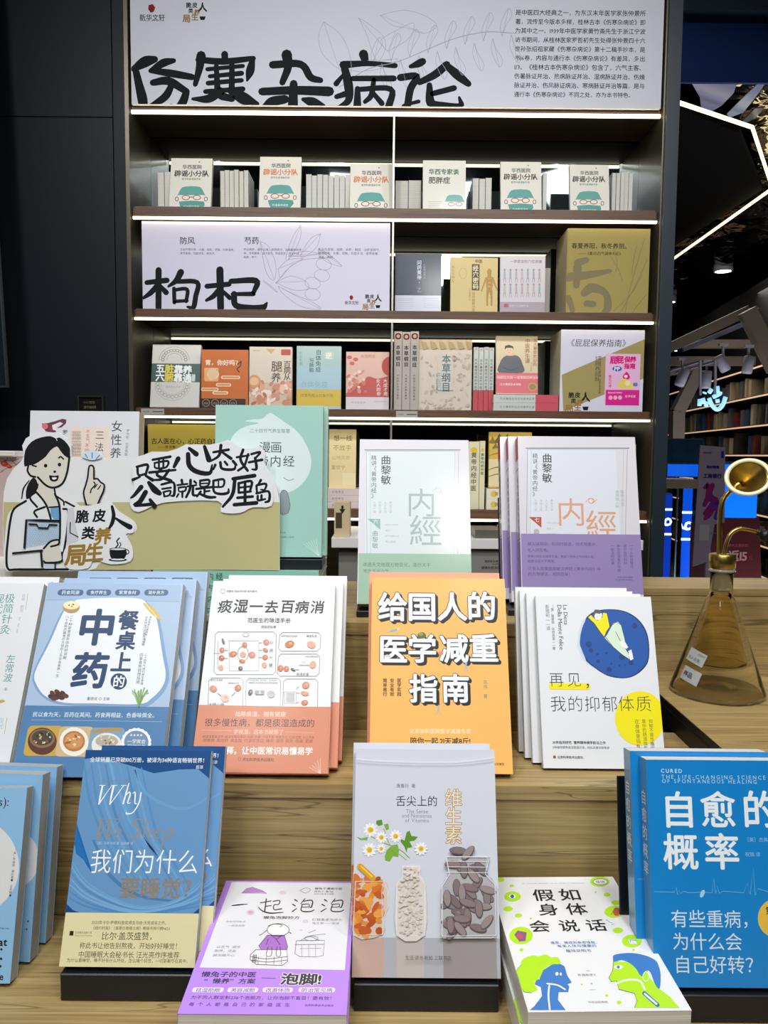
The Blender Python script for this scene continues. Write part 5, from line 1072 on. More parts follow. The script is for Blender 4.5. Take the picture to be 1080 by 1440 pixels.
a.brush(INK, [(132, 232, 22), (95, 242, 34), (50, 268, 18)], [(60, 280, 22), (70, 325, 26), (82, 380, 28), (88, 424, 28)], [(205, 236, 14), (165, 246, 24), (116, 276, 16)], [(118, 276, 14), (190, 285, 24), (276, 300, 18)],
        [(124, 322, 20), (185, 316, 28), (256, 356, 22)], [(256, 356, 22), (244, 392, 26), (222, 424, 26), (196, 410, 10)], [(196, 336, 20), (172, 376, 26), (118, 416, 16)], rough=1.0, w=1.3)
a.brush(INK, [(404, 212, 22), (406, 238, 20)], [(312, 216, 26), (306, 262, 26), (290, 328, 14)], [(302, 232, 18), (400, 240, 22), (516, 228, 16)], [(512, 232, 18), (504, 278, 24), (492, 314, 8)], [(336, 270, 14), (476, 258, 14)], [(346, 298, 14), (470, 286, 14)], [(340, 324, 14), (470, 312, 14)], [(372, 256, 16), (376, 346, 18)], [(432, 250, 18), (432, 346, 20)],
        [(330, 356, 16), (476, 346, 16)], [(386, 356, 24), (340, 384, 24), (280, 386, 10)], [(428, 352, 22), (480, 384, 34), (530, 404, 14)], [(392, 374, 26), (432, 384, 22)], [(376, 416, 12), (436, 423, 12)], rough=1.0, w=1.3)
a.brush(INK, [(590, 252, 26), (700, 250, 22), (738, 300, 24), (778, 312, 20)], [(645, 214, 30), (650, 262, 24), (628, 322, 18)], [(550, 356, 22), (680, 352, 30), (812, 356, 30)], [(672, 326, 26), (670, 425, 30)], [(640, 386, 24), (590, 396, 30), (560, 416, 20)], [(710, 386, 14), (745, 398, 28), (782, 416, 22)], rough=1.0, w=1.3)
a.brush(INK, [(944, 212, 26), (952, 238, 20)], [(866, 252, 26), (960, 248, 18), (1068, 256, 16)], [(868, 256, 24), (886, 330, 28), (886, 390, 24), (846, 422, 14)], [(866, 290, 10), (838, 326, 18)], [(880, 364, 18), (840, 376, 14)], [(904, 306, 18), (1062, 306, 18)], [(922, 346, 18), (920, 424, 22)], [(924, 348, 16), (1050, 348, 18), (1042, 418, 22)], [(985, 312, 16), (976, 370, 16), (950, 396, 12)], [(984, 364, 14), (1016, 402, 16)], rough=1.0, w=1.3)
a.frame(550, 0, 2.769)
a.brush(INK, [(75, 260, 12), (105, 248, 22), (122, 240, 20)], [(36, 302, 20), (100, 298, 22), (76, 346, 20), (62, 420, 22)], [(52, 416, 20), (108, 396, 12)], [(216, 252, 24), (170, 290, 26), (112, 320, 16)], [(212, 252, 20), (258, 292, 30), (300, 326, 18)], [(150, 332, 18), (154, 402, 26), (200, 414, 24), (270, 414, 22), (266, 380, 8)], [(246, 344, 16), (162, 364, 16)], rough=1.0, w=1.3)
a.res = 1
for i, s_ in enumerate(('是中医四大经典之一，为东汉末年医学家张仲景所', '著，流传至今版本多样，桂林古本《伤寒杂病论》即', '为其中之一。1939年中医学家黄竹斋先生于浙江宁波', '访书期间，从桂林医家罗哲初先生处得张仲景四十六', '世孙张绍祖家藏《伤寒杂病论》第十二稿手抄本，是', '书16卷，内容与通行本《伤寒杂病论》有差异，多出', '1/3。《桂林古本伤寒杂病论》包含了，六气主客、', '伤暑脉证并治、热病脉证并治、湿病脉证并治、伤燥', '脉证并治、伤风脉证病治、寒病脉证并治等篇，是与', '通行本《伤寒杂病论》不同之处，亦为本书特色。')):
    y = 50+i*35.4; a.text(s_, (484-i*.7, y), ((992-i*.5) if i < 9 else 945, y+1), '15181e', .010)
a.res = 2; a.frame(170, 0, 2.769)
def logo(a, x, y, k=1.0):
    a.poly([(x-12*k, y-14*k), (x+4*k, y-18*k), (x+14*k, y-4*k), (x+8*k, y+12*k), (x-4*k, y+16*k), (x-14*k, y+2*k)], '8c1c24'); a.text('新华文轩', (x-48*k, y+34*k), (x+52*k, y+34*k), '22262c', .012); a.text('XINHUA WINSHARE', (x-48*k, y+46*k), (x+50*k, y+46*k), '3a3e44', .004, asp=.7)
def event(a, x, y, k=1.0, c1=INK, c2='9a7434'):
    for c_, dx, dy, s_, cc in (('脆', -24, -18, 22, c1), ('皮', 0, -18, 22, c1), ('人', 30, -10, 38, c1), ('类', -16, 4, 20, c1), ('养', 8, 10, 24, c2), ('局', -32, 34, 34, c2), ('生', 0, 28, 30, c2)): a.ch(c_, x+dx*k, y+dy*k, s_*k, cc, .03)
    a.poly([(x+18*k, y+26*k), (x+42*k, y+26*k), (x+38*k, y+40*k), (x+22*k, y+40*k)], c1)
logo(a, 120, 34); event(a, 288, 38)
a.build('sign_print', rh, MATTE)

zb = shelf_z['b']
fg, rg = board('wide white shelf sign with two black brush characters and berry drawing, on the second shelf', 199, 549, 311, D+.012, zb+.0003, zat(312.5), col='dcdae4')
a = Art(fg, z0=.0003).frame(180, 290, 2.842); a.full('d6d3e2')
for st in ([(690, 75), (660, 120), (632, 200), (640, 215), (670, 170), (690, 120)], [(770, 110), (730, 130), (690, 195), (710, 200), (755, 160)], [(528, 140), (560, 160), (590, 230), (585, 295), (555, 270), (538, 200)], [(590, 305), (650, 280), (710, 300), (720, 330), (660, 335)], [(600, 320), (660, 350), (740, 385), (770, 412), (690, 400), (620, 350)], [(760, 170), (800, 190), (855, 240), (800, 225), (765, 195)], [(600, 250), (640, 215), (700, 210), (650, 240), (610, 285)], [(640, 200), (700, 180), (760, 190), (700, 200)]): leaf(a, st, '9a8f9c', 1.6)
for x, y in ((782, 232), (775, 277), (738, 307), (738, 352)): a.ring(x, y, 31, 23, 1.6, '9a8f9c', .2)
a.line([(540, 295), (585, 330), (596, 345), (560, 315), (540, 300)], 1.6, '9a8f9c', 4); a.line([(590, 310), (640, 250), (700, 215), (800, 205)], 1.8, '9a8f9c', 5)
a.brush(INK, [(75, 305, 16), (155, 296, 20)], [(122, 255, 22), (122, 408, 20)], [(116, 318, 20), (92, 345, 20), (62, 366, 12)], [(130, 320, 16), (152, 346, 18)], [(212, 264, 22), (192, 298, 20), (162, 320, 10)], [(196, 300, 16), (276, 304, 18), (270, 360, 18), (262, 404, 16), (238, 402, 8)], [(184, 330, 14), (186, 384, 14)], [(186, 334, 12), (236, 332, 13), (232, 380, 13)], [(188, 380, 13), (236, 378, 13)], [(315, 320, 18), (404, 312, 20)], [(368, 254, 24), (370, 410, 22)], [(360, 336, 20), (340, 360, 18), (314, 376, 12)], [(378, 340, 14), (406, 366, 16)],
        [(412, 300, 18), (512, 298, 20), (506, 334, 18), (496, 350, 14)], [(418, 352, 16), (500, 350, 18)], [(424, 350, 20), (430, 396, 22), (490, 406, 24), (538, 406, 22), (556, 386, 8)], rough=.8, w=1.12)
a.text('防风', (206, 137), (268, 138), '2a2c34', .01); a.text('芍药', (464, 137), (524, 138), '2a2c34', .01); a.res = 1
for i, s_ in enumerate(('主治外感风寒，头痛，目眩，项强，风寒湿痹，', '骨节酸痛，四肢挛急，破伤风。')): a.text(s_, (208, 173+i*15), ((432, 356)[i], 174+i*15), '2a2a32')
for i, s_ in enumerate(('养血柔肝，缓中止痛，敛阴收汗。治胸腹胁肋疼', '痛，泻痢腹痛，自汗盗汗，阴虚发热，月经不调，', '崩漏，带下。')): a.text(s_, (462, 173+i*15), ((694, 694, 524)[i], 174+i*15), '2a2a32')
for i, s_ in enumerate(('主治为滋肾，润肺，补肝，明目。治肝肾阴亏，', '腰膝酸软，头晕，目眩，目昏多泪，虚劳咳嗽，', '消渴，遗精。')): a.text(s_, (760, 173+i*15), ((1016, 1010, 830)[i], 174+i*15), '2a2a32')
a.res = 2; logo(a, 893, 366, .56); event(a, 975, 375, .8); a.build('sign_print', rg, MATTE)
def carton(label, x0, x1, zsh, y1, front, side, depth, artf=None):
    A = on_y(x0, 400, D+.015).x; B = on_y(x1, 400, D+.015).x; z0 = shelf_z[zsh]+.0003; z1 = on_y((x0+x1)/2, y1, D+.015).z
    r = thing('display_box', label, 'display box', Vector((A, D+.015, z0))); w, h = B-A, z1-z0
    box('body', 0, w, .0006, depth, 0, h, mat('box_side_'+side, side, rough=.6), r, bevel=.001)
    f = Face(frame_m(Vector((A, D+.015, z0)), (1, 0, 0), 0), w, h); a = Art(f, z0=.0004); a.full(front); artf(a)
    a.build('front_print', r, MATTE, Matrix.Rotation(math.pi/2, 4, 'X')); return r
def art1(a):
    a.frame(540, 290, 2.7); a.full('a59457'); g = '8c7c50'
    a.brush('85785a', [(700, 270, 34), (770, 262, 30), (858, 246, 16)], [(735, 215, 30), (768, 205, 24)], [(735, 232, 34), (730, 300, 26)], [(760, 330, 28), (790, 310, 36), (840, 330, 26), (850, 380, 30), (830, 420, 26)], [(700, 350, 26), (715, 395, 20)], [(770, 370, 26), (795, 372, 24)])
    for st in ([(860, 190, 2), (890, 240, 3), (905, 285, 2)], [(990, 120, 2), (960, 220, 3), (930, 330, 3), (915, 410, 3)], [(1000, 200, 2), (960, 290, 3), (900, 400, 3)], [(980, 260, 2), (940, 330, 3), (870, 400, 2)], [(960, 150, 2), (950, 190, 3), (940, 260, 2)], [(1000, 330, 2), (960, 380, 3), (940, 410, 2)], [(870, 150, 2), (885, 210, 2), (880, 250, 2)]): a.stroke(st, g)
    a.text('春夏养阳，秋冬养阴。', (712, 150), (935, 152), '2c2616', .012); a.text('——《素问·四气调神大论》', (738, 179), (906, 180), '3c3420', .01)
def art2(a):
    a.frame(540, 290, 2.7); a.full('d6d4e2')
    a.poly([(675, 640), (1000, 505), (1000, 655), (680, 785)], 'a2945c'); a.text('《屁屁保养指南》', (694, 522), (934, 517), '22242a', .004, shear=.1)
    a.vtext('如果不是你人比黄花瘦，怎知百草皆有情', (822, 568), (818, 712), '3a3a40', .01); a.vtext('好肠养屁股', (812, 568), (808, 665), '3a3a40')
    a.rect(842, 560, 968, 757, 'e6b8d8'); a.rect(842, 697, 968, 757, 'd8248c'); P_ = 'd8147c'
    for c_, x, y, s_ in (('屁', 872, 584, 30), ('屁', 896, 583, 30), ('保', 924, 582, 24), ('养', 946, 582, 24), ('指', 922, 607, 22), ('南', 944, 607, 22)): a.ch(c_, x, y, s_, P_, .05)
    a.ell(885, 617, 18, 10, '3a5ab0'); a.text('PP', (874, 617), (896, 617), 'f0f0f0', .02); a.poly([(920, 628), (934, 648), (926, 658), (912, 656), (906, 646)], P_, 3); a.ell(918, 646, 7, 6, 'f0d0e0'); a.poly([(890, 690), (896, 665), (915, 655), (938, 668), (945, 692)], 'e8d060', 3); a.ell(925, 672, 10, 10, 'f4d8c4'); a.rect(946, 670, 962, 684, '6a7ab0', .2)
    a.vtext('菊花可养', (858, 640), (858, 690), P_, .01); a.text('家庭必备·科学养护', (850, 708), (905, 708), 'f4d0e4', .01); a.text('好评如潮', (915, 722), (955, 722), 'f4d0e4', .01)
    for x in (860, 878, 896): a.ell(x, 727, 8, 8, 'f0a8cc')
    event(a, 735, 735, 1.0)
carton('olive display box with a large pale brush character, right end of the second shelf', 796.5, 912, 'b', 321.5, 'a59457', 'c4b690', .17, art1)
carton('white and olive display box with a small pink book cover printed on it', 791, 909, 'c', 464, 'd6d4e2', 'c2b99c', .17, art2)

# ------------------------------------------------------------------ books on the shelves
def sbook(label, xl, xr, yt, sh, col, artf, Y=2.70, tau=.12, t=.02, yaw=0, group=None, wrap=False, pages=None, spine=None, hard=False):
    f = shelf_stand(xl, xr, yt, Y, shelf_z[sh], tau, t, yaw); r = book(label, f, t, col, spine, pages, hard, group, wrap); a = Art(f, dz=3e-5); a.full(col); a.res = 1
    artf(a); a.build('cover_print', r, WRAP if wrap else PRINT); return f, r
def mask_art(ox, oy, w, tcol, cut=0):
    """myth-busting cover: hand-lettered title above a surgeon in a green cap; w is the cover's width in frame units"""
    def g(a):
        a.frame(170, 0, 2.769); k = w/165; a.full('dcd8cc')
        X = lambda x: ox+x*k; Y = lambda y: oy+y*k
        a.text('华西医院', (X(44), Y(34)), (X(122), Y(34)), '4a4a46', .02); a.text('辟谣小分队', (X(12), Y(60)), (X(150), Y(60)), tcol, .03); a.text('医学科普漫画手册', (X(42), Y(82)), (X(118), Y(82)), '5a7a66', .015); a.ell(X(112), Y(14), 3*k, 3*k, '4a8a6a')
        y0 = 112-cut
        a.poly([(X(28), Y(y0+58)), (X(36), Y(y0+12)), (X(56), Y(y0)), (X(106), Y(y0)), (X(124), Y(y0+12)), (X(132), Y(y0+58))], '4f9a90', 2)
        a.poly([(X(24), Y(y0+36)), (X(32), Y(y0+34)), (X(128), Y(y0+34)), (X(137), Y(y0+38)), (X(130), Y(y0+62)), (X(30), Y(y0+62))], 'ead9cc'); a.poly([(X(30), Y(y0+60)), (X(130), Y(y0+60)), (X(120), Y(y0+90)), (X(80), Y(y0+100)), (X(42), Y(y0+90))], '3f9186', 2)
        for x in (58, 102): a.ring(X(x), Y(y0+44), 15*k, 9*k, 3*k, '7a3a34')
        a.line([(X(73), Y(y0+42)), (X(87), Y(y0+42))], 3*k, '7a3a34'); a.text('打击医学谣言', (X(48), Y(y0+80)), (X(112), Y(y0+80)), 'cfe4e0', .01)
        a.ring(X(22), Y(y0+50), 6*k, 8*k, 2.5*k, '4a3a34'); a.ring(X(138), Y(y0+50), 6*k, 8*k, 2.5*k, '4a3a34')
    return g
OT = 'cf7a44'
mk = [(241, 299, 223, 205, 612, 155, '2e2c28', 'tilted at the left end of the top shelf'), (366, 424, 221, 545, 612, 158, OT, 'with an orange title, second from the left'), (493, 552, 231, 893, 636, 160, OT, 'with an orange title, standing just left of the divider')]
for xl, xr, yt, ox, oy, w, tc, lab in mk:
    sbook('cream myth-busting paperback %s' % lab, xl, xr, yt, 'a', 'dcd8cc', mask_art((xl-170)*2.769, (yt)*2.769, (xr-xl)*2.769, tc), Y=D+.045, tau=.2, t=.016, group='cream myth-busting paperbacks')
for xl, xr, yt, tc, lab in ((704, 761, 228, '4a3a34', 'with a dark red title, second right of the divider'), (801, 856, 232, '3a3230', 'at the right end')):
    sbook('cream myth-busting paperback %s' % lab, xl, xr, yt, 'a', 'dcd8cc', mask_art((xl-170)*2.769, yt*2.769, (xr-xl)*2.769, tc), Y=D+.05, tau=.16, t=.016, group='cream myth-busting paperbacks')
def obes(a):
    a.frame(550, 0, 2.769); a.full('dcd8cc'); a.text('华西专家谈', (146, 670), (264, 668), '3f6a52', .03); a.text('肥胖症', (146, 702), (230, 702), '3f4a40', .03); a.poly([(212, 800), (214, 775), (225, 760), (268, 760), (280, 775), (284, 800)], '4f9a90', 2); a.poly([(205, 785), (288, 787), (284, 812), (212, 812)], 'ead9cc'); a.ring(235, 795, 12, 7, 2.5, '7a3a34'); a.ring(264, 795, 12, 7, 2.5, '7a3a34')
    for i in range(4): a.line([(145, 785+i*7), (200-i*6, 785+i*7)], 1.5, 'a9a49a')
sbook('cream paperback on weight with a green two-line title, just right of the divider', 595, 655, 226, 'a', 'dcd8cc', obes, Y=D+.045, tau=.12, t=.016, group='cream weight paperbacks')
def ORD(i, n): return 'leftmost' if i == 0 else 'rightmost' if i == n-1 else ('second', 'third', 'fourth', 'fifth', 'sixth', 'seventh')[i-1]+' from left'
def edge_row(xs, yt, sh, Y, label, group, cols, page=True, w=.12, t=None):
    """paperbacks standing spine-in or spine-out, edges to the viewer"""
    for i, (a_, b_) in enumerate(zip(xs, xs[1:])):
        A = on_y(a_+.35, 250, Y).x; B = on_y(b_-.35, 250, Y).x; th = B-A; y_ = yt+random.uniform(-1.5, 1.5); h = on_y(a_, y_, Y).z-shelf_z[sh]-.0005; c = random.choice(cols)
        n_ = len(xs)-1; lb_ = label if n_ == 1 else ORD(i, n_)+' '+label
        r = thing('book', lb_, 'book', Vector((A, Y+random.uniform(0, .006), shelf_z[sh]+.0003)), group)
        bm = bmesh.new(); box_bm(bm, 0, .0008, 0, w, 0, h); box_bm(bm, th-.0008, th, 0, w, 0, h); box_bm(bm, 0, th, w-.001, w, 0, h); fin('cover', bm, cmat(c), r)
        box('pages', .001, th-.001, .0012, w-.002, .0006, h-.0006, PAGES if page else cmat(c), r)
fr = lambda a, b, n: [a+(b-a)*i/n for i in range(n+1)]
edge_row(fr(221, 240, 2), 240, 'a', 2.72, 'cream paperback at the far left of the top shelf', 'cream edges at the far left', ['c9c3ac', 'b9b49c'])
edge_row(fr(309, 349, 6), 238, 'a', 2.72, 'cream fore-edge between the first two covers', 'cream fore-edge row', ['cfc8b0', 'c2bb9e', 'd6cfb6'])
edge_row(fr(430, 493, 8), 245, 'a', 2.72, 'pale blue-white fore-edge left of the divider', 'pale row left of the divider', ['c2ccce', 'cbd3d4', 'b9c5c8'])
edge_row(fr(556, 593, 2), 253, 'a', 2.76, 'grey-lilac thick volume just right of the divider', 'grey volumes behind the divider', ['a9aeb6', 'a2a6b0'], w=.1)  # added volumes imitating a book reflection in the mirror back
edge_row(fr(665, 692, 3), 250, 'a', 2.76, 'pale grey set-back edge right of the weight cover', 'pale set-back paperbacks', ['b9c1c4', 'a9b2b6'], w=.1)
edge_row(fr(764, 770, 1), 242, 'a', 2.72, 'single thin pale paperback right of the dark red myth-busting cover', None, ['b9c6c4'])
edge_row(fr(861, 891, 5), 242, 'a', 2.74, 'pale blue-white edge at the top shelf right end', 'pale row at the right end', ['bcc6c8', 'c6cdcc'])
# second shelf
def b_navy(a):
    a.frame(540, 290, 2.7); a.full('1f2c42'); a.rect(30, 338, 226, 410, 'c4c8d4'); a.vtext('问药黄帝', (134, 205), (134, 280), 'c9d2de', .01); a.ell(134, 290, 2, 2, 'd0d0d8'); a.vtext('大医精诚养生', (154, 218), (154, 275), '7f8ea6'); a.vtext('乙', (134, 308), (134, 328), '8fa0b8')
    for i in range(6): a.line([(52, 352+i*7), (110, 352+i*7)], 1.2, '9aa0b0'); a.line([(150, 350+i*7), (208, 350+i*7)], 1.2, '9aa0b0')
def b_gold(a):
    a.frame(540, 290, 2.7); a.full('d3bd80'); a.rect(334, 220, 362, 320, '4f3420'); a.vtext('经穴密码', (348, 224), (348, 316), 'e8dab0', .02); a.text('中医', (345, 209), (374, 209), '5a3c24', .02); a.vtext('张大千养生', (262, 225), (262, 290), 'a87c3c')
    a.ring(300, 255, 14, 20, 1.5, 'b89a58'); a.vtext('十四经络穴位', (326, 310), (326, 360), 'a08040', .01); a.vtext('经络图解中医', (340, 325), (340, 400), 'a08040', .01)
    M_ = 'b08a3c'
    a.ell(400, 250, 9, 12, M_); a.stroke([(400, 262, 14), (400, 290, 26), (400, 318, 20)], M_); a.stroke([(388, 272, 7), (378, 300, 6), (370, 322, 5)], M_); a.stroke([(412, 272, 7), (422, 300, 6), (430, 318, 5)], M_); a.stroke([(394, 320, 11), (392, 350, 8), (392, 376, 6)], M_); a.stroke([(406, 320, 11), (408, 350, 8), (408, 376, 6)], M_)
    for y in (275, 290, 305, 340, 355): a.line([(394, y), (406, y)], 1.2, 'e3d29c')
def b_fig(a):
    a.frame(540, 290, 2.7); a.full('cfc9cc'); a.rect(430, 363, 620, 410, 'a89ca4'); a.text('一学就会的穴位按摩', (478, 212), (600, 208), '8a6a72', .01); a.rect(455, 370, 472, 384, 'b84a5a', .2); a.text('经络穴位图解大全', (476, 378), (550, 378), 'd8d0d4')
    random.seed(9)
    for i in range(7):
        for j in range(2):
            x, y = 458+i*22, 262+j*56; a.ell(x, y-20, 4, 5, 'a9929a'); a.stroke([(x, y-14, 6), (x, y, 8), (x, y+12, 5)], random.choice(('b8a0a6', '9aa6b4', 'c0aca8'))); a.stroke([(x-3, y+10, 3), (x-4, y+28, 2)], 'b09aa0'); a.stroke([(x+3, y+10, 3), (x+4, y+28, 2)], 'b09aa0')
sbook('navy book with a white band at the left of the second shelf\'s right bay', 556, 621, 357, 'b', '1f2c42', b_navy, Y=D+.06, tau=.03, t=.03, wrap=True)
sbook('golden acupoint paperback with a human figure, second shelf', 634, 701, 362, 'b', 'd3bd80', b_gold, Y=D+.05, tau=.05, t=.018, yaw=.05, spine='7a4f2c', group='golden acupoint paperbacks')
sbook('pale mauve paperback covered in small body figures, second shelf', 704, 767, 360, 'b', 'cfc9cc', b_fig, Y=D+.05, tau=.05, t=.016, wrap=True)
edge_row(fr(769, 778, 1), 376, 'b', 2.76, 'beige book set back behind the olive display box', None, ['a9a498'], page=False, w=.1)
edge_row(fr(703, 704.5, 1), 374, 'b', 2.80, 'dark thin book behind the mauve paperback', None, ['3a3a40'], page=False, w=.06) if False else None
# third shelf
def c_grey(a):
    a.frame(180, 290, 2.842); a.full('c9c7c2'); 
    for k in range(13):
        t = math.pi+math.pi*k/12; a.ring(185+46*math.cos(t), 614+38*math.sin(t), 6, 5, 2, '6a6c68'); t2 = math.pi*k/12; a.ring(178+60*math.cos(t2), 710+52*math.sin(t2), 7, 6, 2, '8a8c88')
    a.ring(185, 614, 60, 52, 1.5, '7a7c78', a0=180, a1=360); a.ring(185, 614, 30, 26, 1.5, '7a7c78', a0=180, a1=360); a.ring(178, 710, 72, 66, 1.5, '9a9c98', a0=0, a1=180); a.ring(178, 710, 46, 42, 1.5, '9a9c98', a0=0, a1=180); a.text('健康养生手册', (150, 722), (210, 722), '9a9c98')
    a.rect(70, 628, 300, 704, '1f4a42'); a.res = 2
    for c_, x, y, cc in (('五', 130, 648, 'e8eae8'), ('脏', 166, 650, 'd8c42c'), ('靠', 202, 652, 'e8eae8'), ('养', 238, 654, 'e8eae8'), ('六', 128, 682, 'e8eae8'), ('腑', 164, 684, 'd8c42c'), ('靠', 200, 686, 'e8eae8'), ('通', 236, 688, 'e8eae8')): a.ch(c_, x, y, 36, cc, .035)
    a.rect(255, 672, 268, 700, 'c9cdc8', .2)
def c_orange(a):
    a.frame(180, 290, 2.842); a.full('cc6c2e'); a.rect(280, 768, 470, 820, '33251c'); a.text('胃，你好吗？', (308, 622), (452, 628), 'f0ddc4', .03)
    a.rect(305, 645, 362, 700, 'e8b07a', .1); a.ell(340, 672, 24, 20, 'f0d8b8'); a.poly([(320, 655), (345, 648), (360, 668), (345, 692), (322, 690)], 'eac49a', 3); a.line([(440, 632), (452, 620), (448, 640), (436, 650), (444, 662)], 4, '3a2418', 3)
    for x0, x1, y in ((372, 448, 684), (352, 412, 714), (292, 362, 732), (338, 400, 746)): a.rect(x0, y-7, x1, y+7, 'f0dcc0', .1); a.rect(x0+4, y-4, x1-4, y+4, 'd89858', .08)
    for x in (312, 348, 384, 420): a.ring(x, 786, 14, 14, 3, '8a7a6a'); a.text('养胃', (x-9, 788), (x+9, 788), '9a8a7a', .01)
def c_leg(a):
    a.frame(180, 290, 2.842); a.full('cfb9a4'); a.rect(470, 560, 665, 705, 'd9cdba'); a.rect(612, 572, 650, 596, 'b8433a', .1); a.text('健康养生丛书', (500, 577), (532, 577), 'a8866a'); a.poly([(552, 570), (590, 570), (571, 590)], 'c9a877'); a.res = 2
    for c_, x, y, s_ in (('腿', 595, 640, 46), ('养', 592, 684, 40), ('百', 636, 632, 30), ('病', 636, 656, 30), ('从', 636, 682, 30)): a.ch(c_, x, y, s_, '4a3830', .01)
    random.seed(11)
    for _ in range(60): a.ell(random.uniform(480, 655), random.uniform(705, 790), random.uniform(8, 22), random.uniform(5, 14), random.choice(('c8876a', 'd9a68a', 'e6c4ac', 'b8694c', 'efdccb', 'd08f74')), random.random()*3, 10)
    a.ell(505, 700, 26, 26, 'd8986c'); a.ell(505, 700, 18, 16, 'e8bc90')
def c_teal(a):
    a.frame(180, 290, 2.842); a.full('a9c4c0'); a.rect(660, 640, 870, 732, 'a6c6d2'); a.rect(660, 732, 870, 800, 'd3b443'); a.res = 2
    a.vtext('自体免疫', (762, 572), (760, 664), '4a6a66', .012); a.vtext('与肠脑', (734, 606), (733, 664), '4a6a66', .012); a.rect(785, 582, 822, 612, 'b8cdb8', .1); a.ch('逆', 802, 597, 26, 'e8ece0', .03); a.vtext('防治有道', (690, 580), (690, 635), '7f9c98'); a.text('自体免疫', (688, 712), (800, 712), '8fb0bc', .0); a.ring(770, 705, 60, 48, 1.5, 'c9c4a0'); a.text('改善免疫从饮食开始', (690, 756), (820, 756), 'a08a30', .01)
def c_red(a):
    a.frame(180, 290, 2.842); a.full('d8b0a0'); a.ell(1050, 640, 36, 40, 'b8342c', n=30); a.poly([(872, 750), (900, 720), (940, 700), (960, 680), (1000, 690), (1060, 680), (1062, 765), (872, 765)], 'bb4a44', 3); a.rect(860, 762, 1066, 830, 'd4ccd0'); a.text('养生智慧养', (892, 785), (950, 785), 'a89ca0'); a.text('中医科学技术', (982, 781), (1032, 781), 'a89ca0')
    random.seed(12)
    for _ in range(26): a.ell(random.uniform(880, 950), random.uniform(655, 745), random.uniform(5, 12), random.uniform(4, 9), random.choice(('e0c4b8', 'c8705c', 'e8d4cc', 'd08a78')), random.random()*3, 8)
    for x, y in ((885, 604), (895, 628), (910, 612)): a.ell(x, y, 10, 7, 'c05a48')
    a.vtext('大成才是', (1028, 690), (1030, 758), 'f0dcd4', .012); a.vtext('女人的命', (1000, 690), (1002, 758), 'f0dcd4', .012); a.text('女性养生', (930, 598), (990, 600), 'c89a8a')
for args in (('light grey organ-wheel paperback with a dark green title band, third shelf left end', 215, 283, 485, 'c', 'c9c7c2', c_grey, .20, 0), ('orange stomach paperback with a black lower band, third shelf', 283.5, 349, 492, 'c', 'cc6c2e', c_orange, .06, .0), ('beige leg-care paperback with a food photo, third shelf', 351, 411, 488, 'c', 'cfb9a4', c_leg, .07, .0),
             ('pale teal and yellow immunity paperback, third shelf', 417.5, 480, 487, 'c', 'a9c4c0', c_teal, .06, .0), ('pink and red women\'s paperback with a red sun, third shelf beside the divider', 487, 547.5, 495, 'c', 'd8b0a0', c_red, .08, .0)):
    sbook(args[0], args[1], args[2], args[3], args[4], args[5], args[6], Y=D+.045, tau=args[7], t=.018, wrap=True, spine='3a3834' if 'grey' in args[0] else None)
def spines(xs, yt, sh, Y, labels, group, col, txt, tcol, extra=None):
    for i, (a_, b_) in enumerate(zip(xs, xs[1:])):
        A = on_y(a_+.3, 500, Y).x; B = on_y(b_-.3, 500, Y).x; th = B-A; h = on_y(a_, yt+(i % 2)*.8, Y).z-shelf_z[sh]-.0005
        r = thing('book', labels[i] if isinstance(labels, list) else labels, 'book', Vector((A, Y, shelf_z[sh]+.0003)), group)
        bm = bmesh.new(); box_bm(bm, 0, .0008, 0, .15, 0, h); box_bm(bm, th-.0008, th, 0, .15, 0, h); box_bm(bm, 0, th, 0, .0008, 0, h); fin('cover', bm, cmat(col), r); box('pages', .001, th-.001, .001, .149, .0006, h-.0006, PAGES, r)
        a = Art(Flat(th, h), dz=3e-5); a.full(col); sz = min(th*.62, h*.085)
        for j, c_ in enumerate(txt): a.ch(c_, th/2, h*.80-j*sz*1.15, sz, tcol, .02)
        if extra: extra(a, th, h)
        a.build('spine_print', r, MATTE, Matrix.Translation((0, -.0002, 0)) @ Matrix.Rotation(math.pi/2, 4, 'X'))
def bc_x(a, t, h):
    a.rect(t*.1, h*.90, t*.9, h*.98, '5a2c28', .4); a.ell(t/2, h*.94, t*.22, t*.22, 'c99a8a')
    for j in range(9): a.ch('中医养生经典名著册'[j], t/2, h*.44-j*t*.36, t*.3, '6a6058', .01)
spines([554, 565.5, 577, 589], 466, 'c', D+.03, ['grey herbal classic spine nearest the divider', 'grey herbal classic spine, middle of three', 'grey herbal classic spine beside its faced-out copy'], 'grey herbal classic spines', 'b3aba4', '本草纲目', '2a2624', bc_x)
def bencao(a):
    a.frame(540, 290, 2.7); a.full('cfc4b4'); a.rect(120, 500, 345, 546, 'c2ac8c'); random.seed(14)
    for _ in range(70): x, y = random.uniform(140, 330), random.uniform(560, 770); a.ell(x, y, random.uniform(5, 14), random.uniform(3, 7), random.choice(('b9ab9c', 'c4b6aa', 'bfae9c', 'c9beb2', 'b0a596')), random.random()*3, 8)
    for i in range(6): a.poly([(140+i*34, 512), (160+i*34, 518), (170+i*34, 540), (150+i*34, 545)], 'b09468')
    a.rect(205, 560, 262, 700, 'cfc4b4'); a.res = 2
    a.vtext('本草纲目', (237, 562), (235, 704), '4a7484', .02); a.vtext('中医药', (208, 630), (208, 700), '8aa0a4'); a.ring(266, 578, 8, 10, 2, 'a07a6a'); a.vtext('养生', (266, 568), (266, 590), 'a07a6a'); a.text('中国书店出版社', (190, 768), (270, 768), '8a8078')
sbook('patterned beige herbal book with blue vertical title, third shelf', 589, 664, 478, 'c', 'cfc4b4', bencao, Y=D+.045, tau=.03, t=.02)
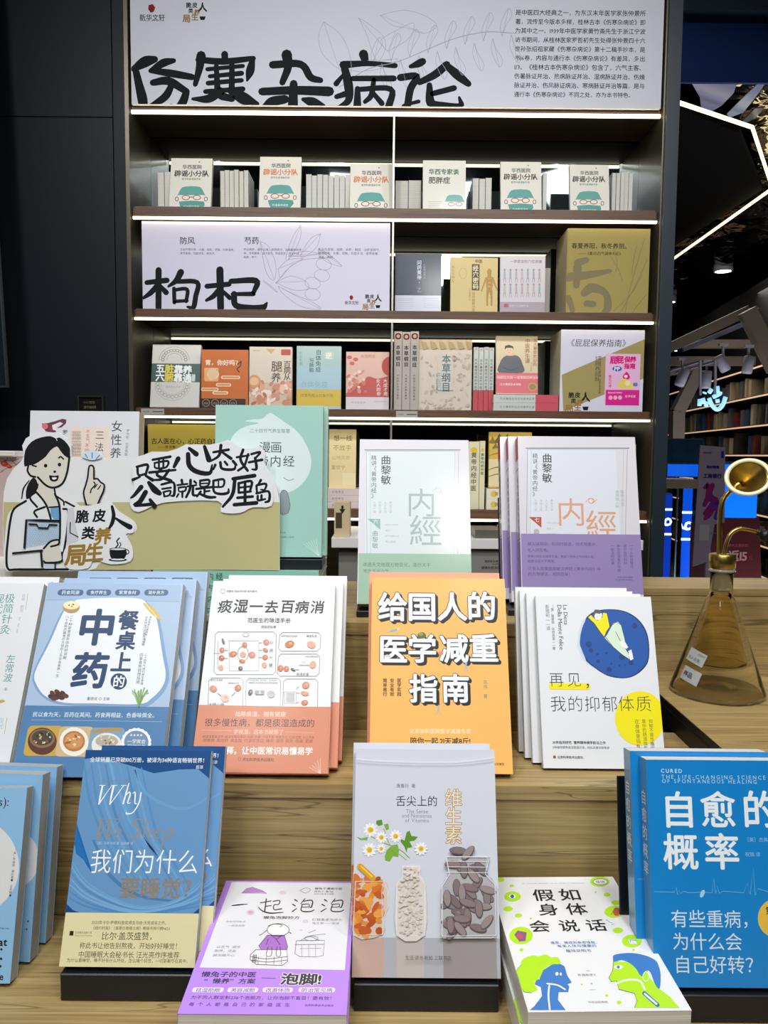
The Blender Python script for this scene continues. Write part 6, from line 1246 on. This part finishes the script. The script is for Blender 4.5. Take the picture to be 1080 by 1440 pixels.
def pinkfoot(a, t, h):
    a.poly_uv([(0, 0), (t, 0), (t, h*.33), (0, h*.33)], 'c4545c'); a.ell(t/2, h*.97, t*.3, t*.3, 'c9a9a0')
spines(fr(666, 695, 4), 488, 'c', D+.05, ['white and red lecture spine right of the herbal book, leftmost of four', 'white and red lecture spine, second of four', 'white and red lecture spine, third of four', 'white and red lecture spine, nearest the portrait cover'], 'white and red lecture spines', 'c6ccc6', '北大最受欢迎的中医课', '7a6a62', pinkfoot)
# lying pair with the portrait book on top
zc_ = shelf_z['c']+.0004; A = on_y(694, 560, D+.02).x; B = on_y(785, 560, D+.02).x
h1 = (on_y(740, 555, D+.02).z-zc_)/2-.0004
for k in range(2):
    flat_spine_book('lecture paperback lying flat under the portrait cover, %s of two' % ('lower', 'upper')[k], A, D+.02, zc_+k*(h1+.0004), B-A, .14, h1, 'c6ccc6', '北大最受欢迎的中医养生课', '6a7a72', 'lying lecture paperbacks', size=.008, tail=(.65, 1, 'c8505c'))
def portrait(a):
    a.frame(540, 290, 2.7); a.full('cdbb9a'); a.rect(410, 632, 620, 712, 'd4606a'); a.rect(410, 640, 620, 655, 'dc7c84', 0); a.res = 2
    a.poly([(436, 632), (440, 595), (452, 575), (470, 566), (498, 566), (515, 575), (526, 600), (528, 632)], '4c5158', 3); a.poly([(470, 552), (490, 552), (492, 568), (468, 568)], 'dcb090'); a.ell(475, 546, 13, 16, 'e0b898'); a.poly([(458, 545), (460, 530), (475, 526), (490, 532), (492, 545), (486, 538), (465, 538)], '181818'); a.line([(452, 612), (480, 622), (510, 612)], 2, '2c3036', 3); a.ell(470, 546, 1.6, 1.2, '222222'); a.ell(480, 546, 1.6, 1.2, '222222'); a.line([(471, 555), (479, 555)], 1.2, 'a05a4a')
    a.vtext('北大最受欢迎的', (575, 502), (572, 608), 'a06a34', .015); a.vtext('中医养生课', (545, 502), (544, 598), 'a06a34', .015); a.vtext('北大名师', (560, 592), (558, 628), 'b08a5a')
    a.text('畅销百万册 一堂更新的养生课程', (430, 650), (600, 652), 'f0c8c8', .01); a.text('北大教授亲身讲授', (440, 676), (520, 677), 'f4dcd8', .01); a.ell(564, 686, 18, 16, 'b89a62'); a.ell(564, 686, 13, 12, '9a7a44')
sv = shelf_z['c']; shelf_z['c2'] = zc_+2*(h1+.0004)
sbook('book with a man in a dark jacket on its cover, standing on two lying copies', 697.5, 756, 473, 'c2', 'cdbb9a', portrait, Y=D+.04, tau=.14, t=.018, wrap=True)
edge_row(fr(757, 777, 1), 519, 'c2', 2.80, 'grey book set back beside the white and olive display box', None, ['8f8f8c'], page=False, w=.06) if False else None
def tagp(label, x0, x1, y0, y1):
    A = on_y(x0, y0, D-.001); B = on_y(x1, y1, D-.001); r = thing('price_tag', label, 'price tag', Vector((A.x, D-.0008, B.z)))
    box('card', 0, B.x-A.x, -.001, 0, 0, A.z-B.z, mat('tag_card', 'a9a69c', rough=.5), r); a = Art(Flat(B.x-A.x, A.z-B.z)); w, h = B.x-A.x, A.z-B.z; a.text('养生保健', (w*.08, h*.5), (w*.35, h*.5), '5a564e'); a.rect(w*.5, h*.42, w*.95, h*.58, '5a564e'); a.build('tag_print', r, MATTE, Matrix.Translation((0, -.001, 0)) @ Matrix.Rotation(math.pi/2, 4, 'X'))
tagp('grey shelf label at the left end of the third shelf edge', 198.5, 231, 574.5, 583); tagp('grey shelf label under the herbal classic spines', 557, 587, 578, 587.5)
# fourth shelf, seen between the table's books
def art3(a):
    a.frame(0, 540, 2.25); a.full('b09a3c'); a.text('古人医在心，心正药自真。', (478, 178), (712, 184), '1f1c10', .015); a.text('——清·张秉', (500, 198), (556, 200), '2f2a18', .01)
carton('olive display box behind the cutout sign with black lettering', 205, 330, 'd', 597, 'b09a3c', 'c4b690', .17, art3)
def d_way(a):
    a.frame(440, 590, 3.6); a.full('dcc994'); a.res = 2; a.text('想一线', (104, 96), (200, 92), '3c352a', .004); a.text('不放手', (102, 145), (196, 140), '8f8260', .004); a.text('山地风景', (95, 196), (188, 190), 'b4a47a'); a.text('董世宁', (92, 244), (164, 240), '9a8c68'); a.rect(150, 270, 215, 330, 'e3d4a4')
sbook('cream-yellow paperback with grey lettering beside the teal comic', 463, 501, 604, 'd', 'dcc994', d_way, Y=D+.05, tau=.08, t=.02)
flds = shelf_z['d']+.0004
def lie(px0, px1, n, ytop, label, col, txt, group, tail=None, Yf=D+.015, dot=None):
    A = on_y(px0, 700, Yf).x; B = on_y(px1, 700, Yf).x; h = (on_y(px0, ytop, Yf).z-flds)/n-.0004
    for k in range(n):
        flat_spine_book(label % (('lowest', 'middle', 'topmost') if n == 3 else ('lower', 'upper'))[k], A, Yf, flds+k*(h+.0004), B-A, .15, h, col, txt, '8a6a66', group, size=h*.4, extra=dot)
lie(458, 544, 3, 687, 'pinkish-white lying paperback behind the green-banded hardcover, %s of three', 'd2c2c0', '女性养生', 'lying pinkish paperbacks')
def yd(a, t, h): a.ell(t/2, h*.87, t*.3, t*.3, 'd8b83a')
spines([648, 661, 677, 685], 620, 'd', D+.03, ['cream yellow-dotted spine between the two hardcover sets, left', 'cream yellow-dotted spine between the two hardcover sets, middle', 'cream yellow-dotted spine between the two hardcover sets, right'], 'cream yellow-dotted spines', 'd4cfae', '黄帝内经中医', '5a5a50', yd)
lie(684, 800, 2, 687, 'cream yellow-dotted paperback lying behind the violet set, %s of two', 'd9d5c2', '黄帝内经', 'lying cream paperbacks', dot=lambda a: a.ell(a.f.w*.09, a.f.h*.5, a.f.h*.3, a.f.h*.3, 'd8b83a'))
shelf_z['d2'] = on_y(690, 687, D+.015).z+.0005
def gold(a):
    a.frame(440, 590, 3.6); a.full('cdab44'); a.rect(885, 200, 1100, 340, 'd9cda0')
    for x, y, s_ in ((910, 100, 26), (945, 90, 34), (985, 95, 40), (1010, 110, 30), (925, 130, 22), (970, 128, 30)): a.poly([(x-s_*.8, y+s_*.8), (x-s_*.3, y), (x, y-s_*.6), (x+s_*.3, y+.1*s_), (x+s_*.8, y+s_*.8)], random.choice(('3c3a24', '5a5430', '7a6a34')), 2)
    for y in (160, 185, 255, 290): a.stroke([(885, y, 3), (940, y-14, 6), (1000, y+4, 5)], random.choice(('8f7c3c', 'a9a070', 'e4d8a4')))
sbook('golden landscape-painted book behind the violet-banded hardcovers', 688, 748, 608, 'd2', 'cdab44', gold, Y=D+.05, tau=.03, t=.02)
spines([885, 899], 625, 'd', D+.05, ['olive-grey book at the right end of the fourth shelf'], None, 'a09a80', '养生', '5a5448')
# lowest visible shelf: white-topped low counter in front of the case with books on it
lc = thing('low_counter', 'white low counter edge in front of the bookcase, behind the display table', 'counter', (0, 0, 0)); yc = 2.25
zt_ = on_y(560, 757, yc).z; zb_ = on_y(560, 771, yc).z
box('counter_top', on_y(466, 757, yc).x, on_y(905, 757, yc).x, yc, D-.03, zb_, zt_, mat('white_laminate', 'd6d4d0', rough=.4), lc, bevel=.002)
box('counter_front', on_y(466, 757, yc).x+.02, on_y(905, 757, yc).x-.02, yc+.03, yc+.05, 0, zb_, mat('grey_laminate', '77756f', rough=.5), lc)
fz = board('grey promotional panel with black lettering on the low counter front, between the hardcover sets', 648, 735, 772, yc+.015, zb_-.22, zb_-.001, col='8a8680'); a = Art(fz[0], z0=.0003).frame(640, 780, 7.7); a.full('7e7b76')
for s_, x0, x1, y in (('国家级名老中医', 320, 520, 72), ('从九岁开始学', 400, 520, 102), ('疑难杂症诊疗实录', 285, 560, 142)): a.text(s_, (x0, y), (x1, y), '1f1d1c', .02)
a.build('sign_print', fz[1], MATTE)
zz_ = zt_+.0004
for i, (x0, x1, y0, col, lab) in enumerate(((470, 492, 706, 'b3a890', 'tan carton with a black arrow on the low counter beside the teal comic'), (668, 706, 745, '5a5650', 'dark flat book on the low counter between the hardcover sets'), (708, 716, 744, 'c2463a', 'small red book on the low counter beside the violet set'))):
    Yc = yc+.02+.0*i; A = on_y(x0, y0, Yc); B = on_y(x1, y0, Yc); r = thing('carton' if i == 0 else 'book', lab, 'carton' if i == 0 else 'book', Vector((A.x, Yc, zz_)))
    if i == 0:
        box('body', 0, B.x-A.x, 0, .08, 0, A.z-zz_, mat('tan_card', 'c2b08a', rough=.7), r, bevel=.001)
        a = Art(Flat(B.x-A.x, A.z-zz_)); w, h = B.x-A.x, A.z-zz_; a.poly_uv([(w*.45, h*.9), (w*.6, h*.9), (w*.6, h*.8), (w*.72, h*.8), (w*.52, h*.66), (w*.33, h*.8), (w*.45, h*.8)], '2a2218'); a.rect(w*.1, h*.25, w*.5, h*.7, '4a3a28'); a.build('print', r, MATTE, Matrix.Rotation(math.pi/2, 4, 'X'))
    else: box('cover', 0, B.x-A.x, 0, .14, 0, A.z-zz_, cmat(col), r, bevel=.001); box('pages', .001, B.x-A.x+.0008, .003, .137, .002, A.z-zz_-.002, PAGES, r)
# small things on the navy wall
q = on_y(108, 556, D-.02); q2 = on_y(145, 590, D-.02); r = thing('wall_frame', 'small dark framed plaque low on the navy wall behind the women\'s health book', 'plaque', Vector((q.x, D-.004, q2.z)))
w, h = q2.x-q.x, q.z-q2.z
for b_ in ((0, w, h-.005, h), (0, w, 0, .005), (0, .005, .005, h-.005), (w-.005, w, .005, h-.005)): box('frame', b_[0], b_[1], -.012, .004, b_[2], b_[3], mat('dull_frame', '3a3c3c', rough=.4, metal=.6), r)
box('plate', .005, w-.005, -.006, 0, .005, h-.005, mat('dark_plate', '15120f', rough=.3), r)
a = Art(Flat(w, h)); a.res = 1; a.text('小心轻放', (w*.2, h*.72), (w*.66, h*.72), '6a6250', .01); a.text('请勿触摸', (w*.2, h*.52), (w*.7, h*.52), '6a6250', .01); a.build('plaque_print', r, MATTE, Matrix.Translation((0, -.0065, 0)) @ Matrix.Rotation(math.pi/2, 4, 'X'))
# glass panel standing at the far left, its edge and lower corner in view
gy0, gy1 = 1.9, 2.45; gx = on_y(12, 545, gy1).x; zb0 = on_y(13, 545, gy1).z
gp = thing('glass_display_panel', 'tall dark glass display panel with a bright metal edge at the left picture edge', 'glass panel', Vector((gx, gy1, zb0)))
th_ = math.atan2(on_y(0, 300, gy1).x-on_y(13, 545, gy1).x, on_y(0, 300, gy1).z-zb0)
GM = Matrix.Translation((gx, gy1, zb0)) @ Matrix.Rotation(math.radians(2.2)*-1, 4, 'Y')
gp.matrix_world = GM
EDG = mat('bright_metal_edge', '8a9298', rough=.3, metal=.9); DG = mat('smoked_glass', '1c262e', rough=.06, spec=.6)
box('metal_edge', -.006, 0, -.006, .006, 0, 1.5, EDG, gp); box('bottom_edge', -.6, -.006, -.005, .005, 0, .006, EDG, gp); box('pane', -.6, -.006, -.003, .003, .006, 1.5, DG, gp)
for i, zz in enumerate((.09, .10, .16, .165, .21, .218)): box('etched_line', -.3, -.03-.01*(i % 2), -.0036, -.003, zz, zz+.0014, EDG, gp)
box('frosted_band', -.6, -.008, -.0037, -.003, .36, 1.5, mat('frosted_glass', '6f7a80', rough=.4), gp)
# ------------------------------------------------------------------ the mall behind, right of the bookcase
def P(x, y, Y): return on_y(x, y, Y)
XP = XR+.075
struct(box('ceiling_valance', 1.15, 9, 3.6, 3.615, on_y(1010, 116, 3.6).z, 3.9, mat('deep_blue_valance', '17408c', rough=.6, vary=.05)))
struct(box('trim_1', 1.15, 9, 3.50, 3.6, on_y(1000, 14, 3.5).z, 4.0, mat('grey_blue_bulkhead', '3a4c5a', rough=.6)))
# crumpled mirror ceiling
bm = bmesh.new(); nx, ny = 60, 90; X0, X1, Y0_, Y1_ = 1.0, 9.0, 3.72, 17; ZC = 1.42+(on_y(1000, 116, 4.5).z-1.42)
random.seed(21); g_ = [[bm.verts.new((X0+(X1-X0)*i/nx, Y0_+(Y1_-Y0_)*j/ny, ZC+random.uniform(-.035, .035))) for i in range(nx+1)] for j in range(ny+1)]
for j in range(ny):
    for i in range(nx): bm.faces.new((g_[j][i], g_[j+1][i], g_[j+1][i+1], g_[j][i+1]))
FOIL = mat('crumpled_mirror_foil', '9a9284', rough=.08, metal=1, bump=.9, bscale=3)
FOIL.node_tree.nodes['Bump'].inputs['Distance'].default_value = .08
struct(fin('ceiling', bm, FOIL, smooth=True))
def on_ceiling(x, y, dz=.06): return on_z(x, y, ZC-dz)
# black hexagonal recess panel with its light line
pts = [on_ceiling(*q, .08) for q in ((900, 128), (1040, 185), (1072, 265), (938, 352), (880, 352), (880, 200))]
prism('ceiling_recess', [(p.x, p.y) for p in pts], ZC-.09, ZC-.05, mat('black_ceiling_panel', '050505', rough=.8, spec=.1)); o = bpy.data.objects['ceiling_recess']; tag(o, 'large black angular ceiling panel edged by light lines, upper right', 'ceiling panel')
WLED = mat('ceiling_light_line', 'ffefb4', emit=2.4)
def bar(name, p, q, w, m, parent=None, h=None):
    p, q = Vector(p), Vector(q); d = (q-p); L = d.length; d.normalize(); s = d.cross(Vector((0, 0, 1))); s = s.normalized() if s.length > .01 else Vector((1, 0, 0)); u = s.cross(d)
    M = Matrix((d, s, u)).transposed().to_4x4(); M.translation = p; h = h or w
    if parent is not None: M = parent.matrix_world.inverted() @ M
    return box(name, 0, L, -w/2, w/2, -h/2, h/2, m, parent, M)
ll = thing('ceiling_light_line', 'bent bright light line running around the black ceiling panel', 'ceiling light', (0, 0, 0))
lp = [on_ceiling(*q, .12) for q in ((930, 136), (1058, 179), (1084, 258), (1082, 268), (937, 371))]
for k in (0, 1, 3): bar('light_bar', lp[k], lp[k+1], .017, WLED, ll)
for x, y, lab in ((1017, 381.5, 'round recessed downlight in the foil ceiling, nearest'), (940, 425, 'round recessed downlight beside the bookcase post, middle distance'), (951, 493, 'round recessed downlight, farthest, above the timber house frame')):
    p = on_z(x, y, ZC-.05); r = thing('downlight', lab, 'downlight', p, None)
    lathe('lens', [(.001, 0), (.085, 0), (.085, .06), (.001, .06)], mat('downlight_lens', 'fff8ec', emit=9), r, n=24); lathe('ring', [(.086, -.004), (.1, -.004), (.1, .12), (.086, .12)], mat('white_ring', 'c8c8c8'), r, n=24, closed=True)
# timber house frame
TW = mat('taupe_timber', '6c6052', rough=.6, vary=.15, vscale=4)
YH = 6.5; hf = thing('house_frame', 'taupe timber house-shaped frame with gable beams over the shop', 'frame', (0, 0, 0))
def beam(a_, b_, w=.1, Ya=YH, Yb=None, h=None): bar('beam', P(*a_, Ya), P(*b_, Yb or Ya), w*.81, TW, hf, h)
beam((925, 497), (1052, 437), .10, YH, YH); beam((1050, 437), (1092, 520), .14, YH-.3, YH-.3); beam((1060, 437), (1110, 520), .08, YH-.25, YH-.25)
beam((930, 508), (1060, 508), .09, YH+.2); beam((968, 484), (1060, 484), .09, YH+.6); beam((932, 525), (985, 518), .07, YH+.3); beam((980, 524), (952, 580), .12, YH-.1); beam((952, 578), (951, 645), .12, YH-.1); beam((925, 582), (952, 580), .05, YH)
bar('light_slot', P(960, 492, YH-.3), P(1043, 457, YH-.3), .035, mat('dim_grey_slot', '6a6a78', rough=.5), hf)
# spotlights on the beams
SW = mat('white_spot_housing', '9a94a0', rough=.5)
for x, y, ry, lab in ((959, 531, .35, 'white track spotlight at the left of the row'), (1016, 511, -.5, 'white track spotlight tilted, third from the left'), (1052, 513, .15, 'white track spotlight at the right of the row'), (993, 534, .05, 'white track spotlight behind the neon sign')):
    p = P(x, y, YH-.35); r = thing('track_spotlight', lab, 'spotlight', p)
    M = Matrix.Rotation(ry, 4, 'Y'); lathe('housing', [(.001, -.068), (.034, -.068), (.04, -.06), (.04, .06), (.032, .068), (.001, .068)], SW, r, M, n=20)
    box('bracket', -.008, .008, -.008, .008,   .055, .14, SW, r); box('track_adapter', -.035, .035, -.015, .015, .135, .155, SW, r)
# neon sign
NE = mat('white_neon', '8fcaf4', emit=1.2); ns = thing('neon_sign', 'hanging glowing blue-white neon sign shaped like strokes of a character', 'neon sign', P(1003, 560, 5.9))
def npt(x, y): p = P(930+x/6.86, 430+y/6.857, 5.9)-ns.location; return tuple(p)
for st in ([(370, 900), (368, 965)], [(400, 890), (412, 945)], [(440, 925), (430, 970)], [(415, 845), (420, 835)], [(460, 840), (485, 805)], [(460, 890), (490, 960), (540, 1000), (590, 960), (620, 880)], [(540, 775), (545, 860)], [(500, 880), (560, 850), (570, 830)], [(540, 900), (545, 935)]): tube('neon_tube', [npt(*q) for q in st], .016, NE, ns, n=8, k=4 if len(st) > 2 else 0)
for x in (375, 520):
    bar('hanger', P(930+x/6.86, 508, 5.9), P(930+x/6.86, 508, 5.9)+Vector((0, .78, .0)), .016, SW, ns)
    bar('hanger', P(930+x/6.86, 507, 5.9), P(930+x/6.86, 556, 5.9), .016, SW, ns)
# far book wall, running away to the left
A_, B_ = Vector((4.0, 8.2, 0)), Vector((4.42, 11.8, 0)); dw = (B_-A_); LW = dw.length; dw.normalize(); nw = Vector((-dw.y, dw.x, 0))
ext = A_-dw*2.5; bw = thing('far_bookcase', 'distant dark wall of bookshelves with slanting light strips', 'bookcase', (0, 0, 0))
WM = Matrix((dw, -nw, Vector((0, 0, 1)))).transposed().to_4x4(); WM.translation = ext
box('back', 0, LW+2.5, 0, .03, 0, 3.3, mat('black_case', '0a0a0c', rough=.6), bw, M=WM)
rowz = [1.42+.88-.29*k for k in range(8)]
for z in rowz:
    box('shelf', 0, LW+2.5, -.26, 0, z, z+.025, mat('black_case', '0a0a0c'), bw, M=WM)
    box('light_strip', 0, LW+2.5, -.27, -.26, z+.002, z+.016, mat('dim_warm_strip', 'd8b08c', emit=.9), bw, M=WM)
random.seed(31)
CN = dict(zip(('8a7a5a', '7a3428', '2c5a48', '6a6a70', 'a89878', '4a3a34', 'c2b08a', '33506a', '5a5240'), ('khaki', 'brick red', 'green', 'grey', 'beige', 'dark brown', 'cream', 'blue', 'olive brown')))
RN = ('highest', 'second', 'third', 'fourth', 'fifth', 'sixth', 'lowest')
for k, z in enumerate(rowz[1:]):
    s_ = 1.3
    while s_ < LW+1.9:
        s_ += random.uniform(.05, .17)
        if random.random() < .18: s_ += .25
        w_, h_ = random.uniform(.03, .10), random.uniform(.15, .23); c_ = random.choice(('8a7a5a', '7a3428', '2c5a48', '6a6a70', 'a89878', '4a3a34', 'c2b08a', '33506a', '5a5240'))
        r = box('book', 0, w_, -.2, -.05, 0, h_, mat('far_book_'+c_, c_, rough=.6), None, bevel=.002, seg=1)
        M = WM.copy(); M.translation = WM @ Vector((s_, 0, z+.0255)); r.matrix_world = M
        tag(r, 'small distant %s book on the %s far dark shelf' % (CN[c_], RN[k]), 'book', 'books on the far wall'); s_ += w_
# glass balustrade and blue screens
gb = thing('glass_balustrade', 'dark glass balustrade panel beyond the table', 'balustrade', (0, 0, 0))
YB_ = 5.5; 
box('pane', P(930, 620, YB_).x, P(988, 620, YB_).x, YB_, YB_+.012, P(950, 652, YB_).z, P(950, 618, YB_).z, mat('teal_smoked_glass', '203c50', rough=.08, Transmission_Weight=.6), gb)
box('post', P(955, 620, YB_).x, P(957, 620, YB_).x, YB_+.0, YB_+.012, 0, P(950, 652, YB_).z, mat('rail_metal', '4a6070', metal=.8, rough=.3), gb)
box('rail', P(930, 620, YB_).x, P(988, 620, YB_).x, YB_-.005, YB_+.017, P(950, 618, YB_).z, P(950, 616.5, YB_).z, mat('rail_metal', '4a6070', metal=.8, rough=.3), gb)
SCR = lambda n, c, e: mat(n, c, emit=e, rough=.3)
def screen(label, x0, x1, y0, y1, Y, col, e, artf=None, th=.06, kind='light box', legs=True):
    A = P(x0, (y0+y1)/2, Y); B = P(x1, (y0+y1)/2, Y); z1, z0 = P((x0+x1)/2, y0, Y).z, P((x0+x1)/2, y1, Y).z
    r = thing('light_box', label, kind, Vector((A.x, Y, z0))); box('casing', 0, B.x-A.x, .004, th, 0, z1-z0, mat('black_casing', '0c0d10', rough=.4), r); w, h = B.x-A.x, z1-z0
    box('stand_post', w*.82, w*.97, .01, th-.005, -z0+.0005, -.0005, mat('black_casing', '0c0d10'), r)
    box('screen', .004, w-.004, 0, .004, .004, h-.004, SCR('screen_'+col, col, e), r)
    if artf: a = Art(Face(frame_m(Vector((A.x, Y, z0)), (1, 0, 0), 0), w, h), z0=.001, dz=2e-4); artf(a); a.build('screen_print', r, mat('white_glow', 'cfe6ff', emit=.9), Matrix.Rotation(math.pi/2, 4, 'X'))
    return r
BLU = '0a5ce0'
screen('blue glowing horizontal light box left of the banner', 938, 990, 652, 671, 4.6, BLU, .9)
def g2(a): a.rtext('1 9 L', (937, 714), (937, 762), 'ffffff', .01)
screen('tall narrow blue light box with white sideways lettering, left', 924, 944.5, 694, 818, 4.7, '0838b8', .75, g2)
def g3(a): a.rtext('1 9 L', (966, 718), (966, 770), 'ffffff', .01); a.rect(974, 718, 980, 732, 'ffffff')
screen('tall narrow blue light box with white sideways lettering, beside the banner', 958, 984, 684, 818, 4.75, '0a50d8', .85, g3)
screen('large bright blue screen behind the brass horn', 1016, 1066, 652, 729, 5.0, '0868f0', .95)
box('beige_counter', 0, 1, 0, 1, 0, 1, None) if False else None
ct = thing('far_counter', 'pale timber counter end glimpsed beyond the post', 'counter', (0, 0, 0)); Yc = 4.2
box('counter_top', P(925, 675, Yc).x, P(981, 675, Yc).x, Yc, Yc+.3, P(950, 687, Yc).z, P(950, 674, Yc).z, mat('far_timber', '8f8068', rough=.5, vary=.2), ct)
box('pedestal', P(914, 690, Yc).x, P(927, 690, Yc).x, Yc+.05, Yc+.2, 0, P(950, 687, Yc).z, mat('dark_steel', '2a2f2e', rough=.5), ct)
# roll-up banner
def pl(pts_px, Y, name, col, label, cat, th=.01, artf=None, m=MATTE):
    A = P(*pts_px[0], Y); f = Face(frame_m(A, (1, 0, 0), 0), 1, 1); r = thing(name, label, cat, f.M); uv = [f.uv(*q) for q in pts_px]
    prism('panel', uv, -th, 0, mat('panel_'+col, col, rough=.6), r); v0 = min(q[1] for q in uv); um = sum(q[0] for q in uv)/len(uv); box('pole', um-.012, um+.012, -A.z+.02, v0+.1, -th-.025, -th-.001, SW, r); box('foot', um-.09, um+.09, -A.z, -A.z+.02, -th-.04, .03, SW, r)
    if artf: a = Art(f, z0=.001, dz=3e-4, clip=False); artf(a); a.build('panel_print', r, m)
    return r
def bn(a):
    a.frame(930, 600, 6.55); a.text('新华文轩', (385, 240), (462, 242), '5a3a40', .02); a.rect(550, 225, 575, 290, '1f3a90'); a.text('限时特惠', (415, 372), (532, 372), '1f2a6a', .05); a.text('工商银行', (385, 455), (555, 452), '2a2060', .05)
    a.brush('8a1c6a', [(400, 560, 34), (430, 540, 40), (430, 640, 50), (395, 720, 40)], [(470, 540, 44), (450, 620, 40), (480, 700, 60), (400, 800, 40)], [(440, 660, 60), (510, 680, 40), (440, 800, 60), (400, 850, 30)]); a.brush('5a2a9a', [(470, 720, 50), (520, 700, 30), (500, 840, 40)])
    a.rect(352, 905, 436, 1050, 'b0a8a8'); a.text('扫码领取', (445, 980), (500, 980), '8a7880', .02)
pl([(974, 797), (996, 790), (1005, 737), (1019, 735), (1020, 629), (985, 626)], 4.3, 'roll_up_banner', '9a8a9c', 'lilac-grey roll-up banner with purple and blue lettering beyond the flask', 'banner', artf=bn)
def rd(a):
    a.frame(930, 600, 6.55); a.text('刷卡立享折扣', (610, 1095), (800, 1090), 'b0555c', .02); a.text('返15', (610, 1190), (790, 1188), 'cf9a9c', .03); a.text('%', (800, 1205), (840, 1205), '9a4048', .01); a.line([(670, 1260), (770, 1258)], 3, '8a3038')
pl([(970, 822), (1071, 822), (1068, 728), (1000, 731), (972, 735)], 4.5, 'red_poster_stand', '5c0d18', 'dark red poster stand with pale percentage lettering behind the flask', 'poster', artf=rd)
struct(box('wall_far', -2, 12, 17, 17.1, 0, 4, mat('dark_shop_wall', '1d2229')))
struct(box('wall_right', 8.9, 9, 3, 17, 0, 4, mat('dark_shop_wall', '1d2229')))
# added flat pieces, tinted to imitate reflections in the foil ceiling behind the valance
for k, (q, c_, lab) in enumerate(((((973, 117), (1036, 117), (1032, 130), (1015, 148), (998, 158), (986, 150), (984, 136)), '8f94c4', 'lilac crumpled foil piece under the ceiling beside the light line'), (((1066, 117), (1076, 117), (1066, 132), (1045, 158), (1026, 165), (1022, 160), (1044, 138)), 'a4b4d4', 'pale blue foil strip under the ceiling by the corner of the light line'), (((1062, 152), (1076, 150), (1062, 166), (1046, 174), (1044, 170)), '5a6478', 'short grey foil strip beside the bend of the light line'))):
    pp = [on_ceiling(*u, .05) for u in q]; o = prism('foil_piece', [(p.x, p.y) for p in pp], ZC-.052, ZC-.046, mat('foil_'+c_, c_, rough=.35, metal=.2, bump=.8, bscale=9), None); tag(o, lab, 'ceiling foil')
l = bpy.data.lights.new('mall_light', 'AREA'); l.energy = 60; l.size = 2; l.color = (.9, .92, 1); o = bpy.data.objects.new('mall_light', l); COL.objects.link(o); o.location = (3.0, 5.2, .4); o.rotation_euler = (math.pi, 0, 0)  # unseen upward fill added near the floor to brighten the ceiling foil
l = bpy.data.lights.new('mall_light', 'AREA'); l.energy = 45; l.size = 2; l.color = (1, .93, .85); o = bpy.data.objects.new('mall_light', l); COL.objects.link(o); o.location = (3.2, 7.5, 3.2)  # second unseen fill lamp, added to brighten the mall
bpy.data.objects.remove(_fo)
